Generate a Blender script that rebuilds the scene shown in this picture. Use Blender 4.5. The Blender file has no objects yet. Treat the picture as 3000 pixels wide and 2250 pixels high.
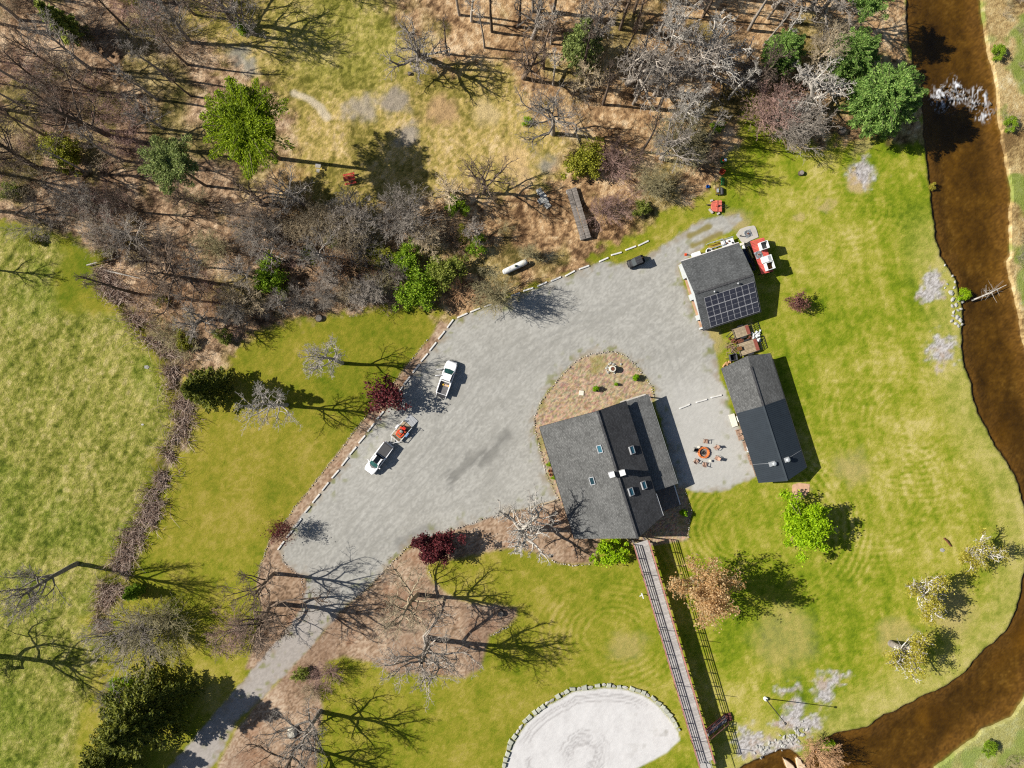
import bpy, math, random
import numpy as np
from mathutils import Matrix, Vector

# ------------------------------------------------------------------ camera, sky, sun, exposure
S = 0.056                      # metres per photograph pixel on the ground
HC = 2080 * S                  # height of the drone above the ground
scene = bpy.context.scene
cam_data = bpy.data.cameras.new('camera')
cam_data.sensor_width = 36.0
cam_data.lens = 36.0 * 2080 / 3000
cam_data.clip_start = 0.5
cam_data.clip_end = 6000
cam = bpy.data.objects.new('camera', cam_data)
scene.collection.objects.link(cam)
cam.location = (0, 0, HC)
cam.rotation_euler = (0, 0, 0)
scene.camera = cam

SUN_EL = math.atan(1 / 1.35)
SUN_DIR = Vector((math.cos(SUN_EL) * 0.9923, math.cos(SUN_EL) * -0.124, -math.sin(SUN_EL)))  # way the light travels
world = bpy.data.worlds.new('World')
scene.world = world
world.use_nodes = True
wn = world.node_tree
bg = wn.nodes.get('Background') or wn.nodes.new('ShaderNodeBackground')
sky = wn.nodes.new('ShaderNodeTexSky')
sky.sky_type = 'NISHITA'
sky.sun_disc = False
sky.sun_elevation = SUN_EL
sky.sun_rotation = math.atan2(-SUN_DIR.x, -SUN_DIR.y)
sky.altitude = 200
wn.links.new(sky.outputs[0], bg.inputs[0])
bg.inputs[1].default_value = 0.05
sun_data = bpy.data.lights.new('sun', 'SUN')
sun_data.energy = 5.0
sun_data.angle = math.radians(0.5)
sun_data.color = (1.0, 0.95, 0.87)
sun = bpy.data.objects.new('sun', sun_data)
sun.rotation_euler = SUN_DIR.to_track_quat('-Z', 'Y').to_euler()
sun.location = (-60, 10, 80)
scene.collection.objects.link(sun)
vs = scene.view_settings
vs.view_transform = 'Standard'
vs.look = 'None'
vs.gamma = 1.0
vs.use_curve_mapping = False
vs.exposure = 0.74
scene.render.engine = 'CYCLES'
scene.cycles.max_bounces = 5
scene.cycles.diffuse_bounces = 2
scene.cycles.transparent_max_bounces = 8
scene.cycles.use_denoising = False
if hasattr(scene.cycles, 'pixel_filter_type'):
    scene.cycles.filter_width = 1.2

# ------------------------------------------------------------------ helpers
COL = scene.collection
GAIN = 1.5


def s2l(c):
    c = c / 255.0
    return c / 12.92 if c <= 0.04045 else ((c + 0.055) / 1.055) ** 2.4


def A(r, g, b, k=1.0):
    """Base colour of a surface that photographs as this sRGB value in full sun."""
    return tuple(min(0.85, s2l(v) / GAIN * k) for v in (r, g, b))


def W(px, py, h=0.0):
    """World point at height h seen at this pixel of the photograph."""
    f = (HC - h) / HC
    return ((px - 1500) * S * f, (1125 - py) * S * f, h)


def P(px, py):
    return ((px - 1500) * S, (1125 - py) * S)


class MB:
    """Collects simple shapes and links them as one mesh object."""

    def __init__(self):
        self.v = []
        self.f = []

    def add(self, vs_, fs_):
        n = len(self.v)
        self.v.extend([tuple(p) for p in vs_])
        self.f.extend([tuple(i + n for i in f) for f in fs_])
        return self

    def box(self, c, s, rz=0.0, M=None):
        x, y, z = (v / 2 for v in s)
        pts = [(-x, -y, -z), (x, -y, -z), (x, y, -z), (-x, y, -z), (-x, -y, z), (x, -y, z), (x, y, z), (-x, y, z)]
        ca, sa = math.cos(rz), math.sin(rz)
        if M is not None:
            pts = [M @ Vector(p) for p in pts]
            pts = [(p[0] + c[0], p[1] + c[1], p[2] + c[2]) for p in pts]
        else:
            pts = [(c[0] + p[0] * ca - p[1] * sa, c[1] + p[0] * sa + p[1] * ca, c[2] + p[2]) for p in pts]
        return self.add(pts, [(0, 3, 2, 1), (4, 5, 6, 7), (0, 1, 5, 4), (1, 2, 6, 5), (2, 3, 7, 6), (3, 0, 4, 7)])

    def prism(self, poly, z0, z1, inset=0.0):
        """Vertical prism over a polygon (counter-clockwise); top inset towards the centroid by a factor."""
        n = len(poly)
        cx = sum(p[0] for p in poly) / n
        cy = sum(p[1] for p in poly) / n
        bot = [(p[0], p[1], z0) for p in poly]
        k = 1 - inset
        top = [(cx + (p[0] - cx) * k, cy + (p[1] - cy) * k, z1) for p in poly]
        fs = [tuple(range(n - 1, -1, -1)), tuple(range(n, 2 * n))]
        fs += [(i, (i + 1) % n, n + (i + 1) % n, n + i) for i in range(n)]
        return self.add(bot + top, fs)

    def slab(self, top, t):
        """Slab under a (nearly planar) polygon of 3D points, thickness t straight down."""
        n = len(top)
        bot = [(p[0], p[1], p[2] - t) for p in top]
        fs = [tuple(range(n)), tuple(range(2 * n - 1, n - 1, -1))]
        fs += [(i, n + i, n + (i + 1) % n, (i + 1) % n) for i in range(n)]
        return self.add(list(top) + bot, fs)

    def tube(self, pts, r, k=6, cap=True):
        pts = [Vector(p) for p in pts]
        n = len(pts)
        rs = r if isinstance(r, (list, tuple)) else [r] * n
        vs_ = []
        for i, p in enumerate(pts):
            d = (pts[min(i + 1, n - 1)] - pts[max(i - 1, 0)]).normalized()
            ref = Vector((0, 0, 1)) if abs(d.z) < 0.9 else Vector((1, 0, 0))
            a = d.cross(ref).normalized()
            b = d.cross(a).normalized()
            for j in range(k):
                t = 2 * math.pi * j / k
                vs_.append(p + a * (math.cos(t) * rs[i]) + b * (math.sin(t) * rs[i]))
        fs = []
        for i in range(n - 1):
            for j in range(k):
                j2 = (j + 1) % k
                fs.append((i * k + j, i * k + j2, (i + 1) * k + j2, (i + 1) * k + j))
        if cap:
            fs.append(tuple(range(k)))
            fs.append(tuple(range((n - 1) * k + k - 1, (n - 1) * k - 1, -1)))
        return self.add(vs_, fs)

    def lathe(self, prof, c=(0, 0, 0), k=20):
        vs_ = []
        for (r, z) in prof:
            for j in range(k):
                t = 2 * math.pi * j / k
                vs_.append((c[0] + r * math.cos(t), c[1] + r * math.sin(t), c[2] + z))
        fs = []
        for i in range(len(prof) - 1):
            for j in range(k):
                j2 = (j + 1) % k
                fs.append((i * k + j, i * k + j2, (i + 1) * k + j2, (i + 1) * k + j))
        fs.append(tuple(range(k - 1, -1, -1)))
        fs.append(tuple((len(prof) - 1) * k + j for j in range(k)))
        return self.add(vs_, fs)

    def mesh(self, name):
        me = bpy.data.meshes.new(name)
        me.from_pydata(self.v, [], self.f)
        me.update()
        return me

    def build(self, name, mat, parent=None, smooth=False, bevel=0.0):
        me = self.mesh(name)
        me.materials.append(mat)
        if smooth:
            me.polygons.foreach_set('use_smooth', [True] * len(me.polygons))
        o = bpy.data.objects.new(name, me)
        COL.objects.link(o)
        if parent is not None:
            o.parent = parent
        if bevel:
            m = o.modifiers.new('bevel', 'BEVEL')
            m.width = bevel
            m.segments = 2
            m.limit_method = 'ANGLE'
        return o


def tag(o, label, cat, group=None):
    o['label'] = label
    o['category'] = cat
    o['kind'] = 'thing'
    if group:
        o['group'] = group
    return o


def thing(name, label, cat, loc=(0, 0, 0), rz=0.0, group=None, scale=1.0):
    o = bpy.data.objects.new(name, None)
    o.empty_display_size = 0.3
    COL.objects.link(o)
    o.location = loc
    o.rotation_euler = (0, 0, rz)
    o.scale = (scale,) * 3
    return tag(o, label, cat, group)


def copy_tree(root, loc=None, rz=None, label=None, group=None, scale=None):
    r = root.copy()
    COL.objects.link(r)
    if loc is not None:
        r.location = loc
    if rz is not None:
        r.rotation_euler = (0, 0, rz)
    if scale is not None:
        r.scale = (scale,) * 3 if not isinstance(scale, tuple) else scale
    if label:
        r['label'] = label
    if group:
        r['group'] = group
    for ch in list(root.children):
        c = ch.copy()
        COL.objects.link(c)
        c.parent = r
        for g in list(ch.children):
            d = g.copy()
            COL.objects.link(d)
            d.parent = c
    return r


# ------------------------------------------------------------------ materials
def mat_base(name):
    m = bpy.data.materials.new(name)
    m.use_nodes = True
    nt = m.node_tree
    b = nt.nodes.get('Principled BSDF')
    b.inputs['Specular IOR Level'].default_value = 0.25
    return m, nt, b


def N(nt, t, **kw):
    n = nt.nodes.new(t)
    for k, v in kw.items():
        setattr(n, k, v)
    return n


def mix_rgb(nt, a, b, fac, mode='MIX'):
    m = N(nt, 'ShaderNodeMix', data_type='RGBA', blend_type=mode)
    for s_, v in ((m.inputs[0], fac), (m.inputs[6], a), (m.inputs[7], b)):
        if isinstance(v, (int, float)):
            s_.default_value = v
        elif isinstance(v, tuple):
            s_.default_value = (*v[:3], 1)
        else:
            nt.links.new(v, s_)
    return m.outputs[2]


def noise(nt, scale, detail=3, coord=None, rough=0.6):
    n = N(nt, 'ShaderNodeTexNoise')
    n.inputs['Scale'].default_value = scale
    n.inputs['Detail'].default_value = detail
    n.inputs['Roughness'].default_value = rough
    if coord is None:
        coord = N(nt, 'ShaderNodeTexCoord').outputs['Object']
    nt.links.new(coord, n.inputs['Vector'])
    return n.outputs['Fac']


def ramp(nt, fac, stops):
    r = N(nt, 'ShaderNodeValToRGB')
    el = r.color_ramp.elements
    while len(el) < len(stops):
        el.new(0.5)
    for e, (p, c) in zip(el, stops):
        e.position = p
        e.color = (*c[:3], 1)
    nt.links.new(fac, r.inputs[0])
    return r.outputs[0]


def bump(nt, b, h, strength=0.3, dist=0.05):
    n = N(nt, 'ShaderNodeBump')
    n.inputs['Strength'].default_value = strength
    n.inputs['Distance'].default_value = dist
    nt.links.new(h, n.inputs['Height'])
    nt.links.new(n.outputs[0], b.inputs['Normal'])


def plain(name, col, rough=0.6, var=0.18, scale=3.0, metal=0.0, bmp=0.0, spec=0.25, vary=0.0):
    """Paint, wood, metal: a base colour with grime-like variation, optional per-object shift."""
    m, nt, b = mat_base(name)
    f = noise(nt, scale, 5)
    lo = tuple(c * (1 - var) for c in col)
    hi = tuple(min(0.9, c * (1 + var)) for c in col)
    c = ramp(nt, f, [(0.3, lo), (0.7, hi)])
    if vary:
        oi = N(nt, 'ShaderNodeObjectInfo')
        v = ramp(nt, oi.outputs['Random'], [(0.0, (1 - vary,) * 3), (1.0, (1 + vary,) * 3)])
        c = mix_rgb(nt, c, v, 1.0, 'MULTIPLY')
    nt.links.new(c, b.inputs['Base Color'])
    b.inputs['Roughness'].default_value = rough
    b.inputs['Metallic'].default_value = metal
    b.inputs['Specular IOR Level'].default_value = spec
    if bmp:
        bump(nt, b, noise(nt, scale * 6, 4), bmp, 0.02)
    return m


def glossy(name, col, rough=0.15, spec=0.5, metal=0.0, coat=0.0):
    m, nt, b = mat_base(name)
    f = noise(nt, 1.5, 4)
    c = ramp(nt, f, [(0.3, tuple(v * 0.94 for v in col)), (0.7, col)])
    nt.links.new(c, b.inputs['Base Color'])
    b.inputs['Roughness'].default_value = rough
    b.inputs['Specular IOR Level'].default_value = spec
    b.inputs['Metallic'].default_value = metal
    b.inputs['Coat Weight'].default_value = coat
    b.inputs['Coat Roughness'].default_value = 0.08
    return m


def leaf_mat(name, dark, light, trans=0.25):
    """Foliage: every leaf-sized face (mesh island) takes its own tone."""
    m, nt, b = mat_base(name)
    g = N(nt, 'ShaderNodeNewGeometry')
    c = ramp(nt, g.outputs['Random Per Island'], [(0.0, dark), (0.55, tuple((a + c_) / 2 for a, c_ in zip(dark, light))), (1.0, light)])
    nt.links.new(c, b.inputs['Base Color'])
    b.inputs['Roughness'].default_value = 0.6
    b.inputs['Specular IOR Level'].default_value = 0.2
    if trans:
        out = nt.nodes.get('Material Output')
        tr = N(nt, 'ShaderNodeBsdfTranslucent')
        nt.links.new(mix_rgb(nt, c, (1.0, 1.0, 0.6), 0.35, 'MULTIPLY'), tr.inputs['Color'])
        mx = N(nt, 'ShaderNodeMixShader')
        mx.inputs[0].default_value = trans
        nt.links.new(b.outputs[0], mx.inputs[1])
        nt.links.new(tr.outputs[0], mx.inputs[2])
        nt.links.new(mx.outputs[0], out.inputs['Surface'])
    return m


def bark_mat(name, col, vary=0.25):
    m, nt, b = mat_base(name)
    f = noise(nt, 2.2, 6)
    c = ramp(nt, f, [(0.3, tuple(v * 0.6 for v in col)), (0.7, tuple(min(0.8, v * 1.35) for v in col))])
    oi = N(nt, 'ShaderNodeObjectInfo')
    v = ramp(nt, oi.outputs['Random'], [(0.0, (1 - vary,) * 3), (1.0, (1 + vary, 1 + vary * 0.9, 1 + vary * 0.8))])
    nt.links.new(mix_rgb(nt, c, v, 1.0, 'MULTIPLY'), b.inputs['Base Color'])
    b.inputs['Roughness'].default_value = 0.9
    return m
# ------------------------------------------------------------------ the ground
rng = np.random.default_rng(7)
_TAB = [rng.random((256, 256)).astype(np.float32) for _ in range(8)]


def vnoise(px, py, scale, k=0):
    t = _TAB[k % 8]
    off = 37.7 * (k + 1)
    x = px / scale + off
    y = py / scale + off * 1.7
    xi = np.floor(x).astype(np.int64)
    yi = np.floor(y).astype(np.int64)
    fx = x - xi
    fy = y - yi
    fx = fx * fx * (3 - 2 * fx)
    fy = fy * fy * (3 - 2 * fy)
    a = t[yi & 255, xi & 255]
    b = t[yi & 255, (xi + 1) & 255]
    c = t[(yi + 1) & 255, xi & 255]
    d = t[(yi + 1) & 255, (xi + 1) & 255]
    return a + (b - a) * fx + (c - a) * fy + (a - b - c + d) * fx * fy


def fbm(px, py, scale, octs=4, k=0, gain=0.5):
    s = 0.0
    amp = 1.0
    tot = 0.0
    for i in range(octs):
        s = s + amp * vnoise(px, py, scale / 2 ** i, k + i)
        tot += amp
        amp *= gain
    return s / tot


def sdist(px, py, poly):
    """Signed distance in pixels, positive inside."""
    poly = np.array(poly, dtype=np.float32)
    out = np.full(px.shape, -1e4, np.float32)
    pad = 260
    m = (px > poly[:, 0].min() - pad) & (px < poly[:, 0].max() + pad) & (py > poly[:, 1].min() - pad) & (py < poly[:, 1].max() + pad)
    x = px[m]
    y = py[m]
    d2 = np.full(x.shape, 1e9, np.float32)
    ins = np.zeros(x.shape, bool)
    n = len(poly)
    for i in range(n):
        ax, ay = poly[i]
        bx, by = poly[(i + 1) % n]
        ex, ey = bx - ax, by - ay
        t = np.clip(((x - ax) * ex + (y - ay) * ey) / (ex * ex + ey * ey + 1e-6), 0, 1)
        d2 = np.minimum(d2, (x - ax - t * ex) ** 2 + (y - ay - t * ey) ** 2)
        if ay != by:
            c = ((ay > y) != (by > y)) & (x < (bx - ax) * (y - ay) / (by - ay) + ax)
            ins ^= c
    d = np.sqrt(d2)
    out[m] = np.where(ins, d, -d)
    return out


def ldist(px, py, line):
    d2 = np.full(px.shape, 1e9, np.float32)
    for (ax, ay), (bx, by) in zip(line[:-1], line[1:]):
        ex, ey = bx - ax, by - ay
        t = np.clip(((px - ax) * ex + (py - ay) * ey) / (ex * ex + ey * ey + 1e-6), 0, 1)
        d2 = np.minimum(d2, (px - ax - t * ex) ** 2 + (py - ay - t * ey) ** 2)
    return np.sqrt(d2)


def sstep(a, b, x):
    t = np.clip((x - a) / (b - a), 0, 1)
    return t * t * (3 - 2 * t)


LOT = [(497, 2246), (470, 2300), (590, 2300), (624, 2246), (696, 2119), (778, 2038), (900, 1907), (935, 1868), (1000, 1790), (1086, 1717), (1158, 1640),
       (1194, 1604), (1226, 1588), (1316, 1559), (1420, 1520), (1493, 1505), (1542, 1491), (1633, 1464), (1624, 1440), (1601, 1392),
       (1583, 1324), (1567, 1261), (1565, 1220), (1583, 1179), (1633, 1112), (1687, 1057), (1723, 1039), (1787, 1030), (1827, 1039),
       (1859, 1066), (1886, 1103), (1909, 1134), (1916, 1165), (1935, 1240), (1990, 1425), (2030, 1436), (2090, 1446), (2150, 1425),
       (2200, 1408), (2217, 1392), (2195, 1330), (2150, 1220), (2120, 1140), (2104, 1066), (2098, 1010), (2075, 968), (2045, 940), (2009, 840), (1990, 785),
       (1995, 766), (2041, 738), (2075, 712), (2140, 676), (2175, 645), (2165, 630), (2090, 634), (2045, 652), (2000, 676), (1960, 705),
       (1931, 723), (1900, 745), (1886, 757), (1827, 771), (1764, 768), (1728, 782), (1678, 797), (1633, 816), (1588, 836), (1547, 850), (1452, 892), (1393, 910),
       (1353, 926), (1325, 942), (1294, 981), (1267, 1017), (1240, 1053), (1217, 1082), (1194, 1112), (1167, 1152), (1113, 1222),
       (1086, 1254), (1059, 1290), (1032, 1322), (1005, 1356), (990, 1380), (954, 1424), (927, 1457), (900, 1491), (866, 1535), (838, 1580), (814, 1612),
       (826, 1640), (858, 1668), (886, 1690), (898, 1717), (886, 1760), (868, 1807), (814, 1875), (740, 1960), (678, 2029), (590, 2135)]
STRIP = [(1290, 940), (1253, 994), (1217, 1039), (1167, 1103), (1120, 1165), (1081, 1211), (1045, 1252), (1000, 1315), (936, 1396), (859, 1491), (850, 1509),
         (791, 1581), (764, 1654), (752, 1712), (759, 1753), (765, 1790), (755, 1840), (740, 1900), (720, 1960), (760, 1960), (830, 1880), (880, 1810), (915, 1700),
         (850, 1640), (830, 1610), (930, 1480), (1010, 1370), (1110, 1240), (1240, 1070), (1330, 955)]
SEBED = [(1640, 1440), (1560, 1480), (1493, 1498), (1420, 1513), (1316, 1552), (1226, 1582), (1150, 1640), (1080, 1717), (990, 1790), (920, 1880), (850, 1955),
         (800, 2010), (735, 2080), (690, 2140), (640, 2240), (640, 2320), (930, 2320), (925, 2180), (945, 2080), (935, 2000), (960, 1940), (1010, 1925),
         (1104, 1943), (1135, 1972), (1271, 1979), (1361, 1988), (1407, 1957), (1420, 1907), (1434, 1862), (1493, 1834), (1515, 1807), (1511, 1780), (1452, 1771),
         (1380, 1768), (1310, 1740), (1271, 1708), (1253, 1681), (1248, 1654), (1290, 1640), (1340, 1637), (1443, 1613), (1520, 1604), (1588, 1627),
         (1633, 1649), (1678, 1656), (1732, 1654), (1760, 1610), (1760, 1560), (1680, 1500)]
ISLAND = [(1635, 1462), (1624, 1440), (1601, 1392), (1583, 1324), (1567, 1261), (1565, 1220), (1583, 1179), (1633, 1112), (1687, 1057), (1723, 1039),
          (1787, 1030), (1827, 1039), (1859, 1066), (1886, 1103), (1909, 1134), (1916, 1165), (1880, 1300), (1800, 1500), (1700, 1560)]
EASTBED = [(1900, 1380), (1990, 1426), (2004, 1436), (2013, 1460), (2026, 1500), (2018, 1530), (2015, 1580), (1960, 1590), (1900, 1600), (1840, 1595), (1840, 1500)]
SAND = [(1470, 2300), (1484, 2232), (1506, 2178), (1542, 2119), (1610, 2065), (1678, 2026), (1769, 2015), (1836, 2021), (1882, 2035), (1927, 2067),
        (1958, 2101), (1986, 2142), (1992, 2168), (1949, 2208), (1882, 2243), (1830, 2268), (1780, 2300)]
MEADOW = [(-400, 660), (0, 655), (113, 669), (170, 690), (180, 760), (160, 830), (160, 908), (260, 925), (353, 917), (390, 960), (416, 1003), (466, 1075), (479, 1148),
          (502, 1202), (493, 1292), (443, 1351), (420, 1428), (407, 1500), (380, 1545), (325, 1604), (300, 1680), (271, 1753), (244, 1816), (290, 1930), (270, 1997),
          (253, 2065), (226, 2133), (217, 2250), (210, 2600), (-400, 2600)]
FOREST = [(-400, -400), (2655, -400), (2655, 0), (2662, 113), (2680, 194), (2700, 300), (2715, 425), (2588, 416), (2452, 407), (2330, 430), (2290, 400), (2240, 300), (2210, 260),
          (2170, 330), (2163, 384), (2140, 430), (2125, 500), (2070, 560), (2020, 600), (1960, 620), (1900, 650), (1850, 690), (1760, 720), (1700, 790),
          (1600, 830), (1520, 860), (1400, 905), (1330, 935), (1290, 960), (1270, 900), (1200, 880), (1135, 890), (1040, 905), (1000, 920), (930, 935), (859, 945),
          (746, 975), (669, 1040), (640, 1090), (570, 1120), (500, 1110), (440, 1010), (400, 930), (330, 870), (290, 750), (203, 705), (113, 665), (0, 650), (-400, 650)]
CLEAR = [(540, -60), (700, -60), (1130, -60), (1150, 60), (1190, 150), (1290, 210), (1400, 180), (1500, 230), (1560, 330), (1630, 390), (1650, 470), (1590, 540),
         (1480, 570), (1300, 560), (1180, 600), (1060, 610), (940, 600), (900, 530), (870, 440), (880, 340), (800, 260), (700, 210), (600, 110), (520, 20)]
WBANK = [(2655, -400), (2655, 0), (2660, 113), (2678, 194), (2700, 244), (2704, 330), (2710, 434), (2721, 520), (2728, 588), (2741, 678), (2755, 750), (2764, 764), (2787, 800),
         (2800, 822), (2818, 886), (2820, 940), (2819, 1021), (2827, 1075), (2850, 1125), (2854, 1170), (2868, 1207), (2891, 1252), (2913, 1301), (2940, 1342),
         (2972, 1392), (2990, 1442), (3000, 1473), (3018, 1580), (2997, 1694), (2986, 1753), (2972, 1803), (2945, 1853), (2882, 1907), (2836, 1961), (2769, 2011), (2705, 2038),
         (2669, 2061), (2624, 2083), (2588, 2097), (2561, 2115), (2543, 2130), (2475, 2142), (2420, 2160), (2385, 2195), (2360, 2235), (2345, 2215), (2316, 2196), (2290, 2196), (2240, 2218), (2180, 2241), (2150, 2262), (2150, 2700)]
EBANK = [(2741, 2700), (2741, 2250), (2769, 2232), (2814, 2196), (2882, 2142), (2963, 2106), (3000, 2056), (3090, 1900), (3130, 1700), (3120, 1500), (3060, 1200), (2997, 976), (2986, 908),
         (2972, 850), (2954, 764), (2967, 750), (2961, 678), (2963, 601), (2967, 556), (2954, 488), (2940, 420), (2931, 362), (2927, 294), (2918, 217),
         (2900, 158), (2886, 68), (2877, 0), (2877, -400)]
RIVER = WBANK + EBANK
FARBANK = EBANK + [(3600, -400), (3600, 2700)]
DITCH = [(290, 800), (330, 850), (384, 904), (434, 967), (488, 1030), (511, 1075), (515, 1120), (533, 1180), (542, 1252), (520, 1302), (488, 1351), (475, 1405), (452, 1473), (434, 1527),
         (384, 1590), (360, 1650), (316, 1749), (300, 1840)]
PATCHES = [[(2725, 800), (2755, 800), (2762, 850), (2758, 868), (2735, 872), (2700, 868), (2712, 845), (2720, 820)],
           [(2745, 975), (2775, 1000), (2800, 1010), (2790, 1050), (2760, 1052), (2745, 1072), (2725, 1050), (2728, 1015)],
           [(2390, 1985), (2450, 1985), (2465, 1975), (2440, 2010), (2440, 2040), (2420, 2060), (2400, 2045), (2385, 2020)],
           [(2320, 2060), (2350, 2060), (2350, 2100), (2410, 2105), (2380, 2140), (2320, 2150), (2275, 2130), (2310, 2100)],
           [(2170, 2140), (2200, 2125), (2220, 2150), (2240, 2170), (2330, 2150), (2345, 2190), (2280, 2195), (2220, 2210), (2170, 2210), (2160, 2170)],
           [(2283, 2025), (2335, 2008), (2330, 2020), (2300, 2035)],
           [(2500, 500), (2530, 480), (2550, 510), (2540, 545), (2510, 545)]]
CREEK = [(1400, 640), (1500, 640), (1600, 650), (1700, 640), (1760, 655), (1830, 650)]

GX = np.arange(-160, 3165, 5, dtype=np.float32)
GY = np.arange(-120, 2375, 5, dtype=np.float32)
NX, NY = len(GX), len(GY)
gx, gy = np.meshgrid(GX, GY)
wob = (fbm(gx, gy, 40, 3, 3) - 0.5)
wob2 = (fbm(gx, gy, 14, 2, 5) - 0.5)

# mask strengths: soft weights for colour, hard signs for which object a face belongs to
D = {}
for nm, poly, amp in (('lot', LOT, 14), ('strip', STRIP, 9), ('sebed', SEBED, 10), ('island', ISLAND, 5), ('eastbed', EASTBED, 6), ('sand', SAND, 5),
                      ('meadow', MEADOW, 50), ('forest', FOREST, 60), ('clear', CLEAR, 90), ('river', RIVER, 9), ('far', FARBANK, 9)):
    D[nm] = sdist(gx, gy, poly) + wob * amp + wob2 * amp * 0.6
D['patch'] = np.max([sdist(gx, gy, p) for p in PATCHES], axis=0) + wob * 34 + wob2 * 30
dd = ldist(gx, gy, DITCH)
D['ditch'] = 22 - dd + wob * 90 + wob2 * 50
# the driveway's grass-grown ruts north of the garage
rut = np.minimum(ldist(gx, gy, [(2022, 690), (2075, 664)]), ldist(gx, gy, [(2030, 722), (2115, 684)]))


def over(base, col, w):
    return base + (col - base) * w[..., None]


def C(r, g, b):
    return np.array(A(r, g, b), np.float32)


def pal(f, stops):
    """Piecewise palette over a noise field."""
    xs = [s[0] for s in stops]
    return np.stack([np.interp(f, xs, [s[1][i] for s in stops]) for i in range(3)], -1).astype(np.float32)


n_big = fbm(gx, gy, 260, 3, 0)
n_mid = fbm(gx, gy, 90, 4, 2)
n_sm = fbm(gx, gy, 22, 3, 4)
n_fine = np.random.default_rng(3).random(gx.shape).astype(np.float32)
n_fine2 = 0.5 * n_fine + 0.5 * vnoise(gx, gy, 11, 6)


def nz(a):
    return (a - a.mean()) / a.std()


# lawn
lf = 0.5 + 0.05 * nz(n_mid) + 0.07 * nz(n_big) + 0.045 * nz(n_sm) + 0.07 * nz(n_fine2)
east = sstep(1500, 2400, gx)
mow = np.zeros_like(gx)
for cx, cy, r0, r1, sp, k in ((2200, 1545, 70, 360, 17, 1.5), (1800, 1860, 40, 230, 17, 1.2), (2480, 610, 40, 190, 17, 0.8), (2680, 1230, 60, 300, 18, 0.9), (2560, 1440, 40, 260, 18, 0.7), (2480, 1000, 330, 520, 16, 0.5), (700, 1000, 60, 260, 17, 0.6)):
    r = np.hypot((gx - cx) * 0.82, (gy - cy)) + (n_sm - 0.5) * 7 + wob * 10
    mow += k * np.sin(r * 2 * np.pi / sp) * sstep(r0, r0 + 30, r) * (1 - sstep(r1 - 90, r1, r)) * sstep(0.25, 0.75, vnoise(gx, gy, 110, 1))
rot = gx * 0.25 + gy * 0.97
strk = fbm(rot * 0.0 + gx * 0.97 - gy * 0.25, rot / 7, 16, 2, 1) - 0.5
lf = lf + 0.095 * mow + 0.045 * nz(strk) * east + 0.03 * nz(fbm(gx / 5, gy, 14, 2, 3) - .5) * sstep(2250, 2400, gx)
lawn = pal(lf, [(0.12, C(92, 116, 14)), (0.36, C(130, 146, 28)), (0.52, C(156, 158, 50)), (0.68, C(180, 173, 78)), (0.9, C(206, 192, 118))])
lawn_w = pal(lf, [(0.15, C(96, 114, 14)), (0.4, C(130, 132, 34)), (0.6, C(152, 144, 48)), (0.85, C(178, 160, 80))])
lawn = over(lawn_w, lawn, np.clip(east + 0.25 * sstep(1500, 1700, gy), 0, 1))
# drier, paler grass towards the river bank and a few worn spots
riv_edge = sstep(-150, -5, D['river']) * sstep(560, 760, gy + 0 * gx) * (gx > 2000)
lawn = over(lawn, pal(lf, [(0.2, C(148, 152, 60)), (0.5, C(186, 178, 96)), (0.8, C(206, 192, 126))]), riv_edge * 0.75)
for cx, cy, rr, w_ in ((2520, 520, 45, .9), (2520, 430, 30, .5), (2415, 600, 22, .6), (2395, 585, 18, .5), (2345, 1445, 32, .9), (2610, 520, 12, .8), (2335, 640, 14, .5), (2160, 640, 40, .7), (2500, 1370, 60, .45), (2630, 1870, 70, .4), (2780, 1780, 90, .5), (2300, 1870, 110, .3), (2090, 990, 40, .6), (1840, 1900, 60, .35)):
    d = np.hypot(gx - cx, gy - cy) + wob * 50 + wob2 * 26
    lawn = over(lawn, C(196, 172, 126), w_ * (1 - sstep(rr * 0.4, rr * 1.2, d)))
# meadow
mf = 0.52 + 0.12 * nz(n_fine2) + 0.09 * nz(vnoise(gx, gy, 9, 2)) + 0.04 * nz(n_mid) + 0.04 * nz(n_sm)
meadow = pal(mf, [(0.05, C(76, 84, 26)), (0.3, C(116, 120, 44)), (0.5, C(146, 146, 68)), (0.7, C(174, 162, 92)), (0.95, C(206, 188, 128))])
ms = fbm(gx * 0.9 + gy * 0.44, (gy * 0.9 - gx * 0.44) / 6, 15, 3, 5) - 0.5
mf = mf + 0.07 * nz(ms)
meadow = pal(mf, [(0.05, C(80, 90, 24)), (0.3, C(122, 128, 44)), (0.5, C(152, 152, 68)), (0.7, C(178, 170, 92)), (0.95, C(208, 194, 128))])
grn = sstep(0.56, 0.72, fbm(gx, gy, 150, 3, 6)) * 0.7 + (1 - sstep(20, 90, np.hypot(gx - 20, gy - 1540))) * 0.9 + sstep(140, 0, gx) * sstep(1750, 2000, gy) * 0.5
meadow = over(meadow, pal(mf, [(0.1, C(66, 92, 12)), (0.5, C(112, 134, 30)), (0.9, C(150, 160, 60))]), np.clip(grn * 0.6, 0, 0.6))
# forest floor
ff = 0.5 + 0.16 * nz(n_fine2) + 0.13 * nz(n_mid) + 0.12 * nz(vnoise(gx, gy, 10, 3)) + 0.08 * nz(n_sm)
forest_w = pal(ff, [(0.05, C(86, 66, 50)), (0.3, C(140, 112, 86)), (0.5, C(172, 141, 110)), (0.7, C(198, 166, 132)), (0.95, C(226, 198, 164))])
forest_e = pal(ff, [(0.05, C(104, 78, 54)), (0.3, C(162, 128, 92)), (0.5, C(194, 157, 114)), (0.7, C(216, 181, 136)), (0.95, C(236, 208, 168))])
forest = over(forest_w, forest_e, sstep(900, 1500, gx))
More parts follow.
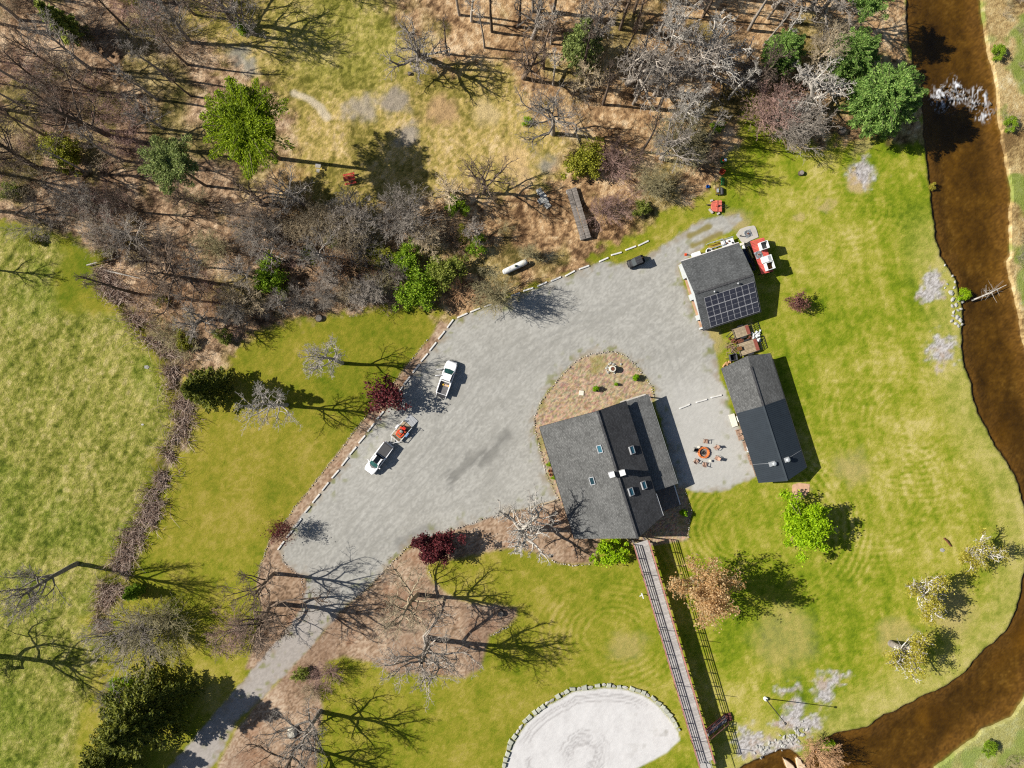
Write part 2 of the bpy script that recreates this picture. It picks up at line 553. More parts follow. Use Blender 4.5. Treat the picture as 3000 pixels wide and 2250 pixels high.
# grassy openings and the yellow-brown slope under the pines
moss = sstep(0.5, 0.68, fbm(gx, gy, 110, 3, 1)) * 0.62
forest = over(forest, pal(ff, [(0.1, C(88, 92, 34)), (0.5, C(138, 130, 60)), (0.9, C(180, 164, 96))]), moss)
tan_ = 1 - sstep(40, 170, np.hypot((gx - 960) * 0.7, gy - 560) + wob * 70)
forest = over(forest, pal(ff, [(0.1, C(140, 110, 60)), (0.5, C(188, 154, 94)), (0.9, C(212, 180, 120))]), tan_ * 0.9)
# clearing
cf = 0.5 + 0.15 * nz(n_fine2) + 0.12 * nz(n_mid) + 0.09 * nz(vnoise(gx, gy, 9, 5)) + 0.05 * nz(n_sm)
clear = pal(cf, [(0.1, C(120, 112, 48)), (0.35, C(158, 143, 74)), (0.55, C(184, 163, 94)), (0.75, C(204, 178, 114)), (0.95, C(222, 196, 144))])
greenc = 1 - sstep(100, 330, np.hypot(gx - 1010, (gy - 110) * 1.3))
clear = over(clear, pal(cf, [(0.1, C(96, 104, 28)), (0.5, C(142, 146, 54)), (0.9, C(180, 172, 90))]), greenc * 0.6)
for cx, cy, rr, col in ((1160, 300, 55, (160, 150, 138)), (1190, 390, 38, (168, 158, 146)), (1060, 320, 50, (176, 164, 146)), (720, 200, 46, (160, 156, 146)), (690, 150, 34, (156, 152, 140)), (1600, 480, 42, (150, 146, 134)), (1500, 470, 50, (216, 184, 130)), (1545, 525, 30, (206, 176, 128)), (1430, 330, 50, (214, 190, 138)), (1290, 330, 60, (192, 158, 116)), (500, 20, 40, (160, 152, 144))):
    d = np.hypot(gx - cx, (gy - cy) * 1.15) + wob * 60 + wob2 * 30
    clear = over(clear, C(*col) * (0.85 + 0.3 * n_fine2[..., None]), 0.85 * (1 - sstep(rr * 0.35, rr * 1.25, d)))
trk = ldist(gx, gy, [(862, 272), (905, 290), (935, 312), (958, 345)]) + wob * 10
clear = over(clear, C(212, 198, 172), 0.85 * (1 - sstep(6, 15, trk)))
# gravel
gf = 0.5 + 0.11 * nz(n_fine) + 0.035 * nz(n_mid) + 0.03 * nz(n_sm)
gravel = pal(gf, [(0.1, C(150, 148, 141)), (0.5, C(178, 176, 168)), (0.9, C(202, 200, 192))])
# wheel tracks sweeping round the bend
TR = [[(560, 2240), (760, 2000), (930, 1800), (1100, 1610), (1330, 1330), (1470, 1130), (1620, 990), (1780, 920), (1900, 860), (2040, 720)],
      [(1050, 1560), (1250, 1340), (1400, 1130), (1520, 1010), (1690, 930), (1850, 930), (1960, 1010), (2010, 1180)],
      [(900, 1760), (1080, 1520), (1240, 1320), (1330, 1180), (1400, 1080)], [(1440, 1130), (1480, 1200), (1490, 1300), (1450, 1400), (1300, 1500)]]
tw = np.zeros_like(gx)
for i, ln in enumerate(TR):
    d = ldist(gx, gy, ln) + wob * 8
    for o_ in ((-14, 10), (12, 34)) if i < 3 else ((0, 4),):
        for q in o_:
            tw += np.exp(-((d - abs(q)) / 2.2) ** 2) * (0.35 + 0.9 * vnoise(gx, gy, 60, i + 2)) * 0.5
gravel = over(gravel, C(140, 139, 134), np.clip(tw * 0.36, 0, 0.34))
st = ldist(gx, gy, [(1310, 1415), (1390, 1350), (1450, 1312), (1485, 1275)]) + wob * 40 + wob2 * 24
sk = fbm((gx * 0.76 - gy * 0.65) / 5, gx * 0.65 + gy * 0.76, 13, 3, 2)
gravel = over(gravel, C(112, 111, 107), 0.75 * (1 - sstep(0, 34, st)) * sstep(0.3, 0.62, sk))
gravel = over(gravel, C(158, 156, 148), 0.45 * sstep(0.5, 0.72, sk) * sstep(20, 80, D['lot']))
st2 = ldist(gx, gy, [(1170, 1590), (1260, 1545)]) + wob * 40
gravel = over(gravel, C(126, 125, 122), 0.5 * (1 - sstep(4, 26, st2)))
gravel = over(gravel, C(208, 206, 200), 0.5 * sstep(1890, 2010, gx) * sstep(1040, 1180, gy))
dr = sstep(1600, 1900, gy) * (gx < 1000)
gravel = over(gravel, C(176, 166, 158) * (0.9 + 0.2 * n_fine[..., None]), 0.7 * dr)
edge = 1 - sstep(0, 26, D['lot'] + wob2 * 30)
gravel = over(gravel, C(150, 132, 104), 0.55 * edge * sstep(0.35, 0.6, n_sm))
weed = sstep(0.66, 0.8, fbm(gx, gy, 18, 2, 7)) * (1 - sstep(10, 60, D['lot']))
gravel = over(gravel, C(128, 132, 66), 0.7 * weed)
gravel = over(gravel, C(140, 128, 60), 0.85 * (1 - sstep(4, 12, rut + wob * 14)))
weed2 = sstep(0.60, 0.75, fbm(gx, gy, 26, 2, 4)) * (1 - sstep(8, 30, np.abs(gx - (2104 + (gy - 1066) * 0.34))) ) * (gy > 1000) * (gy < 1450)
gravel = over(gravel, C(116, 132, 54), 0.8 * weed2)
# bark and leaf beds, pebbles, sand
bf = 0.5 + 0.2 * nz(n_fine) + 0.08 * nz(n_mid) + 0.07 * nz(n_sm)
bark = pal(bf, [(0.0, C(112, 90, 70)), (0.35, C(160, 132, 106)), (0.6, C(182, 154, 128)), (1.0, C(210, 188, 162))])
rust = sstep(0.6, 0.75, fbm(gx, gy, 50, 3, 5))
bark = over(bark, C(160, 112, 82), rust * 0.35)
bark = over(bark, C(136, 110, 92), 0.4 * sstep(0.5, 0.7, fbm(gx, gy, 120, 3, 2)))
r3 = np.random.default_rng(11).random((*gx.shape, 3)).astype(np.float32)
peb = C(190, 166, 136) * (0.55 + 0.75 * n_fine[..., None] + 0.30 * (r3 - 0.5))
peb = over(peb, C(150, 146, 70), 0.55 * sstep(0.56, 0.72, fbm(gx, gy, 60, 3, 3)))
sf = 0.5 + 0.05 * nz(n_fine) + 0.05 * nz(n_sm)
sand = pal(sf, [(0.2, C(204, 201, 199)), (0.5, C(222, 220, 218)), (0.8, C(232, 230, 228))])
rings = np.zeros_like(gx)
for cx, cy, radii in ((1712, 2208, (30, 36, 44, 52, 60, 72)), (1570, 2232, (18, 26))):
    r = np.hypot(gx - cx, (gy - cy) * 1.05) + (n_sm - 0.5) * 16 + wob * 22
    for q in radii:
        rings += np.exp(-((r - q) / 2.2) ** 2) * sstep(0.3, 0.75, vnoise(gx, gy, 40, 1)) * 0.8
inner = D['sand'] + (n_sm - 0.5) * 6
for q in (16, 24, 36):
    rings += 0.8 * np.exp(-((inner - q) / 2.2) ** 2) * sstep(0.35, 0.6, vnoise(gx, gy, 90, 3))
sand = over(sand, C(170, 166, 164), np.clip(rings * 0.85, 0, 0.85))
sand = over(sand, C(150, 144, 132), 0.6 * sstep(0.62, 0.8, fbm(gx, gy, 30, 4, 2)) * sstep(1800, 1960, gx))
# stones by the river, ditch weeds, river bed, far bank
pat = pal(0.5 + 0.24 * nz(n_fine), [(0, C(140, 134, 128)), (0.5, C(196, 190, 188)), (1, C(228, 224, 224))])
pat = over(pat, C(190, 158, 130), 0.5 * sstep(0.5, 0.7, n_sm))
dt = pal(0.5 + 0.25 * nz(n_fine2), [(0, C(90, 72, 52)), (0.5, C(160, 138, 112)), (1, C(212, 192, 168))])
shal = 1 - sstep(6, 60, D['river'] + wob * 50)
bed = pal(0.5 + 0.07 * nz(n_mid) + 0.05 * nz(n_sm) + 0.08 * nz(n_fine2), [(0.1, C(82, 64, 26)), (0.4, C(110, 86, 34)), (0.65, C(136, 108, 44)), (0.95, C(186, 156, 84))])
flow = fbm(gx / 1.0 + gy * 0.15, gy / 6 - gx * 0.1, 16, 3, 2)
bed = bed * (0.86 + 0.30 * flow[..., None])
gold = sstep(0.5, 0.75, fbm(gx * 1.0, gy * 0.4, 110, 3, 5))
bed = over(bed, C(176, 134, 34), gold * 0.55)
bed = over(bed, C(48, 38, 24), 0.35 * sstep(0.48, 0.7, fbm(gx * 1.0, gy * 0.5, 90, 3, 1)) * (1 - 0.6 * shal))
bed = over(bed, C(160, 128, 74) * (0.6 + 0.8 * n_fine[..., None]), 0.55 * shal)
far = pal(0.5 + 0.14 * nz(n_fine2) + 0.14 * nz(n_mid) + 0.06 * nz(n_sm), [(0.1, C(130, 104, 66)), (0.4, C(186, 158, 106)), (0.7, C(214, 190, 136)), (0.95, C(228, 212, 170))])
far = over(far, C(118, 148, 52), 0.75 * sstep(0.58, 0.72, fbm(gx, gy, 70, 3, 2)))
far = over(far, C(150, 164, 82), 0.6 * sstep(1900, 2100, gy))

col = lawn.copy()
col = over(col, forest, sstep(-14, 14, D['forest']))
col = over(col, clear, sstep(-40, 30, D['clear']) * sstep(-40, 10, D['forest'] + 40))
col = over(col, meadow, sstep(-24, 24, D['meadow']))
col = over(col, dt, sstep(-16, 26, D['ditch']) * (0.3 + 0.6 * sstep(0.3, 0.62, vnoise(gx, gy, 20, 5))))
col = over(col, pat, sstep(-20, 10, D['patch'] + wob2 * 26) * 0.95)
col = over(col, bark, np.maximum(sstep(-5, 5, D['strip']), sstep(-8, 8, D['sebed'])))
col = over(col, peb, np.maximum(sstep(-4, 4, D['island']), sstep(-4, 4, D['eastbed'])))
col = over(col, gravel, sstep(-4, 5, D['lot']))
col = over(col, sand, sstep(-3, 4, D['sand']))
col = over(col, far, sstep(-26, -10, D['far']) * (D['river'] < 40))
mud = C(92, 74, 52) * (0.7 + 0.6 * n_fine[..., None])
col = over(col, mud, sstep(-3, 2, D['river']) * (1 - 0.75 * sstep(-6, 4, D['far'] + 8)))
col = over(col, bed, sstep(3, 9, D['river']))

# heights
z = np.zeros_like(gx)
z += 0.15 * (vnoise(gx, gy, 13, 1) - 0.5) * sstep(0, 40, D['meadow'])
z += 0.35 * (n_mid - 0.5) * sstep(0, 60, D['meadow'])
fm = sstep(0, 60, D['forest'])
z += (0.16 * (vnoise(gx, gy, 11, 4) - 0.5) + 0.30 * (n_mid - 0.5)) * fm
z += 0.03 * (vnoise(gx, gy, 10, 2) - 0.5) * (1 - sstep(-10, 10, D['lot'])) * (1 - fm)
z -= 0.5 * np.exp(-(dd / 22) ** 2) * sstep(-10, 40, gy - 800)
cdist = ldist(gx, gy, CREEK) + wob * 20
z -= 1.3 * np.exp(-(cdist / 34) ** 2)
z += 0.05 * (vnoise(gx, gy, 6, 3) - 0.5) * sstep(0, 6, np.maximum(D['strip'], D['sebed']))
z += np.clip(rings, 0, 1.2) * -0.03 * sstep(0, 6, D['sand'])
steep = sstep(-4, 7, D['river'])
z -= 0.5 * steep + 0.55 * sstep(4, 60, D['river']) + 0.12 * (n_sm - 0.5) * steep
fade = sstep(0, 60, np.minimum(np.minimum(gx - GX[0], GX[-1] - gx), np.minimum(gy - GY[0], GY[-1] - gy)))
z *= 0.02 + 0.98 * fade
WATER_Z = -0.32


def ground_z(px, py):
    i = int(np.clip(round((py - GY[0]) / 5), 0, NY - 1))
    j = int(np.clip(round((px - GX[0]) / 5), 0, NX - 1))
    return float(z[i, j])


def river_d(px, py):
    i = int(np.clip(round((py - GY[0]) / 5), 0, NY - 1))
    j = int(np.clip(round((px - GX[0]) / 5), 0, NX - 1))
    return float(D['river'][i, j])


def ground_mat(name, fine_scale, fine_amp, bstr, bdist, rough=0.95):
    m, nt, b = mat_base(name)
    at = N(nt, 'ShaderNodeAttribute', attribute_name='tone')
    f = noise(nt, fine_scale, 4, rough=0.75)
    v = ramp(nt, f, [(0.28, (1 - fine_amp,) * 3), (0.72, (1 + fine_amp,) * 3)])
    nt.links.new(mix_rgb(nt, at.outputs['Color'], v, 1.0, 'MULTIPLY'), b.inputs['Base Color'])
    b.inputs['Roughness'].default_value = rough
    b.inputs['Specular IOR Level'].default_value = 0.1
    bump(nt, b, f, bstr, bdist)
    return m


MG = dict(lawn=ground_mat('lawn grass', 6.5, 0.40, 0.7, 0.10), meadow=ground_mat('rough meadow grass', 5.0, 0.55, 0.9, 0.22),
          forest_floor=ground_mat('leaf litter', 4.2, 0.42, 0.9, 0.22), clearing=ground_mat('dry clearing grass', 4.5, 0.34, 0.8, 0.14),
          gravel_lot=ground_mat('grey gravel', 9.0, 0.13, 0.25, 0.04), bark_bed=ground_mat('bark and leaves', 9.0, 0.30, 0.7, 0.07),
          pebble_bed=ground_mat('coloured pebbles', 6.0, 0.42, 0.8, 0.10), sand_court=ground_mat('white sand', 5.0, 0.07, 0.4, 0.06),
          stone_patch=ground_mat('pale river stones', 6.0, 0.34, 0.9, 0.12), weed_ditch=ground_mat('dead weed ditch', 4.0, 0.45, 1.0, 0.25),
          river_bank=ground_mat('pale scrub bank', 4.0, 0.36, 0.9, 0.2), river_bed=ground_mat('river bed', 1.6, 0.16, 0.5, 0.10))
hard = np.zeros(gx.shape, np.int32)
names = ['lawn', 'forest_floor', 'clearing', 'meadow', 'weed_ditch', 'stone_patch', 'bark_bed', 'pebble_bed', 'gravel_lot', 'sand_court', 'river_bank', 'river_bed']
hard[D['forest'] > 0] = 1
hard[(D['clear'] > 0) & (D['forest'] > -30)] = 2
hard[D['meadow'] > 0] = 3
hard[D['ditch'] > 0] = 4
hard[D['patch'] > 0] = 5
hard[(D['strip'] > 0) | (D['sebed'] > 0)] = 6
hard[(D['island'] > 0) | (D['eastbed'] > 0)] = 7
hard[D['lot'] > 0] = 8
hard[D['sand'] > 0] = 9
hard[D['far'] > 0] = 10
hard[D['river'] > 0] = 11
cell = hard[:-1, :-1]
idx = np.arange(NX * NY).reshape(NY, NX)
quads = np.stack([idx[1:, :-1], idx[1:, 1:], idx[:-1, 1:], idx[:-1, :-1]], -1)
allv = np.stack([(gx - 1500) * S, (1125 - gy) * S, z], -1).reshape(-1, 3).astype(np.float32)
allc = np.concatenate([np.clip(col, 0.004, 0.8), np.ones((*gx.shape, 1), np.float32)], -1).reshape(-1, 4).astype(np.float32)


def np_mesh(name, v, f, c=None, smooth=True):
    me = bpy.data.meshes.new(name)
    k = f.shape[1]
    me.vertices.add(len(v))
    me.vertices.foreach_set('co', np.ascontiguousarray(v, np.float32).ravel())
    me.loops.add(f.size)
    me.loops.foreach_set('vertex_index', np.ascontiguousarray(f, np.int32).ravel())
    me.polygons.add(len(f))
    me.polygons.foreach_set('loop_start', np.arange(0, f.size, k, dtype=np.int32))
    me.polygons.foreach_set('use_smooth', np.full(len(f), smooth))
    if c is not None:
        a = me.color_attributes.new('tone', 'FLOAT_COLOR', 'POINT')
        a.data.foreach_set('color', np.ascontiguousarray(c, np.float32).ravel())
    me.update(calc_edges=True)
    return me


def link(name, me, mat=None, parent=None, kind=None):
    if mat is not None:
        me.materials.append(mat)
    o = bpy.data.objects.new(name, me)
    COL.objects.link(o)
    if parent is not None:
        o.parent = parent
    if kind:
        o['kind'] = kind
    return o


for i, nm in enumerate(names):
    q = quads[cell == i]
    if not len(q):
        continue
    used, inv = np.unique(q.ravel(), return_inverse=True)
    link(nm, np_mesh(nm, allv[used], inv.reshape(-1, 4), allc[used]), MG[nm], kind='structure')

# land beyond the picture: a ring of grass and woods out to the horizon
x0, x1, y0, y1 = (GX[0] - 1500) * S, (GX[-1] - 1500) * S, (1125 - GY[-1]) * S, (1125 - GY[0]) * S
R = 3000
mo, nt, b = mat_base('woods and fields beyond')
c = ramp(nt, noise(nt, 0.03, 6), [(0.35, A(120, 92, 66)), (0.5, A(140, 120, 70)), (0.62, A(132, 140, 56))])
nt.links.new(c, b.inputs['Base Color'])
b.inputs['Roughness'].default_value = 0.95
g = MB()
o4 = [(-R, -R, 0), (R, -R, 0), (R, R, 0), (-R, R, 0)]
i4 = [(x0, y0, 0), (x1, y0, 0), (x1, y1, 0), (x0, y1, 0)]
g.add(o4 + i4, [(0, 1, 5, 4), (1, 2, 6, 5), (2, 3, 7, 6), (3, 0, 4, 7)])
g.build('ground', mo)['kind'] = 'structure'

# water: clear brown stream over its bed, white where it breaks at the rapids
wx = np.arange(2100, 3160, 3, dtype=np.float32)
wy = np.arange(-120, 2375, 3, dtype=np.float32)
wgx, wgy = np.meshgrid(wx, wy)
wd = sdist(wgx, wgy, RIVER)
keep = wd > -14
RAP = [(2745, 238), (2790, 244), (2850, 252), (2905, 300), (2926, 330), (2900, 346), (2860, 330), (2800, 300), (2760, 320), (2735, 290)]
rd = sdist(wgx, wgy, RAP) + (vnoise(wgx, wgy, 40, 2) - 0.5) * 50
wu = wgx + 18 * vnoise(wgx, wgy, 36, 6)
wv_ = wgy * 0.5 + wgx * 0.28
ridge = 1 - np.abs(2 * vnoise(wu, wv_, 11, 4) - 1)
ridge2 = 1 - np.abs(2 * vnoise(wu, wv_, 6, 2) - 1)
foam = sstep(0.62, 1.02, ridge * 0.62 + 0.38 * ridge2) * sstep(-16, 18, rd) * sstep(0.3, 0.6, vnoise(wgx, wgy, 24, 7))
foam = np.clip(0.75 * foam + 0.3 * sstep(0.75, 1.0, ridge2) * sstep(-24, 10, rd), 0, 1)
wz = WATER_Z + 0.08 * foam + 0.02 * (fbm(wgx, wgy, 26, 3, 2) - 0.5)
wcol = np.stack([foam] * 3 + [np.ones_like(foam)], -1)
wv = np.stack([(wgx - 1500) * S, (1125 - wgy) * S, wz], -1).reshape(-1, 3)
wi = np.arange(wgx.size).reshape(wgx.shape)
wq = np.stack([wi[1:, :-1], wi[1:, 1:], wi[:-1, 1:], wi[:-1, :-1]], -1)
kq = keep[:-1, :-1] & keep[1:, 1:] & keep[1:, :-1] & keep[:-1, 1:]
wq = wq[kq]
used, inv = np.unique(wq.ravel(), return_inverse=True)
mw, nt, b = mat_base('stream water')
out = nt.nodes.get('Material Output')
tr = N(nt, 'ShaderNodeBsdfTransparent')
tr.inputs[0].default_value = (0.68, 0.60, 0.46, 1)
gl = N(nt, 'ShaderNodeBsdfGlossy')
gl.inputs['Roughness'].default_value = 0.06
gl.inputs['Color'].default_value = (0.9, 0.95, 1, 1)
fr = N(nt, 'ShaderNodeFresnel')
fr.inputs[0].default_value = 1.33
bn = N(nt, 'ShaderNodeBump')
bn.inputs['Strength'].default_value = 0.6
bn.inputs['Distance'].default_value = 0.08
nt.links.new(noise(nt, 1.6, 6), bn.inputs['Height'])
nt.links.new(bn.outputs[0], fr.inputs['Normal'])
nt.links.new(bn.outputs[0], gl.inputs['Normal'])
mx = N(nt, 'ShaderNodeMixShader')
gm = N(nt, 'ShaderNodeNewGeometry')
sb = N(nt, 'ShaderNodeMath', operation='SUBTRACT', use_clamp=True)   # light leaving the water is not totally reflected: it enters at a steeper angle
nt.links.new(fr.outputs[0], sb.inputs[0])
nt.links.new(gm.outputs['Backfacing'], sb.inputs[1])
nt.links.new(sb.outputs[0], mx.inputs[0])
nt.links.new(tr.outputs[0], mx.inputs[1])
nt.links.new(gl.outputs[0], mx.inputs[2])
b.inputs['Base Color'].default_value = (0.75, 0.77, 0.8, 1)
b.inputs['Roughness'].default_value = 0.5
at = N(nt, 'ShaderNodeAttribute', attribute_name='tone')
m2 = N(nt, 'ShaderNodeMixShader')
nt.links.new(at.outputs['Fac'], m2.inputs[0])
nt.links.new(mx.outputs[0], m2.inputs[1])
nt.links.new(b.outputs[0], m2.inputs[2])
nt.links.new(m2.outputs[0], out.inputs['Surface'])
link('river', np_mesh('river', wv[used], inv.reshape(-1, 4), wcol.reshape(-1, 4)[used]), mw, kind='structure')
# ------------------------------------------------------------------ buildings
def shingle_mat(name, col, rows=0.16, along='Y', contrast=0.26):
    """Asphalt shingles: courses across the slope, every tab its own tone, lower edges in relief."""
    m, nt, b = mat_base(name)
    tc = N(nt, 'ShaderNodeTexCoord').outputs['Object']
    br = N(nt, 'ShaderNodeTexBrick')
    mp = N(nt, 'ShaderNodeMapping')
    if along == 'Y':
        mp.inputs['Rotation'].default_value = (0, 0, math.radians(90))
    nt.links.new(tc, mp.inputs['Vector'])
    nt.links.new(mp.outputs[0], br.inputs['Vector'])
    br.inputs['Color1'].default_value = (1 - contrast,) * 3 + (1,)
    br.inputs['Color2'].default_value = (1 + contrast,) * 3 + (1,)
    br.inputs['Mortar'].default_value = (0.45, 0.45, 0.45, 1)
    br.inputs['Scale'].default_value = 1.0
    br.inputs['Mortar Size'].default_value = 0.018
    br.inputs['Brick Width'].default_value = 0.3
    br.inputs['Row Height'].default_value = rows
    f = noise(nt, 0.45, 5)
    stain = ramp(nt, f, [(0.25, tuple(c * 0.74 for c in col)), (0.75, tuple(c * 1.24 for c in col))])
    g = ramp(nt, noise(nt, 7, 3, rough=0.8), [(0.25, (0.76,) * 3), (0.75, (1.24,) * 3)])
    c = mix_rgb(nt, stain, br.outputs['Color'], 1.0, 'MULTIPLY')
    c = mix_rgb(nt, c, g, 1.0, 'MULTIPLY')
    nt.links.new(c, b.inputs['Base Color'])
    b.inputs['Roughness'].default_value = 0.95
    b.inputs['Specular IOR Level'].default_value = 0.12
    bump(nt, b, br.outputs['Fac'], -0.3, 0.02)
    return m


M_SHIN = shingle_mat('grey shingles', (0.116, 0.117, 0.113))
M_SHIN_D = shingle_mat('shade-darkened slope and ridge shingles', (0.070, 0.070, 0.072))  # lodge east slope's shade is put into this tone; ridge strips share it
M_SHIN_P = shingle_mat('light-raised porch shingles', (0.142, 0.143, 0.138))  # same grey shingles, the flatter slope's stronger light put into the colour
M_SHIN_G = shingle_mat('grey garage shingles', (0.092, 0.096, 0.097), along='X')
M_METAL_ROOF = plain('blue black metal roof', (0.022, 0.029, 0.036), 0.42, 0.10, 1.0, spec=0.4)
M_SIDING = plain('brown wood siding', (0.16, 0.105, 0.07), 0.8, 0.25, 2.0)
M_WHITE = plain('white painted boards', (0.62, 0.63, 0.62), 0.6, 0.06, 1.5)
M_CREAM = plain('cream painted wood', (0.58, 0.55, 0.46), 0.6, 0.08, 2.0)
M_TRIM = plain('pale trim', (0.55, 0.52, 0.5), 0.5, 0.08, 2.0)
M_DARKTRIM = plain('dark trim', (0.03, 0.03, 0.032), 0.5, 0.15, 2.0)
M_GLASS = glossy('window glass', (0.012, 0.035, 0.045), 0.06, 0.6)
M_GLASS_T = glossy('teal skylight glass', (0.03, 0.11, 0.15), 0.1, 0.6)
M_FRAME = plain('grey metal frame', (0.36, 0.37, 0.38), 0.4, 0.08, 3.0, metal=0.3)
M_CONC = plain('pale concrete', A(200, 194, 184), 0.9, 0.14, 0.9, bmp=0.2)
M_CONC_P = plain('rusty stained concrete floor', A(214, 172, 140), 0.9, 0.22, 1.2, bmp=0.2)
M_CONC_W = plain('weathered white concrete', A(226, 224, 218), 0.85, 0.12, 3.0, bmp=0.2, vary=0.08)
M_STONE = plain('grey field stone', A(186, 184, 176), 0.9, 0.28, 2.4, bmp=0.4, vary=0.22)
M_STONE_G = plain('lichen green boulder', A(190, 192, 176), 0.9, 0.25, 1.6, bmp=0.4, vary=0.18)
M_WOOD = plain('weathered grey wood', A(186, 182, 176), 0.9, 0.22, 2.2, bmp=0.3, vary=0.2)
M_WOOD_D = plain('dark weathered wood', A(140, 132, 124), 0.9, 0.28, 2.2, bmp=0.3, vary=0.3)
M_WOOD_T = plain('tan deck wood', A(178, 160, 132), 0.9, 0.22, 2.0, bmp=0.3, vary=0.16)
M_RED = plain('faded red paint', A(218, 98, 88), 0.7, 0.16, 1.6, vary=0.1)
M_PINK = plain('faded red railing paint', A(186, 128, 118), 0.8, 0.25, 2.0, vary=0.15)
M_BLACK = plain('black plastic', (0.012, 0.012, 0.013), 0.5, 0.2, 3.0)
M_STEEL = plain('galvanised steel', (0.42, 0.44, 0.45), 0.45, 0.12, 4.0, metal=0.4)
M_RUST = plain('rusty steel', (0.13, 0.05, 0.028), 0.9, 0.35, 5.0)
M_ORANGE = glossy('orange paint', A(238, 84, 28), 0.4)
M_TAN = plain('tan wicker and sling', A(176, 146, 124), 0.8, 0.2, 6.0, vary=0.06)


def strip_between(mb, p, q, w, h, lift=0.0):
    """Bar of rectangular section from p to q."""
    p, q = Vector(p), Vector(q)
    d = q - p
    L = d.length
    x = d.normalized()
    y = Vector((0, 0, 1)).cross(x)
    y = y.normalized() if y.length > 1e-4 else Vector((0, 1, 0))
    zz = x.cross(y)
    M = Matrix((x, y, zz)).transposed()
    c = (p + q) / 2 + zz * lift
    mb.box(c, (L, w, h), M=M)
    return mb


def skylight(parent, x, y, slope_z, pitch_x, sx=0.72, sy=1.15, rise=0.16, glass=M_GLASS_T):
    """Roof window on a slope falling along x; pitch_x is dz/dx."""
    ang = -math.atan(pitch_x)
    R_ = Matrix.Rotation(ang, 3, 'Y')
    f = MB()
    c = Vector((x, y, slope_z))
    t = 0.09
    for dx, dy, w, l in ((-sx / 2, 0, t, sy + t), (sx / 2, 0, t, sy + t), (0, -sy / 2, sx - t, t), (0, sy / 2, sx - t, t)):
        f.box(c + R_ @ Vector((dx, dy, rise / 2)), (w, l, rise + 0.1), M=R_)
    fr = f.build('skylight', M_FRAME, parent)
    p = MB().box(c + R_ @ Vector((0, 0, rise - 0.03)), (sx - t, sy - t, 0.04), M=R_)
    p.build('pane', glass, fr)
    return fr


def window(parent, c, rz, w, h, mat=M_TRIM):
    """Wall window facing local +x at angle rz."""
    e = MB()
    ca, sa = math.cos(rz), math.sin(rz)

    def q(dx, dy, dz):
        return (c[0] + dx * ca - dy * sa, c[1] + dx * sa + dy * ca, c[2] + dz)
    for dy, dz, ww, hh in ((0, h / 2, w + .16, .1), (0, -h / 2, w + .16, .1), (-w / 2 - .03, 0, .1, h - .1), (w / 2 + .03, 0, .1, h - .1)):
        e.box(q(.05, dy, dz), (.09, ww, hh), rz)
    fr = e.build('window', mat, parent)
    MB().box(q(.03, 0, 0), (.04, w - .04, h - .1), rz).build('pane', M_GLASS, fr)
    return fr


def door(parent, c, rz, w=0.95, h=2.05, mat=M_WHITE):
    ca, sa = math.cos(rz), math.sin(rz)
    d = MB().box((c[0] + .03 * ca, c[1] + .03 * sa, c[2] + h / 2), (.08, w, h), rz).build('door', mat, parent)
    MB().box((c[0] + .1 * ca - w * .38 * sa, c[1] + .1 * sa + w * .38 * ca, c[2] + 1.0), (.06, .06, .12), rz).build('handle', M_FRAME, d)


# --- the lodge
RZ_L = -math.radians(-17.2)
lodge = thing('lodge', 'large lodge with grey gabled shingle roof, skylights and two white chimneys', 'house', (16.8, -14.56, 0), math.radians(17.2))
wl = MB()
wl.prism([(-9.0, -7.2), (0, -8.6), (4.3, -7.4), (4.3, 10.5), (-9.0, 10.5)], -0.3, 2.6)
wl.add([(-9, 10.5, 2.6), (4.3, 10.5, 2.6), (4.3, 10.5, 4.3), (-0.4, 10.5, 6.45), (-9, -7.2, 2.6), (0, -8.6, 2.6), (4.3, -7.4, 2.6), (4.3, -7.4, 4.3), (-0.25, -8.6, 6.4)],
       [(0, 1, 2, 3), (4, 8, 5), (5, 8, 7, 6), (1, 6, 7, 2)])
wl.build('wall', M_SIDING, lodge)
for yy in (-5.5, -2.0, 2.5, 6.5):
    window(lodge, (-9.0, yy, 1.45), math.pi, 1.3, 1.1)
door(lodge, (-9.0, 0.3, 0), math.pi)
for xx in (-6.5, -3.5, 1.8):
    window(lodge, (xx, 10.5, 1.5), math.pi / 2, 1.4, 1.2)
for yy in (-6.0, -2.2, 1.0, 5.0, 8.6):
    window(lodge, (4.3, yy, 1.45), 0, 1.3, 1.2)
door(lodge, (4.3, 2.9, 0), 0)


def roof_slab(pts, name, mat, parent, t=0.2):
    return MB().slab(pts, t).build(name, mat, parent)


rw = roof_slab([(-9.55, 11.0, 2.8), (-9.55, -7.75, 2.8), (-.25, -9.62, 6.9), (-.4, 10.97, 6.9)], 'roof', M_SHIN, lodge)
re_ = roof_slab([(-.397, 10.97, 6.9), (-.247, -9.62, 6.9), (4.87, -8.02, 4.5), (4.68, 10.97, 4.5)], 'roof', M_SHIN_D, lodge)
rl = roof_slab([(4.32, 10.86, 3.42), (4.34, -4.22, 3.42), (8.88, -4.26, 2.55), (8.68, 10.86, 2.55)], 'porch_roof', M_SHIN_P, lodge, 0.16)
cap = MB()
strip_between(cap, (-.4, 11.0, 6.93), (-.25, -9.65, 6.93), 0.34, 0.07)
cap.build('ridge_cap', M_SHIN_D, lodge)
gut = MB()
strip_between(gut, (8.78, 10.9, 2.46), (8.98, -4.3, 2.46), 0.05, 0.10)
gut.build('gutter', M_FRAME, lodge)
gut = MB()
strip_between(gut, (-9.60, 11.0, 2.66), (-9.60, -7.8, 2.66), 0.09, 0.10)
gut.build('gutter', M_DARKTRIM, lodge)
gut = MB()
strip_between(gut, (4.87, -4.4, 4.38), (4.93, -8.0, 4.38), 0.12, 0.12)
